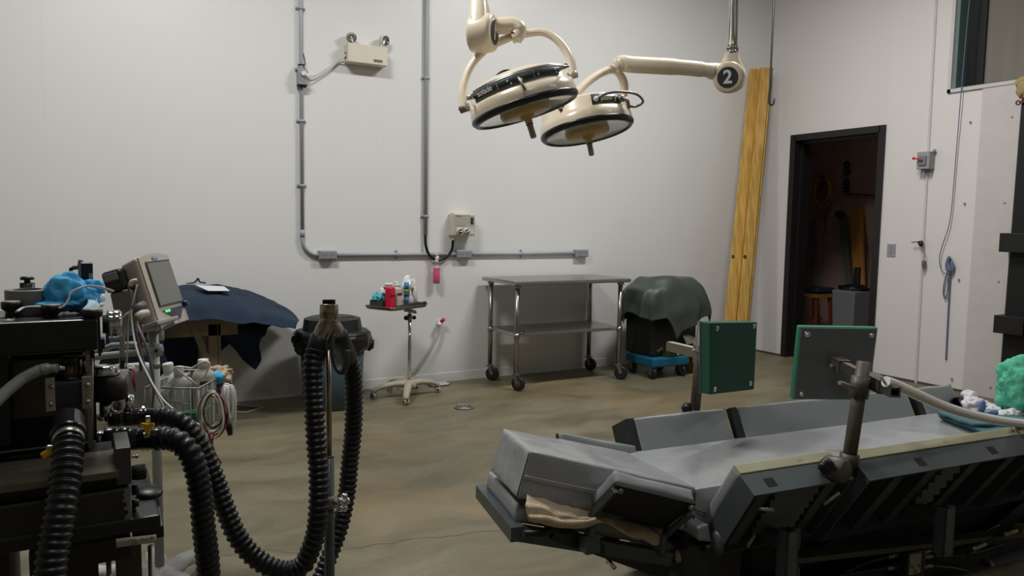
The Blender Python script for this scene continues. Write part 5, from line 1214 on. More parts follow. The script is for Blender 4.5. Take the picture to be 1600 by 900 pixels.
for k, (x0, y0, x1_, y1_, x2_, y2_, x3, y3) in enumerate([(1468, 654, 1538, 681, 1655, 672, 1600, 644), (1466, 650, 1545, 679, 1650, 666, 1560, 642), (1464, 646, 1520, 665, 1625, 668, 1560, 640)]):
    z = MZ1+.012+.016*k; cs = [onZ(x0, y0, z), onZ(x1_, y1_, z), onZ(x2_, y2_, z), onZ(x3, y3, z)]
    rws = [[cs[0].lerp(cs[1], s).lerp(cs[3].lerp(cs[2], s), t) for s in (0, .25, .5, .75, 1)] for t in (0, .33, .66, 1)]
    b = B(); G = loft(rws, 40, 8, .008, 13, k*3); b.grid([[p+ZZ*.004 for p in r] for r in G]); obj('towel_layer', b, teal, TT, solid=.013)
p = onZ(1497, 633, .535); q = onZ(1519, 634, .535)
T = thing('dark_roll', 'dark grey hollow roll at the far edge of the mattress', 'roll', onZ(1500, 640, MZ1))
dxx = (TU*.9+TVv*.45).normalized()
c0_ = onZ(1496, 631, .55); b = B(); b.lathe([(.030, 0), (.038, 0), (.040, .01), (.040, .11), (0, .11), ], c0_, dxx, 24); b.lathe([(.030, 0), (.028, .08), (0, .08)], c0_, dxx, 24); obj('roll_body', b, M('dark_grey_foam', '3d3b3e', .6), T)
mw = M('white_gauze', 'cfccd2', .8, bump=.3, bscale=60)
T = thing('gauze', 'crumpled white gauze with blue marks near the green bag', 'gauze', onZ(1535, 648, MZ1))
b = B()
for x, y, r, s in ((1514, 624, .045, (1, .9, 1.0)), (1522, 632, .045, (1.2, 1, .8)), (1536, 636, .05, (1.4, 1, .6)), (1548, 641, .042, (1.5, 1, .55)), (1530, 641, .045, (1.6, 1, .5)), (1568, 648, .035, (2.0, 1, .6)), (1583, 646, .034, (1.6, 1, .7))):
    b.ball(onZ(x, y, .57 if x < 1530 else .545), r, s, TR, 4, .28, 2.2, x*.1)
G1 = obj('gauze_body', b, mw, T)
b = B(); b.ball(onZ(1534, 637, .585), .028, (.6, .5, 1.3), TR, 3, .4); b.ball(onZ(1549, 645, .575), .025, (1.5, .8, .6), TR, 3, .4); obj('blue_mark', b, M('blue_print', '6f86a8', .7), G1)
# clear tube
kA = 2.56; kE = (onZ(1600, 662, .636)-EYE).dot(W_)
b = B(); tb = [dep(x, y, kA+(kE-kA)*t) for x, y, t in ((1384, 596, 0), (1398, 601, .03), (1430, 615, .14), (1470, 633, .32), (1510, 646, .52), (1555, 656, .76), (1600, 662, 1.0))]+[onZ(1625, 664, .636)]
b.tube(crom(tb, 10), .0185, 18); obj('clear_tube', b, M('frosted_tube', 'f2f2ee', .18, trans=.05, ior=1.3, coat=1), None, 'long frosted clear tube running from the bracket to the right edge', 'tube', loc=tb[3])
# green bag
gm = M('green_bag_plastic', '6fcfae', .25, trans=.3, ior=1.1, bump=1.0, bscale=30)
T = thing('plastic_bag', 'crumpled mint green plastic bag at the right edge of the table', 'plastic bag', onZ(1590, 650, MZ1))
b = B(); KB_ = 3.75
for x, y, r, s, sd in ((1612, 612, .17, (1.0, .8, 1.0), 1), (1600, 592, .10, (1, .8, .9), 2), (1586, 612, .085, (.8, .8, 1.2), 3), (1574, 600, .045, (1, .9, 1.0), 4), (1592, 634, .085, (1, .8, .9), 5), (1630, 585, .13, (1, .8, 1.1), 6)):
    b.ball(dep(x, y, KB_), r, s, None, 5, .38, 2.0, sd*5.3)
obj('bag_body', b, gm, T)

# =================================================================== PADDLE SUPPORTS
greenf = M('green_foam', '1f5a44', .75, var=.15, scale=60, bump=.3, bscale=200); greend = M('green_pad_face', '144235', .7, var=.2, scale=60)
plate_m = M('grey_plate', '5c5f60', .45, metal=.1, var=.1)
knobm = M('black_knob', '121214', .35)
def paddle(root, q4, push, p_c, nrm, face_first):
    """q4: 4 pixel corners TL,TR,BR,BL on the plane (p_c,nrm); push: vector to the pad's other face"""
    a = [onPl(x, y, p_c, nrm) for x, y in q4]
    return a
# ---- right one (seen from behind)
pb, ptp = onV(1326, 722, -.20), onV(1350, 566, -.20)
T = thing('paddle_support', 'green paddle on a steel post, its grey back plate facing the camera', 'paddle support', pb, group='green padded paddles clamped to the operating table')
ax = (ptp-pb).normalized()
b = B(); b.cyl(pb-ax*.05, ptp, .0235, seg=24); b.cyl(ptp-ax*.004, ptp+ax*.002, .0235, .021, seg=24); PO = obj('post', b, rusty, T)
b = B(); b.cyl(pb-ax*.01, pb+ax*.03, .033, seg=24); obj('base_collar', b, rusty, T)
hc = onV(1308, 733, -.235)
b = B(); b.lathe([(0, -.045), (.034, -.045), (.042, -.036), (.042, .026), (.034, .035), (0, .035)], hc, (TU*.3-TVv).normalized(), 28); b.box(hc+TU*.03+ZZ*.0+TVv*.03, (.06, .05, .055), TR, .01); CLP = obj('rail_clamp', b, rusty, T)
b = B(); k0 = onV(1291, 728, -.30); b.lathe([(0, -.012), (.02, -.012), (.026, -.002), (.026, .012), (.016, .02), (0, .02)], k0, (-TU*.5-TVv).normalized(), 20); b.ball(k0-TU*.008, .020, (1.2, 1, 1), TR, 2); b.cyl(k0, hc, .010, seg=10); obj('clamp_knob', b, knobm, CLP)
sl = onV(1343, 604, -.20)
b = B(); b.cyl(sl-ax*.035, sl+ax*.035, .031, seg=24); SLV = obj('sleeve', b, rusty, T)
zA = sl.z+.01
n0, f0 = onZ(1399, 613, zA), onZ(1306, 566, zA)
ad = (f0-n0).normalized(); as_ = Vector((ad.y, -ad.x, 0))
if as_.x < 0: as_ = -as_
mid = n0.lerp(f0, .5)
def sqtube(bb_, p, q, w, t=.005):
    x, y, z = frame(q-p, ZZ)
    for s in (-1, 1):
        bb_.beam(p+x*s*(w/2-t/2), q+x*s*(w/2-t/2), t, w, ZZ); bb_.beam(p+y*s*(w/2-t/2), q+y*s*(w/2-t/2), w, t, ZZ)
b = B(); sqtube(b, n0, f0, .036); AR = obj('arm', b, dull_steel, T)
b = B(); q0 = n0.lerp(f0, .14); q1 = n0.lerp(f0, .42); sqtube(b, q0, q1, .048, .006); b.beam(q1, sl, .03, .045, ZZ); obj('arm_sleeve', b, rusty, AR)
b = B(); q0 = f0-ad*.10; sqtube(b, q0, f0, .048, .006); b.ball(f0-ad*.05-as_*.03-ZZ*.01, .014, sub=2); obj('arm_sleeve', b, rusty, AR)
b = B(); b.cyl(onPl(1312, 598, sl-TVv*.05, TVv), onPl(1336, 606, sl-TVv*.03, TVv), .0075, seg=10); obj('lock_handle', b, M('bare_metal_rod', '9a9484', .4, metal=.7), SLV)
b = B(); b.beam(onZ(1383, 598, zA+.035), onZ(1377, 593, zA+.045), .03, .004); b.beam(onZ(1385, 602, zA+.03), onZ(1378, 590, zA+.05), .006, .006); obj('clamp_tab', b, chrome, AR)
pc = f0+ad*.004
cs = [onPl(x, y, pc, ad) for x, y in ((1252, 512), (1371, 514), (1357, 624), (1241, 623))]
b = B(); b.hexa([p for p in (cs[3], cs[2], cs[2]+ad*.006, cs[3]+ad*.006, cs[0], cs[1], cs[1]+ad*.006, cs[0]+ad*.006)], .0015); BP = obj('back_plate', b, plate_m, T)
def grow(c4, g):
    m = sum(c4, Vector())/4; return [m+(p-m)*(1+g) for p in c4]
g4 = grow(cs, .035)
b = B(); b.hexa([g4[3]+ad*.007, g4[2]+ad*.007, g4[2]+ad*.05, g4[3]+ad*.05, g4[0]+ad*.007, g4[1]+ad*.007, g4[1]+ad*.05, g4[0]+ad*.05], .006); obj('foam_pad', b, M('green_foam_bright', '2a7a5a', .75, var=.1), T)
for u_, v_ in ((.09, .09), (.93, .09), (.93, .93), (.09, .93)):
    p = cs[0].lerp(cs[1], u_).lerp(cs[3].lerp(cs[2], u_), v_); b = B(); b.ball(p-ad*.003, .009, sub=2); b.cyl(p, p-ad*.003, .012, seg=14); obj('bolt', b, chrome, BP)
# ---- left one (green face visible)
pb, ptp = onV(1086, 640, .60), onV(1098, 503, .60)
T = thing('paddle_support', 'green paddle on a steel post, its bolted green face turned to the camera', 'paddle support', pb, group='green padded paddles clamped to the operating table')
ax = (ptp-pb).normalized()
b = B(); b.cyl(pb-ax*.06, ptp, .0225, seg=24); obj('post', b, rusty, T)
b = B(); b.cyl(pb-ax*.07, pb+ax*.0, .033, seg=20); b.box(pb-ax*.06-TU*.04, (.09, .06, .07), TR, .02, 3); CLP = obj('rail_clamp', b, dull_steel, T)
k0 = onPl(1074, 638, pb-TVv*.03, TVv); b = B(); b.ball(k0, .026, (1, 1, 1), TR, 3); b.cyl(k0, pb-ax*.05, .012, seg=12); obj('clamp_knob', b, knobm, CLP)
sl = onV(1097, 553, .60); zB = sl.z
fa = onZ(1046, 541, zB-.0); nd = (Vector((sl.x, sl.y, zB))-fa); L_ = nd.length; nd.normalize()
b = B(); sqtube(b, fa, sl+nd*.02, .04); AR = obj('arm', b, M('tan_steel_tube', '7f7a68', .45, metal=.5, var=.2), T)
b = B(); b.beam(fa+ZZ*.021, sl+ZZ*.021, .032, .002, ZZ); obj('arm_top_face', b, M('pale_arm_top', 'a49f92', .5), AR)  # paler strip along the arm's top face
b = B(); b.box(sl, (.06, .06, .09), TR, .006); obj('sleeve', b, dull_steel, T)
b = B(); b.cyl(onPl(1083, 546, sl-TVv*.06, TVv), onPl(1099, 561, sl-TVv*.06, TVv), .006, seg=10); obj('lock_handle', b, M('bare_metal_rod', '9a9484', .4, metal=.7), T)
pn = (Vector((.26, -.966, 0))).normalized(); pc = sl+pn*.16
cs = [onPl(x, y, pc, pn) for x, y in ((1110, 504), (1183, 503), (1178, 609), (1110, 617))]
b = B(); b.hexa([cs[3], cs[2], cs[2]-pn*.045, cs[3]-pn*.045, cs[0], cs[1], cs[1]-pn*.045, cs[0]-pn*.045], .006); FP = obj('foam_pad', b, greenf, T)
b = B(); g4 = grow(cs, -.02); b.hexa([g4[3]+pn*.0015, g4[2]+pn*.0015, g4[2], g4[3], g4[0]+pn*.0015, g4[1]+pn*.0015, g4[1], g4[0]]); obj('pad_face', b, greend, FP)
b = B(); b.hexa([cs[3]-pn*.046, cs[2]-pn*.046, cs[2]-pn*.052, cs[3]-pn*.052, cs[0]-pn*.046, cs[1]-pn*.046, cs[1]-pn*.052, cs[0]-pn*.052]); obj('back_plate', b, plate_m, T)
b = B(); b.beam(sl, pc-pn*.05, .035, .035, ZZ); obj('plate_mount', b, dull_steel, T)
for u_, v_ in ((.13, .08), (.93, .06), (.90, .90), (.09, .93)):
    p = cs[0].lerp(cs[1], u_).lerp(cs[3].lerp(cs[2], u_), v_); b = B(); b.ball(p+pn*.002, .0095, (1, .5, 1), sub=2); b.torus(p+pn*.002, pn, .010, .002, 16, 5); obj('bolt', b, chrome, FP)
# =================================================================== ANAESTHESIA MACHINE (left foreground)
def pxb(b, x0, y0, x1, y1, Yf, d, bev=0):           # box whose front face (plane Y=Yf) spans the given pixel rectangle
    a, c = onY(x0, (y0+y1)/2, Yf), onY(x1, (y0+y1)/2, Yf); xm = (x0+x1)/2
    zt_, zb_ = onY(xm, y0, Yf).z, onY(xm, y1, Yf).z
    return b.bb((a.x, Yf, zb_), (c.x, Yf+d, zt_), bev)
YM = 1.42
AM = thing('anaesthesia_machine', 'black anaesthesia machine cabinet with thick corrugated hoses, at the left edge', 'anaesthesia machine', (-.15, 1.6, 0))
zt_ = onY(75, 503, YM).z
b = B(); pxb(b, -60, 503, 153, 554, YM, .19, .004); TB = obj('top_block', b, black_enamel, AM)
b = B(); pxb(b, -2, 497.5, 21, 502.5, YM, .001); b.bm.clear()
a_, c_ = onZ(-6, 501, zt_+.001), onZ(25, 495.5, zt_+.001)
w_ = (onZ(21, 501, zt_+.001)-onZ(-4, 501, zt_+.001)); 
l0, l1, l2, l3 = onZ(-4, 502, zt_+.0012), onZ(21, 502, zt_+.0012), onZ(26, 494, zt_+.0012), onZ(2, 493, zt_+.0012)
b.grid([[l0, l1], [l3, l2]]); LBL = obj('name_label', b, M('silver_label', '8d8d86', .4), TB, solid=.001)
text('FILU', .0125, (l0+l1+l2+l3)/4+Vector((0, 0, .001)), l1-l0, l3-l0, black_plastic, LBL, .0004, 'label_lettering', True)
metald = M('olive_dark_steel', '625f4c', .4, metal=.4, var=.25)
b = B(); pxb(b, -60, 554, 150, 700, YM+.10, .16); pxb(b, -60, 554, 14, 700, YM+.01, .1); obj('absorber_body', b, M('near_black_paint', '141412', .5), AM)
b = B(); pxb(b, 18, 560, 128, 652, YM+.085, .012, .002); obj('brushed_panel', b, metald, AM)
b = B(); pxb(b, 136, 554, 143, 700, YM+.02, .06); pxb(b, 131, 556, 136, 690, YM+.04, .04); RK = obj('steel_rail', b, dull_steel, AM)
b = B()
for k in range(22): pxb(b, 141, 572+k*5.2, 144.5, 574.5+k*5.2, YM+.018, .01)
obj('rail_teeth', b, steel, RK)
b = B(); pxb(b, 84, 597, 129, 634, YM+.0, .07, .003); VB_ = obj('valve_block', b, M('slate_blue_block', '2c2e38', .4), AM)
for x0, y0, x1_, y1_, col in ((71, 592, 86, 643, 'b2b2a0'), (128, 589, 143, 639, '9c8d84')):
    b = B(); pxb(b, x0, y0, x1_, y1_, YM-.008, .010, .001); pt_ = obj('mounting_plate', b, M('plate_'+col, col, .4, metal=.35, var=.1), VB_)
    for yy in (y0+13, y1_-11):
        q = onY((x0+x1_)/2+1, yy, YM-.010); b = B(); b.lathe([(0, .004), (.0035, .003), (.0045, 0)], q, (0, -1, 0), 12); obj('screw', b, dull_steel, pt_)
q = onY(110, 590, YM+.02)
b = B(); b.cyl(onY(110, 592, YM+.02), onY(110, 566, YM+.02), .0105, seg=20); CN = obj('sight_port', b, M('brown_glass_port', '6d5248', .15, metal=.4), AM)
b = B(); b.cyl(onY(110, 569, YM+.02), onY(110, 556, YM+.02), .0125, .011, 20); b.cyl(onY(110, 594, YM+.02), onY(110, 589, YM+.02), .0125, seg=20); pxb(b, 101, 564, 104, 590, YM+.01, .02); pxb(b, 116, 564, 119, 590, YM+.01, .02); obj('port_cap', b, black_plastic, CN)
b = B(); b.cyl(onY(93, 575, YM+.015), onY(102, 575, YM+.02), .0045, seg=12); b.cyl(onY(126, 556, YM+.03), onY(126, 575, YM+.03), .005, seg=10); b.cyl(onY(134, 556, YM+.03), onY(134, 582, YM+.03), .004, seg=10); obj('chrome_port', b, chrome, AM)
# lower work surface and cabinet
YC = 1.28
b = B()
fl, fr_, br, bl_ = onY(-60, 757, YC), onY(186, 736, YC), onY(168, 703, YC+.19), onY(-60, 712, YC+.19)
zc2 = fr_.z
b.bb((fl.x, YC, zc2-.010), (fr_.x, YC+.125, zc2)); obj('work_surface', b, M('brushed_counter', '6d685a', .3, metal=.6, var=.3, scale=5, stretch=(1, 10, 10)), AM)
b = B(); b.bb((fl.x, YC+.02, zc2-.03), (fr_.x-.002, YC+.12, zc2-.011)); pxb(b, -60, 757, 182, 765, YC+.01, .2); obj('drawer_gap', b, M('near_black_paint', '141412', .5), AM)
scuff = M('scuffed_black', '24211c', .5, var=.35, scale=14)
zb_ = onY(203, 827, YC).z
xr_ = onY(204, 790, YC).x
b = B(); b.bb((fl.x, YC, zb_), (xr_, YC+.32, zc2-.03), .003); CB = obj('drawer_cabinet', b, scuff, AM)
b = B(); e_ = []
random.seed(3)
xs = xr_
for k in range(15): 
    z = zb_+.004+(zc2-.034-zb_)*k/14; e_.append((Vector((xs-.003-.009*random.random()-(.010 if k < 3 else 0), YC-.0008, z)), Vector((xs+.0002, YC-.0008, z))))
b.grid([[p for p, _ in e_], [p for _, p in e_]], smooth=False); obj('chipped_paint', b, M('bare_scratched_metal', '7a766d', .5, metal=.4, var=.3, scale=80), CB, solid=.0006)
b = B()
for cx_, cz_, w in ((42, 843, 12), (5, 848, 6), (50, 841, 5)):
    q = onY(cx_, cz_, YC-.001); b.ball(q, w/1184*YC*.5, (1, .04, .25), amp=.6, sub=2)
obj('scratches', b, M('bare_scratched_metal', '7a766d', .5), CB)
b = B(); pxb(b, 181, 700, 205, 758, YC+.01, .10, .001); obj('upright_bracket', b, M('worn_grey_paint', '3b3b3c', .45, var=.2), AM)
# right hand knobs on cabinet end
for x, y, r, l, nm in ((206, 739, .0115, .02, 'side_knob'), (206, 766, .008, .010, 'side_button'), (206, 787, .006, .010, 'side_button'), (206, 797, .006, .006, 'side_button')):
    q = onY(x, y, YC+.03); b = B(); b.cyl(q, q+Vector((l, 0, 0)), r, seg=20)
    if nm == 'side_knob':
        for k in range(16): t = 2*PI*k/16; b.box(q+Vector((l*.6, math.cos(t)*r, math.sin(t)*r)), (l*.7, .0018, .0018))
    obj(nm, b, black_plastic, AM)
b = B(); q = onY(206, 714, YC+.03); b.cyl(q, q+Vector((.006, 0, 0)), .002, seg=8); b.ball(q+Vector((.007, 0, 0)), .0035, sub=1); obj('side_screw', b, dull_steel, AM)
# right sloped panel
p = [onY(206, 826, YC), onY(256, 821, YC), onY(245, 755, YC+.16), onY(205, 762, YC+.16)]
dzv = Vector((0, 0, -.02)); b = B(); b.hexa([q+dzv for q in p]+p, .002); RP = obj('side_shelf', b, black_enamel, AM)
nrm = (p[1]-p[0]).cross(p[3]-p[0]).normalized()
q = p[0].lerp(p[1], .60).lerp(p[3].lerp(p[2], .62), .60); b = B(); b.lathe([(.008, 0), (.009, .006), (.020, .010), (.0215, .015), (.018, .019), (0, .0195)], q, nrm, 24); obj('round_knob', b, black_plastic, RP)
b = B(); pxb(b, -60, 829, 252, 852, YC-.005, .26, .004); LG = obj('lower_ledge', b, black_enamel, AM)
q0, q1, q2, q3 = onY(181, 842, YC-.0065), onY(244, 835, YC-.0065), onY(244, 848, YC-.0065), onY(182, 856, YC-.0065)
b = B(); b.grid([[q0, q0.lerp(q1, .5), q1], [q3, q3.lerp(q2, .5)+Vector((0, 0, .001)), q2]]); TP = obj('handwritten_label', b, M('masking_tape', 'b3aea0', .7, var=.05), LG, solid=.0006, label='strip of handwritten masking tape')
b = B(); random.seed(5)
def scrib(a, c, n, h):
    pts = []
    for i in range(n): t = i/(n-1); pts.append(a.lerp(c, t)+Vector((0, -.001, (random.random()-.5)*h)))
    b.tube(pts, .0005, 4)
ln = q0.lerp(q3, .35); rn = q1.lerp(q2, .35)
for s0, s1 in ((.30, .52), (.56, .80), (.84, .95)): scrib(ln.lerp(rn, s0), ln.lerp(rn, s1), 14, .0045)
ln = q0.lerp(q3, .72); rn = q1.lerp(q2, .72); scrib(ln.lerp(rn, .34), ln.lerp(rn, .52), 11, .0045)
obj('handwriting', b, M('pen_ink', '4a4a62', .6), TP)
b = B(); pxb(b, -60, 852, 25, 1400, YC+.02, .2); pxb(b, 45, 852, 205, 886, YC+.03, .2); pxb(b, 60, 852, 160, 1300, YC+.06, .15); obj('lower_body', b, M('near_black_paint', '141412', .5), AM)
for x in (169, 235):
    a = onY(x, 852, YC+.04); b = B(); b.cyl(a, Vector((a.x, a.y, .05)), .0038 if x == 169 else .0042, seg=12); obj('leg_rod', b, dull_steel, AM)
b = B(); pxb(b, 186, 852, 226, 1250, YC+.15, .02); obj('rear_panel', b, M('olive_dark_panel', '3f3b2c', .5), AM)
zf = .09
b = B(); b.bb((fl.x, YC+.0, .06), (xr_+.06, YC+.4, .10), .01); obj('base_plate', b, black_enamel, AM)
for cx_, cy_ in ((fl.x+.08, YC+.05), (xr_, YC+.05), (fl.x+.08, YC+.35), (xr_, YC+.35)):
    b = B(); b.cyl((cx_-.012, cy_, .03), (cx_+.012, cy_, .03), .03, seg=20); obj('wheel', b, wheelm, AM)
# top screws / knobs
for x, y0, y1, r, stem in ((18, 473, 494, .0150, .010), (81, 478, 497, .0152, .010), (144, 485, 512, .0156, .010)):
    ys = YM+.05 if x != 18 else YM+.08
    if x == 144: ys = YM+.02
    q = onY(x, y0+3, ys); b = B(); zt2 = zt_
    b.cyl(Vector((q.x, q.y, zt2)), Vector((q.x, q.y, q.z-.008)), stem, stem*.8, 20); b.lathe([(stem*.8, -.012), (r, -.006), (r*1.03, 0), (r, .005), (.0, .0055)], q, (0, 0, 1), 28); K = obj('thumb_knob', b, black_plastic, AM)
    b = B(); b.lathe([(0, .0062), (r*.82, .0062), (r*.86, .005)], q, (0, 0, 1), 28); obj('knob_top', b, M('worn_cream_disc', '9b927c', .5, var=.2, scale=60), K)
# right end: chrome gauge, lugs
q = onY(160, 507, YM+.07); b = B(); b.lathe([(0, 0), (.016, 0), (.016, .006), (.024, .008), (.0245, .012), (.023, .014), (.0245, .017), (.0245, .026), (.0215, .030), (0, .031)], q, (1, 0, 0), 32); obj('chrome_cap', b, chrome, AM)
b = B(); pxb(b, 153, 484, 157, 556, YM+.05, .12); pxb(b, 157, 530, 164, 545, YM+.06, .03); pxb(b, 156, 545, 160, 552, YM+.06, .01); obj('end_lug', b, dark_metal, AM)
b = B(); q = onY(166, 585, YM+.12); q2 = onY(166, 622, YM+.12); b.cyl(q2, q, .036, seg=28); AB = obj('flow_chamber', b, black_plastic, AM)
b = B(); b.lathe([(0, .012), (.020, .012), (.022, .008), (.022, 0)], onY(163, 582, YM+.11), (0, 0, 1), 24); b.lathe([(.028, 0), (.030, .003), (.028, .006), (0, .006)], onY(160, 585, YM+.12), (0, 0, 1), 24); obj('chrome_dome', b, chrome, AB)
b = B(); b.torus(onY(183, 634, YM+.12), (.3, -1, .1), .011, .004, 24, 8); b.cyl(onY(188, 612, YM+.13), onY(188, 640, YM+.13), .012, seg=16); b.cyl(onY(200, 618, YM+.13), onY(200, 642, YM+.13), .010, seg=16); b.cyl(onY(165, 626, YM+.12), onY(165, 650, YM+.12), .010, seg=14); obj('chrome_fittings', b, chrome, AM)
b = B(); b.cyl(onY(144, 560, YM+.05), onY(144, 700, YM+.05), .0022, seg=8); obj('thin_rod', b, dull_steel, AM)
# ------------- items on top of the machine
q = Vector((onY(45, 478, YM+.13).x, YM+.125, zt_))
T = thing('tape_roll', 'roll of grey duct tape lying on the black machine', 'tape roll', q)
ht = onY(45, 452, YM+.08).z-zt_-.004; R0 = (onY(82, 465, q.y).x-onY(8, 465, q.y).x)/2
b = B(); b.lathe([(R0*.62, 0), (R0*.985, 0), (R0, .0015), (R0, ht-.0015), (R0*.985, ht), (R0*.62, ht), (R0*.62, 0)], q, (0, 0, 1), 56); obj('tape', b, M('grey_duct_tape', '6e6f71', .38, var=.04), T)
b = B(); b.lathe([(R0*.58, .001), (R0*.63, .001), (R0*.63, ht+.0008), (R0*.58, ht+.0008), (R0*.58, .001)], q, (0, 0, 1), 48); obj('cardboard_core', b, M('core_card', '4f4339', .7), T)
q = onY(43, 452, YM+.22); zq = onY(43, 432, YM+.22).z
T = thing('black_valve', 'small black screw valve standing behind the tape roll', 'valve', (q.x, q.y, zt_))
b = B(); b.cyl((q.x, q.y, zt_), (q.x, q.y, q.z+.012), .012, seg=20); b.cyl((q.x, q.y, q.z+.012), (q.x, q.y, zq-.007), .005, seg=16); b.lathe([(0, 0), (.011, 0), (.0115, .003), (.009, .006), (0, .0062)], (q.x, q.y, zq-.006), (0, 0, 1), 24); obj('valve_body', b, black_plastic, T)
b = B(); b.bb((q.x-.006, q.y-.013, q.z+.001), (q.x+.008, q.y-.0115, q.z+.009)); obj('valve_label', b, M('dim_label', '5d5f63', .5), T)
q = onY(128, 470, YM+.24)
T = thing('flow_meter', 'tall black flow block on a steel post behind the blue hat', 'flow meter', (q.x, q.y, zt_))
b = B(); a = onY(134, 411, YM+.24); c_ = onY(145, 446, YM+.24); b.bb((onY(126, 430, YM+.24).x, YM+.24, zt_), (onY(145.5, 430, YM+.24).x, YM+.27, a.z), .002); obj('flow_block', b, black_plastic, T)
b = B(); b.bb((onY(122, 430, YM+.235).x, YM+.235, zt_), (onY(127, 430, YM+.235).x, YM+.25, onY(125, 409, YM+.24).z)); b.cyl(onY(126, 409, YM+.24), onY(126, 406, YM+.24), .004, seg=8); obj('steel_post', b, dull_steel, T)
b = B(); pxb(b, 139, 427, 145, 446, YM+.237, .004); obj('glass_tube', b, M('pale_tube_glass', '8a8a86', .2), T)
b = B(); pxb(b, 108, 419, 114, 440, YM+.235, .012); pxb(b, 109, 418, 117, 422, YM+.235, .012); b.cyl(onY(113, 419, YM+.24), onY(123, 417, YM+.24), .004, seg=8); obj('brass_bracket', b, M('brass_brown', '6d5238', .45, metal=.4), T)
b = B(); pxb(b, 92, 432, 103, 440, YM+.23, .02); b.bm.faces.ensure_lookup_table(); b.bb((onY(95, 440, YM+.24).x, YM+.24, zt_), (onY(101, 440, YM+.24).x, YM+.25, onY(97, 434, YM+.24).z)); obj('grey_block', b, dull_steel, T)
# blue bouffant cap
cm_ = M('blue_cap_fabric', '4ab4ee', .75, var=.08, scale=30, bump=.35, bscale=60)
q = onY(105, 470, YM+.11)
T = thing('surgical_hat', 'crumpled bright blue surgical hat on the black machine', 'hat', (q.x, q.y, zt_))
b = B(); 
b.ball(onY(104, 456, YM+.10), .031, (1.05, .8, 1.05), None, 4, .28, 2.2, 1); b.ball(onY(122, 466, YM+.10), .024, (1.3, .8, 1.0), None, 4, .35, 2.4, 2); b.ball(onY(142, 452, YM+.12), .017, (1.2, .8, 1.0), None, 4, .45, 2.2, 6)
b.ball(onY(108, 472, YM+.10), .021, (1.7, 1, .75), None, 4, .35, 2.6, 3); b.ball(onY(84, 476, YM+.08), .013, (2.2, 1, .4), None, 3, .35, 2.6, 4); b.ball(onY(134, 472, YM+.10), .017, (1.3, 1, .7), None, 4, .4, 2.6, 5)
obj('hat_body', b, cm_, T)
b = B(); b.tube(crom([onY(26, 487, YM+.03), onY(36, 481, YM+.05), onY(50, 479, YM+.05), onY(68, 479, YM+.05), onY(84, 477, YM+.05)], 6), .0028, 8, flat=.5)
b.tube(crom([onY(92, 482, YM+.035), onY(100, 478, YM+.035), (onY(107, 468, YM+.04)), onY(110, 458, YM+.045), onY(122, 451, YM+.05), onY(136, 447, YM+.06), onY(152, 448, YM+.07), onY(168, 452, YM+.09), onY(176, 455, YM+.12)], 6), .0032, 8, flat=.5)
obj('tie_string', b, M('white_string', 'c9cacc', .7), T)
b = B(); b.grid(loft([[onY(128, 484, YM+.04), onY(140, 484, YM+.04), onY(152, 486, YM+.05)], [onY(138, 470, YM+.07), onY(148, 472, YM+.07), onY(156, 478, YM+.08)], [onY(144, 456, YM+.13), onY(152, 458, YM+.13), onY(153, 468, YM+.14)]], 14, 6, .004, 30, 2)); obj('face_mask', b, M('pale_blue_mask', 'a9c9dd', .7), None, 'pale blue and white face mask beside the blue hat', 'mask', solid=.0015, loc=onY(145, 484, YM+.05))
b = B(); b.grid(loft([[onY(156, 480, YM+.10), onY(162, 478, YM+.10)], [onY(152, 468, YM+.13), onY(166, 466, YM+.13)], [onY(150, 460, YM+.15), onY(162, 458, YM+.15)]], 10, 5, .006, 40, 5)); obj('tissue', b, M('translucent_wrap', 'cfcfcd', .4, trans=.3), None, 'crumpled translucent wrapper at the machine corner behind the mask', 'wrapper', solid=.001, loc=onY(156, 478, YM+.1))
# ------------- hoses
hosem = M('black_corrugated_rubber', '17181c', .40, var=.15, spec=.4)
yel = M('yellow_wing', 'd8a80f', .4); clm = M('clamp_steel', 'b0b0aa', .25, metal=.9)
def smooth_px(pts, n=12): return crom([dep(*p) for p in pts], n)
# grey corrugated hose
b = B(); g1 = smooth_px([(-60, 668, 1.08), (-20, 640, 1.12), (10, 612, 1.16), (35, 592, 1.19), (58, 580, 1.205), (68, 577, 1.21)]); b.corr(g1, .0092, .0078, .0036, 18)
GH = obj('grey_corrugated_hose', b, M('grey_translucent_hose', 'a3a8a4', .35, trans=.2, ior=1.1), None, 'ribbed translucent grey hose curving into the machine at the left edge', 'hose', loc=dep(20, 605, 1.29))
b = B(); b.tube(smooth_px([(64, 578, 1.208), (75, 576, 1.212), (90, 575.5, 1.215)], 4), [.0092]*5+[.0070]*4, 18); obj('hose_cuff', b, M('clear_cuff', '9fa3a2', .25, trans=.3), GH)
b = B(); b.cyl(dep(88, 575, 1.215), dep(102, 575, 1.22), .0045, .0035, 14); obj('hose_tip', b, chrome, GH)
def clamp(par, c, ax_, R0, wing, lab=None):
    b = B(); b.lathe([(R0, -.005), (R0+.0012, -.005), (R0+.0012, .005), (R0, .005)], c, ax_, 28); K = obj('hose_clamp', b, clm, par)
    d = (dep(*wing)-c); e = d.normalized()*(R0+.004); b = B(); b.box(c+e, (.012, .010, .010), None, .002); b.cyl(c+e, dep(*wing), .003, seg=8); obj('clamp_screw', b, clm, K)
    return K
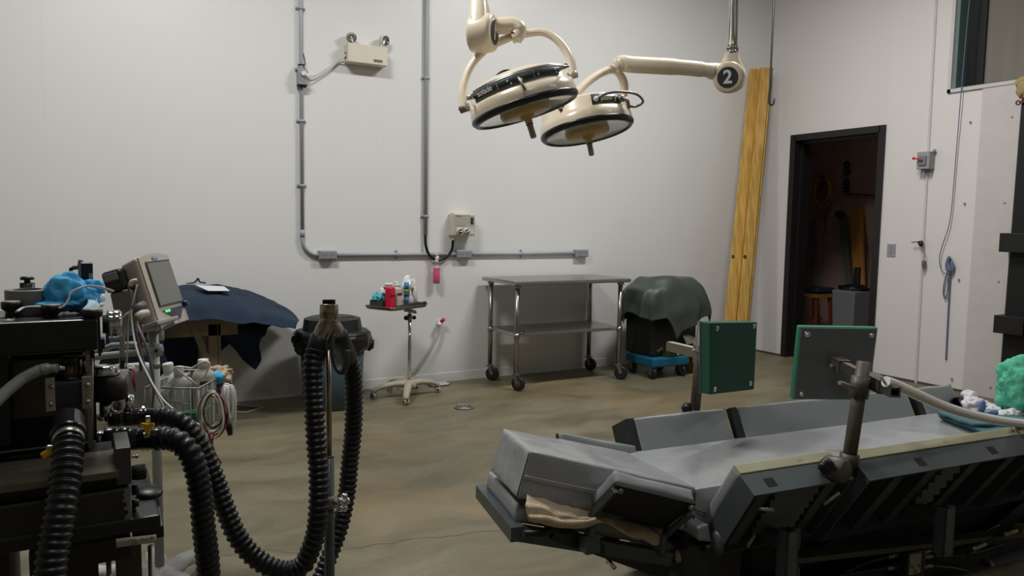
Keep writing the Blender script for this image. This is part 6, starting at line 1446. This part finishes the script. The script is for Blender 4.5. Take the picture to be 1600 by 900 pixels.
# hose C: front left, hanging down from the valve block
hC = smooth_px([(107, 690, 1.10), (106, 715, 1.085), (103, 745, 1.07), (96, 790, 1.05), (88, 835, 1.04), (80, 880, 1.03), (76, 960, 1.02), (78, 1080, 1.01)])
b = B(); b.corr(hC, .0212, .0172, .0112, 24); HCo = obj('breathing_hose', b, hosem, None, 'black corrugated hose hanging straight down the front of the black machine', 'breathing hose', 'black corrugated breathing hoses', loc=dep(103, 745, 1.32))
b = B(); tpd = Vector((0, 0, 1)); 
b.lathe([(.0175, 0), (.0195, .002), (.0195, .03), (.0205, .031), (.0245, .032), (.0245, .040), (.0225, .041), (.0225, .050), (.0215, .051), (.0215, .078), (0, .078)], dep(107, 702, 1.10), (dep(107, 636, 1.19)-dep(107, 702, 1.10)), 32)
obj('hose_connector', b, M('glossy_black_plastic', '141519', .18), HCo)
cc_ = dep(107, 688, 1.115); K = clamp(HCo, cc_, dep(107, 636, 1.19)-dep(107, 702, 1.10), .0200, (82, 699, 1.10))
b = B(); w0 = dep(76, 707, 1.095); b.box(w0, (.020, .004, .010), Matrix.Rotation(-.5, 3, 'Y'), .002); b.box(w0+Vector((.009, 0, .003)), (.010, .004, .016), None, .002); obj('wing_nut', b, yel, K, label='yellow wing nut')
# hose A (upper, goes to the left branch) and hose B (lower, goes to the right branch)
zA0, kA0 = 652, 1.86
A_px = [(246, 651, 1.600), (262, 652, 1.600), (283, 661, 1.607), (305, 685, 1.614), (322, 716, 1.621), (338, 755, 1.628), (352, 795, 1.628), (372, 840, 1.628), (402, 874, 1.628), (440, 892, 1.628), (470, 886, 1.628), (484, 862, 1.628), (494, 830, 1.628), (498, 790, 1.628), (498, 740, 1.635), (494, 690, 1.642), (491, 640, 1.649), (489, 600, 1.656), (489, 568, 1.663), (493, 548, 1.670)]
b = B(); b.corr(smooth_px(A_px, 14), .0225, .0178, .0140, 22); HA = obj('breathing_hose', b, hosem, None, 'black corrugated hose looping from the upper outlet to the left branch', 'breathing hose', 'black corrugated breathing hoses', loc=dep(352, 795, 1.88))
B_px = [(246, 686, 1.420), (262, 685, 1.420), (280, 691, 1.420), (298, 711, 1.420), (308, 740, 1.428), (314, 775, 1.437), (318, 820, 1.446), (324, 870, 1.462), (330, 930, 1.488), (350, 990, 1.573), (400, 1020, 1.658), (455, 990, 1.743), (490, 930, 1.802), (515, 868, 1.845), (532, 820, 1.862), (542, 770, 1.870), (547, 720, 1.870), (552, 670, 1.862), (553, 620, 1.845), (551, 585, 1.828), (545, 562, 1.811), (538, 548, 1.794)]
b = B(); b.corr(smooth_px(B_px, 14), .0225, .0178, .0140, 22); HB = obj('breathing_hose', b, hosem, None, 'black corrugated hose dropping out of frame and rising to the right branch', 'breathing hose', 'black corrugated breathing hoses', loc=dep(314, 775, 1.62))
glossb = M('glossy_black_plastic', '141519', .18)
for HO, y, k, x0, R1, s in ((HA, 652, 1.60, 172, .0200, 1), (HB, 686, 1.42, 165, .0228, 1)):
    a, c_ = dep(x0, y+1, k-.02), dep(248, y-1, k); L_ = (c_-a).length
    b = B(); b.lathe([(0, 0), (R1*.98, 0), (R1, .002), (R1, L_*.20), (R1*.93, L_*.21), (R1*.93, L_*.27), (R1*1.03, L_*.28), (R1*1.03, L_*.46), (R1*.9, L_*.47), (R1*.9, L_*.62), (R1*.86, L_*.63), (R1*.9, L_*.64), (R1*.9, L_)], a, c_-a, 32); obj('hose_connector', b, glossb, HO)
    b = B(); a2 = dep(x0-30 if HO is HA else x0-20, y+1, k-.03); b.cyl(a2, a, R1*.5 if HO is HA else R1*.72, seg=24); obj('chrome_port', b, chrome, HO)
    K = clamp(HO, dep(224 if HO is HA else 228, y, k), c_-a, R1*.92, (224 if HO is HA else 229, y-16 if HO is HA else y-10, k-.03))
w0 = dep(230, 668, 1.385)
b = B(); b.prism([w0+R_*x+U_*y for x, y in ((-.011, .008), (-.012, .003), (-.005, -.003), (-.0035, -.011), (.0035, -.011), (.005, -.003), (.012, .003), (.011, .008), (0, .006))], W_*.004); obj('wing_nut', b, yel, HB, label='yellow wing nut')
b = B(); b.box(dep(231, 657, 1.40), (.009, .006, .018), None, .002); obj('clamp_tail', b, clm, HA)

# =================================================================== Y-PIECE STAND
KY = 1.70
pp = dep(514, 700, KY)
T = thing('hose_stand', 'steel Y-piece on a telescopic stand carrying two black hoses', 'stand', (pp.x, pp.y, 0))
nick = M('warm_nickel', '9d9284', .26, metal=1, var=.06)
zz = lambda y: onY(514, y, pp.y).z
b = B(); b.cyl((pp.x, pp.y, .05), (pp.x, pp.y, zz(714)), .0115, seg=24); b.cyl((pp.x, pp.y, zz(714)), (pp.x, pp.y, zz(711)), .0115, .009, 24); obj('lower_pole', b, M('grey_green_paint', '434b48', .35, metal=.3), T)
b = B(); b.cyl((pp.x, pp.y, zz(714)), (pp.x, pp.y, zz(548)), .0062, seg=20); obj('upper_pole', b, nick, T)
b = B(); 
for k in range(4): t = PI/2*k+.5; d = Vector((math.cos(t), math.sin(t), 0)); b.tube([Vector((pp.x, pp.y, .1)), Vector((pp.x, pp.y, .08))+d*.12, Vector((pp.x, pp.y, .02))+d*.28], .012, 10)
obj('stand_feet', b, dark_metal, T)
c_ = dep(514, 545, KY); top = dep(514, 476, KY); j = dep(514, 503, KY)
b = B(); b.lathe([(.0150, 0), (.0204, 0), (.0204, (top-j).length), (.0196, (top-j).length+.001), (.0138, (top-j).length+.001), (.0138, .01)], j, top-j, 36); YP = obj('y_piece', b, nick, T)
b = B(); b.lathe([(0, .012), (.0142, .012), (.0142, .05)], j, top-j, 24); obj('y_bore', b, M('hole_black', '050505', .8), YP)
ends = []
for sg, ex_, ey_, ke in ((-1, 499, 534, KY-.01), (1, 532, 533, KY+.03)):
    e = dep(ex_, ey_, ke); b = B(); b.tube(crom([j+(top-j)*.15, j, j.lerp(e, .35)+R_*sg*.001, e], 6), [.0203]*6+[.0194]*6+[.0203]*7, 24); obj('y_branch', b, nick, YP); ends.append(e)
for sg, e, pe_ in ((-1, ends[0], (491, 560, 1.663)), (1, ends[1], (544, 562, 1.79))):
    q = dep(*pe_); a = e+(e-q)*.35; b = B(); b.lathe([(0, 0), (.0212, 0), (.0222, .004), (.0225, (q-a).length*.95), (.0, (q-a).length)], a, q-a, 28); obj('hose_cuff', b, M('matte_black_rubber', '15161a', .4), HA if sg < 0 else HB)
b = B(); b.tube(crom([dep(521, 522, KY-.03), dep(519, 545, KY-.035), dep(521, 565, KY-.035), dep(528, 580, KY-.04), (dep(537, 581, KY-.045)), dep(542, 566, KY-.05), dep(543, 547, KY-.05)], 6), .0042, 10, flat=1.6); obj('spring_hook', b, M('grey_green_paint', '434b48', .35, metal=.3), T)
b = B(); kc = dep(531, 786, KY); b.cyl((pp.x, pp.y, kc.z), kc, .006, seg=12); b.cyl((pp.x, pp.y, kc.z-.014), (pp.x, pp.y, kc.z+.014), .0140, seg=20); CK = obj('height_clamp', b, dull_steel, T)
b = B(); dd = (kc-Vector((pp.x, pp.y, kc.z))).normalized(); k2 = dep(536, 786, KY)
b.lathe([(0, -.004), (.009, -.004), (.009, .004), (0, .004)], k2, dd, 16)
for k in range(5): t = 2*PI*k/5; x_, y_, z_ = frame(dd); b.ball(k2+(x_*math.cos(t)+y_*math.sin(t))*.014, .0085, (1, 1, 1), None, 2)
obj('star_knob', b, chrome, CK)

# =================================================================== PATIENT MONITOR ON ITS POLE
KM = 2.72
mp_ = dep(243, 620, KM)
T = thing('monitor_stand', 'pale grey pole stand on white feet carrying the patient monitor', 'stand', (mp_.x, mp_.y, 0))
zz = lambda y: onY(243, y, mp_.y).z
gy = M('pale_grey_paint', '8d908f', .4, var=.05)
b = B(); b.cyl((mp_.x, mp_.y, .10), (mp_.x, mp_.y, zz(512)), .0165, seg=24); obj('pole', b, gy, T)
b = B(); b.cyl((mp_.x, mp_.y, zz(575)), (mp_.x, mp_.y, zz(566)), .018, seg=20); b.cyl((mp_.x, mp_.y, zz(540)), (mp_.x, mp_.y, zz(536)), .0172, seg=20); obj('pole_ring', b, dull_steel, T)
wf = M('white_foot_plastic', 'b9bab8', .4)
fc = Vector((mp_.x, mp_.y, 0))
b = B(); b.lathe([(0, .05), (.06, .05), (.07, .08), (.05, .13), (.02, .15), (0, .15)], fc, (0, 0, 1), 28); obj('base_hub', b, wf, T)
for tx, ty in ((318, 868), (355, 950), (200, 980), (120, 890), (235, 835)):
    e = onZ(tx, ty, .06); d = (e-fc); d.z = 0; d = d.normalized()*.30; e = fc+d
    b = B(); b.tube(crom([fc+Vector((0, 0, .10)), fc+d*.4+Vector((0, 0, .105)), fc+d*.8+Vector((0, 0, .085)), e+Vector((0, 0, .07))], 6), [.045]*6+[.038]*6+[.032]*7, 16, flat=.7); b.ball(e+Vector((0, 0, .068)), .034, (1, 1, .8), sub=3); obj('foot', b, wf, T)
    b = B(); b.cyl(e+Vector((-.012, 0, .026)), e+Vector((.012, 0, .026)), .026, seg=18); obj('caster', b, wheelm, T)
# accessory arm bars
b = B(); b.tube([dep(x, y, KM-.02) for x, y in ((140, 560), (160, 556), (235, 549), (243, 548))], .0135, 16, flat=.9); b.ball(dep(247, 546, KM-.02), .017, (1.1, 1.1, 1.3), sub=3); b.cyl(dep(243, 556, KM), dep(243, 538, KM), .024, seg=20)
b.tube([dep(x, y, KM+.1) for x, y in ((150, 552), (175, 540), (205, 538), (238, 541))], .011, 14); OB = obj('support_arm', b, gy, T)
b = B(); b.cyl(dep(244, 548, KM-.045), dep(244, 548, KM-.03), .006, seg=12); obj('arm_bolt', b, dark_metal, OB)
# monitor body
wd = Vector((math.sin(math.radians(31)), math.cos(math.radians(31)), 0))      # along the screen, away from the eye
nh = Vector((wd.y, -wd.x, 0)); tilt = math.radians(17)
mn = (nh*math.cos(tilt)+ZZ*math.sin(tilt)); mu = (ZZ*math.cos(tilt)-nh*math.sin(tilt))
PM = thing('patient_monitor', 'beige patient monitor tilted on the pole beside the navy drape', 'monitor', dep(243, 512, KM))
p0 = dep(211, 402, KM-.07)
def mon(w, h, o): return p0+wd*w-mu*h-mn*o
def wfor(px_, y_, h):                                    # w with pixel column px_ at height h
    lo, hi = 0, .6
    for _ in range(40):
        m_ = (lo+hi)/2; v = mon(m_, h, 0)-EYE; x = 800+F*v.dot(R_)/v.dot(W_)
        if x < px_: lo = m_
        else: hi = m_
    return lo
def hfor(y_, w):
    lo, hi = 0, .6
    for _ in range(40):
        m_ = (lo+hi)/2; v = mon(w, m_, 0)-EYE; y = 450-F*v.dot(U_)/v.dot(W_)
        if y < y_: lo = m_
        else: hi = m_
    return lo
Wm = wfor(263, 395, 0); Hm = hfor(517, 0)
mbg = M('monitor_beige', 'aea69a', .45, var=.04)
cor = [mon(0, 0, 0), mon(Wm, 0, 0), mon(Wm, Hm*.97, 0), mon(0, Hm, 0)]
bk = [mon(.008, .012, .066), mon(Wm-.008, .012, .066), mon(Wm-.008, Hm*.93, .085), mon(.008, Hm*.95, .085)]
b = B(); b.hexa([bk[3], bk[2], bk[1], bk[0], cor[3], cor[2], cor[1], cor[0]], .012)
MB_ = obj('monitor_body', b, mbg, PM)
b = B(); pr_ = [mon(.012+(Wm-.024)*i/10, -.012*math.sin(PI*i/10)+.004, -.004) for i in range(11)]+[mon(Wm-.012, Hm*.96, -.004), mon(.012, Hm*.985, -.004)]
b.prism(pr_, -mn*.012); obj('front_bezel', b, M('bezel_beige', 'b6ada0', .42, var=.03), MB_)
def f_(u, v, o=-.0055): return mon(Wm*u, Hm*v, o)
sc_ = [f_(.18, .08), f_(.90, .075), f_(.91, .70), f_(.18, .705)]
b = B(); b.prism([sc_[0], sc_[1], sc_[2], sc_[3]], mn*.002); SB_ = obj('screen_surround', b, M('dark_grey_plastic', '33363a', .4), MB_)
m_ = sum(sc_, Vector())/4; s2 = [m_+(p-m_)*.93+mn*.0025 for p in sc_]
b = B(); b.prism(s2, mn*.001); obj('screen', b, M('grey_green_screen', '72756c', .18, var=.02), MB_)
tri = [f_(.22, .755), f_(.88, .745), f_(.70, .905), f_(.62, .92)]
b = B(); b.prism(tri, mn*.002); KP = obj('keypad', b, M('navy_keypad', '303248', .35), MB_)
for i, u in enumerate((.32, .40)):
    b = B(); b.ball(f_(u, .775, -.0085), .0042, sub=2); obj('green_led', b, M('green_led', '3dff6a', .3, emit=2.5), KP)
for i, (u, v) in enumerate(((.50, .79), (.58, .80), (.66, .80), (.74, .80), (.60, .845), (.68, .845))):
    b = B(); b.box(f_(u, v, -.0075), (.012, .006, .002), Matrix((wd, -mu, -mn)).transposed()); obj('key', b, M('key_grey', '55586a', .4), KP)
b = B(); b.cyl(f_(.95, .73, -.004), f_(.95, .73, -.022), .012, .0105, 20); b.cyl(f_(.95, .73, -.002), f_(.95, .73, -.006), .017, seg=20); obj('rotary_knob', b, M('navy_knob', '2a3350', .35), MB_)
b = B(); b.prism([f_(.42, .022), f_(.58, .020), f_(.56, .055), f_(.42, .058)], mn*.0012); EM = obj('blue_emblem', b, M('blue_emblem', '4b84b8', .4), MB_)
b = B(); b.prism([f_(.46, .032, -.007), f_(.55, .030, -.007), f_(.54, .044, -.007), f_(.46, .046, -.007)], mn*.0006); obj('emblem_mark', b, M('pale_emblem', 'a9cbe0', .4), EM)
b = B(); sl_ = lambda h, o: p0-mu*h-mn*o-wd*.002
for h, o, r, l in ((.105, .04, .014, .010), (.165, .04, .012, .012), (.19, .045, .013, .012)): b.cyl(sl_(h, o), sl_(h, o)-wd*l, r, seg=20)
obj('side_socket', b, black_plastic, MB_)
b = B(); b.ball(sl_(.145, .06), .012, (1.2, .6, .6), sub=2); obj('red_socket', b, M('dark_red_metal', '6b1a26', .4), MB_, label='dark red socket')
# side module (black)
b = B(); q = p0-mu*.06-mn*.085; Rm = Matrix((wd, -mu, -mn)).transposed(); b.box(q-wd*.0, (.07, .075, .07), Rm, .012, 3); MD = obj('black_module', b, M('module_black', '1e1f22', .38), PM)
b = B(); b.box(q-wd*.0365-mu*(-.015), (.004, .028, .05), Rm, .002); obj('module_label', b, M('grey_label', '77777a', .45), MD)
b = B(); b.beam(p0-mu*.10-mn*.075, p0-mu*.23-mn*.09, .08, .05, wd, .008); obj('rear_bracket', b, M('taupe_plastic', '6d6459', .5), PM)
b = B(); q = dep(243, 510, KM); b.box(q+Vector((.0, 0, .01)), (.10, .16, .014), Matrix((nh*math.cos(.3)+ZZ*math.sin(.3), wd, ZZ*math.cos(.3)-nh*math.sin(.3))).transposed(), .003); b.cyl(q-ZZ*.05, q, .028, seg=20); b.beam(dep(258, 512, KM-.03), dep(275, 503, KM-.03), .03, .008); obj('mount_plate', b, gy, T)
# cables
ca = M('light_cable', 'b9b3a4', .45); cg = M('grey_cable', '5c5c5a', .45); cwh = M('white_cable2', 'd0cec8', .45); crd = M('red_cable', '7d2b30', .45); cpu = M('purple_cable', '4d2b4d', .5); cbk = M('black_cable', '141416', .4)
def cable(pts, r, mat, lab, nm='monitor_cable', n=8, grp='cables hanging from the patient monitor'):
    b = B(); q = crom([dep(*p) for p in pts], n); b.tube(q, r, 8); return obj(nm, b, mat, None, lab, 'cable', grp, loc=q[0])
c1_ = cable([(213, 438, 2.57), (203, 442, 2.55), (202, 455, 2.55), (206, 480, 2.55), (208, 500, 2.55), (215, 530, 2.55), (222, 560, 2.55), (232, 590, 2.55), (245, 615, 2.5), (262, 650, 2.45)], .0045, cg, 'dark grey lead running from the monitor side down over the basket')
b = B(); b.tube(crom([dep(214, 438, 2.56), dep(206, 440, 2.55), dep(203, 447, 2.55)], 5), .007, 8); obj('plug', b, ca, c1_)
c2_ = cable([(226, 490, 2.56), (216, 492, 2.54), (214, 505, 2.53), (224, 530, 2.5), (234, 560, 2.5), (240, 600, 2.5), (238, 640, 2.5)], .0045, cg, 'dark lead from the round cream plug curving down across the basket')
b = B(); b.tube(crom([dep(229, 489, 2.58), dep(220, 491, 2.55), (dep(214, 497, 2.54))], 5), [.014]*5+[.014]*5+[.006], 12); obj('cream_plug', b, ca, c2_)
c3_ = cable([(220, 478, 2.57), (207, 484, 2.54), (206, 500, 2.53), (212, 540, 2.5), (228, 580, 2.46), (255, 625, 2.42), (290, 652, 2.4), (312, 664, 2.4)], .0032, cwh, 'thin white lead crossing the wire basket diagonally to the right')
b = B(); b.tube([dep(225, 476, 2.58), dep(214, 481, 2.55), dep(208, 486, 2.54)], [.014, .014, .006], 12); obj('grey_plug', b, cg, c3_)
cable([(206, 488, 2.56), (196, 496, 2.55), (192, 515, 2.55), (191, 545, 2.55), (190, 568, 2.55)], .0085, M('grey_tube', '7b7a73', .45), 'thick grey lead dropping from behind the monitor to the wire bundle')
cable([(214, 445, 2.57), (208, 470, 2.55), (201, 500, 2.55), (199, 550, 2.55), (197, 575, 2.55)], .0028, ca, 'thin pale lead hanging straight down left of the pole')
cable([(223, 508, 2.6), (221, 530, 2.58), (219, 560, 2.58), (221, 580, 2.58)], .005, cpu, 'purple lead hanging left of the monitor pole')
q0 = dep(191, 567, 2.55)
T2_ = thing('lead_bundle', 'fan of thin patient leads spilling below the thick grey lead', 'cable', q0)
b = B(); b.cyl(q0+ZZ*.02, q0-ZZ*.02, .009, .007, 14); obj('lead_splitter', b, black_plastic, T2_)
for i, (x1_, y1_, x2_, y2_, m) in enumerate([(178, 575, 184, 612, cwh), (182, 573, 190, 620, cwh), (186, 572, 186, 628, ca), (200, 574, 200, 616, cwh), (206, 572, 214, 582, cwh), (210, 580, 212, 612, crd), (203, 578, 211, 606, crd), (181, 580, 183, 634, cwh)]):
    b = B(); b.tube(crom([q0-ZZ*.015, dep(x1_, y1_, 2.55), dep((x1_+x2_)/2+(-4 if i % 2 else 2), (y1_+y2_)/2, 2.53), dep(x2_, y2_, 2.53)], 6), .0028, 6); obj('lead', b, m, T2_)
# =================================================================== WIRE BASKET WITH BOTTLES
zB_ = .80
k0_, k1_, k2_ = onZ(225, 606, zB_), onZ(310, 607, zB_), onZ(356, 579, zB_)
uX = (k1_-k0_); uY = (k2_-k1_); uYd = Vector((-uX.y, uX.x, 0)).normalized(); uY = uYd*uY.length; k2_ = k1_+uY; k3_ = k0_+uY
BK = thing('wire_basket', 'grey wire basket full of white bottles on the monitor pole', 'basket', (k0_+k2_)/2-ZZ*.18)
wire = M('grey_wire', '8c8e8a', .4, metal=.4)
ins = .015; dB = .18
def bkp(s, t, z): return k0_+uX*s+uY*t-ZZ*z
b = B(); b.tube([k0_, k1_, k2_, k3_], .0038, 8, closed=True); b.tube([bkp(0, 0, .09), bkp(1, 0, .09), bkp(1, 1, .09), bkp(0, 1, .09)], .0022, 6, closed=True); b.tube([bkp(0, 0, dB), bkp(1, 0, dB), bkp(1, 1, dB), bkp(0, 1, dB)], .0035, 8, closed=True)
obj('rim_wire', b, wire, BK)
b = B()
for i in range(8):
    for t in (0, 1): b.cyl(bkp(i/7*.98+.01, t, 0), bkp(i/7*.98+.01, t, dB), .0022, seg=6)
for i in range(9):
    for s in (0, 1): b.cyl(bkp(s, i/8*.98+.01, 0), bkp(s, i/8*.98+.01, dB), .0022, seg=6)
for i in range(8): b.cyl(bkp(i/7, 0, dB), bkp(i/7, 1, dB), .002, seg=6)
obj('wire_grid', b, wire, BK)
b = B(); b.tube([bkp(-.02, -.02, .16), bkp(-.02, -.02, .055), bkp(.25, -.02, .055), bkp(.25, -.02, .16)], .0026, 6); b.tube([bkp(.35, -.02, .045), bkp(.70, -.02, .045)], .0022, 6); b.tube([bkp(.58, -.02, .055), bkp(.86, -.02, .055), bkp(.86, -.02, .16)], .0026, 6); obj('front_bracket', b, wire, BK)
b = B(); b.beam(k3_.lerp(k2_, .1)-ZZ*.02, Vector((mp_.x, mp_.y, zB_-.02)), .03, .02); obj('mount_clamp', b, gy, BK)
wb = M('translucent_white_bottle', 'bfc0b6', .35, trans=.12); wc = M('white_cap', 'cfcfc8', .4)
def jug(s, t, r, ytop, yneck, capr, lab, lean=(0, 0), d=.9, lblf=None):
    p = bkp(s, t, dB-.006); v = p-EYE; k = v.dot(W_); px_ = 800+F*v.dot(R_)/k
    zt2 = onY(px_, ytop, p.y).z; zn2 = onY(px_, yneck, p.y).z; ax = Vector((lean[0], lean[1], 1)).normalized(); h = zt2-p.z; hn = zn2-p.z
    T = thing('white_bottle', lab, 'bottle', p, group='white bottles in the wire basket')
    b = B(); b.lathe([(0, 0), (r*.92, 0), (r, .01), (r, hn-.03), (r*.9, hn-.012), (capr*1.1, hn), (capr*.95, hn+.008), (0, hn+.008)], p, ax, 32, squash=d); obj('bottle_body', b, wb, T)
    b = B(); b.lathe([(0, hn+.002), (capr, hn+.002), (capr, h-.003), (capr*.9, h), (0, h)], p, ax, 28); obj('cap', b, wc, T)
    if lblf:
        q = p+Vector((0, -r*d-.001, h*lblf)); b = B(); b.box(q, (r*.9, .002, .014)); obj('bottle_label', b, M('dark_label', '33332f', .6, var=.4, scale=200), T)
    return T
jug(.80, .45, .040, 561, 576, .0195, 'tall white bottle with a screw cap, foremost in the wire basket', lblf=.66)
jug(.38, .45, .048, 572, 588, .019, 'squat white jug in the middle of the wire basket', (-.05, -.02))
jug(.12, .70, .042, 565, 580, .020, 'white jug leaning left at the back of the wire basket', (-.16, 0))
T = thing('white_jug', 'large pale jug partly hidden left of the wire basket', 'bottle', onY(198, 600, mp_.y))
b = B(); q = dep(205, 610, KM+.12); b.box(q, (.16, .10, .20), None, .03, 4); obj('jug_body', b, M('pale_jug', 'a9aaa6', .45), T)
b = B(); q = bkp(.92, .55, .0); b.ball(q+Vector((.01, 0, .0)), .026, (1.2, 1, .9), amp=.4); obj('blue_wad', b, M('blue_wad', '36a3cf', .6), None, 'small bright blue wad in the wire basket', 'wad', loc=q)
b = B(); b.ball(bkp(.80, .85, .0), .045, (1.3, .9, .6), None, 4, .4); b.ball(bkp(.95, .75, .02), .04, (1, 1, .8), None, 4, .4, 3, 4); obj('tan_pouch', b, M('tan_bandage', 'a8937a', .8), None, 'tan bandage bundle at the back corner of the wire basket', 'bandage', loc=bkp(.85, .8, 0))
b = B(); q0, q1 = bkp(.62, .06, .095), bkp(.96, .12, .17); b.bb((q0.x, q0.y, q1.z), (q1.x, q0.y+.03, q0.z)); obj('green_box', b, M('green_carton_bright', '1d6b3b', .6), None, 'small green box low in the wire basket', 'box', loc=q1)
b = B(); b.ball(bkp(.1, .05, .13), .02, (1, .4, 1), sub=3); b.torus(bkp(.1, -.01, .13), (0, 1, 0), .012, .003, 18, 6); obj('round_sensor', b, M('pale_sensor', 'a8a8a4', .4), None, 'small pale round sensor on the wire basket front', 'sensor', loc=bkp(.1, 0, .13))
# white tube loop over the basket
b = B(); b.tube(crom([bkp(.70, .6, .05), dep(276, 577, 2.62), dep(288, 574, 2.62), dep(300, 575, 2.62), dep(312, 568, 2.6), dep(322, 565, 2.6), dep(327, 570, 2.6), dep(322, 583, 2.6), dep(314, 592, 2.6)], 8), .0035, 8); obj('white_tubing', b, cwh, None, 'white tubing looping over the top of the basket bottles', 'tubing', loc=dep(322, 565, 2.6))
# coils on the right end of the basket
CO = thing('cable_coil', 'coil of red, black and white leads hung on the wire basket corner', 'cable', bkp(1, .2, 0))
random.seed(11)
for i, m in enumerate([cwh, crd, cbk, cwh, cg, crd, cwh, cg, ca, cwh]):
    a = i*.6; cx_, cyq = 332+3.5*math.sin(a*2.3), 645+4*math.cos(a*1.9); rx, ry = 17+4*math.sin(a*3), 30+6*math.cos(a*2.1)
    k = 2.50+.012*i
    b = B(); b.tube([dep(cx_+rx*math.sin(t)*(1-.12*math.cos(t)), cyq-ry*math.cos(t), k+.01*math.sin(t*2+i)) for t in [2*PI*j/36 for j in range(36)]], .0027, 7, closed=True); obj('coil_loop', b, m, CO)
b = B(); b.tube(crom([dep(334, 680, 2.5), dep(331, 695, 2.5), dep(338, 712, 2.5), dep(346, 724, 2.5)], 6), .0036, 7); b.tube(crom([dep(326, 678, 2.5), dep(330, 692, 2.5), dep(328, 702, 2.5)], 6), .0036, 7); obj('lead_tail', b, crd, CO)
b = B(); b.tube(crom([dep(326, 676, 2.5), dep(331, 695, 2.49), dep(336, 712, 2.49), dep(338, 735, 2.5)], 6), .0045, 7); b.cyl(dep(331, 692, 2.49), dep(328, 708, 2.49), .006, .003, 8); obj('lead_tail', b, M('brown_lead', '4a2622', .5), CO)
CW = thing('white_cable_loops', 'bundle of white cable loops with a black connector on the basket corner', 'cable', bkp(1, .9, 0))
for i, (x, y, rx, ry) in enumerate(((355, 630, 9, 30), (359, 640, 9, 36), (353, 622, 6, 22), (361, 628, 7, 26))):
    k = 2.60+.01*i; b = B(); b.tube([dep(x+rx*math.sin(t), y-ry*math.cos(t), k) for t in [2*PI*j/30 for j in range(30)]], .004, 7, closed=True); obj('cable_loop', b, cwh, CW)
b = B(); b.tube([dep(354, 602, 2.57), dep(353, 625, 2.57), dep(357, 650, 2.57), dep(360, 668, 2.57)], [.009, .008, .006, .005], 10); obj('white_sleeve', b, cwh, CW)
b = B(); b.tube([dep(356, 655, 2.56), dep(358, 668, 2.56), dep(360, 680, 2.56)], [.010, .011, .008], 12); b.cyl(dep(355, 655, 2.56), dep(355, 645, 2.56), .006, seg=8); obj('black_connector', b, cbk, CW)
b = B(); b.ball(bkp(1, .6, .06), .02, (1, 1, 1.3), amp=.5); obj('purple_clip', b, M('purple_plastic', '4d3566', .5), None, 'small purple clip on the right side of the wire basket', 'clip', loc=bkp(1, .6, .06))
# =================================================================== keep every thing at three levels: thing > part > sub-part
def chain(o):
    c = [o]
    while c[-1].parent is not None: c.append(c[-1].parent)
    return c[::-1]
for o in list(COL.objects):
    c = chain(o)
    if len(c) > 3 and all(x.location.length < 1e-9 for x in c[1:]): o['_up'] = 1
for o in [x for x in COL.objects if '_up' in x]:
    c = chain(o)
    if len(c) > 3: o['_lvl'] = len(c)
todo = [(o, chain(o)[1]) for o in COL.objects if '_up' in o]
for o, p in todo: o.parent = p
for o in COL.objects:
    for k in ('_up', '_lvl'):
        if k in o: del o[k]
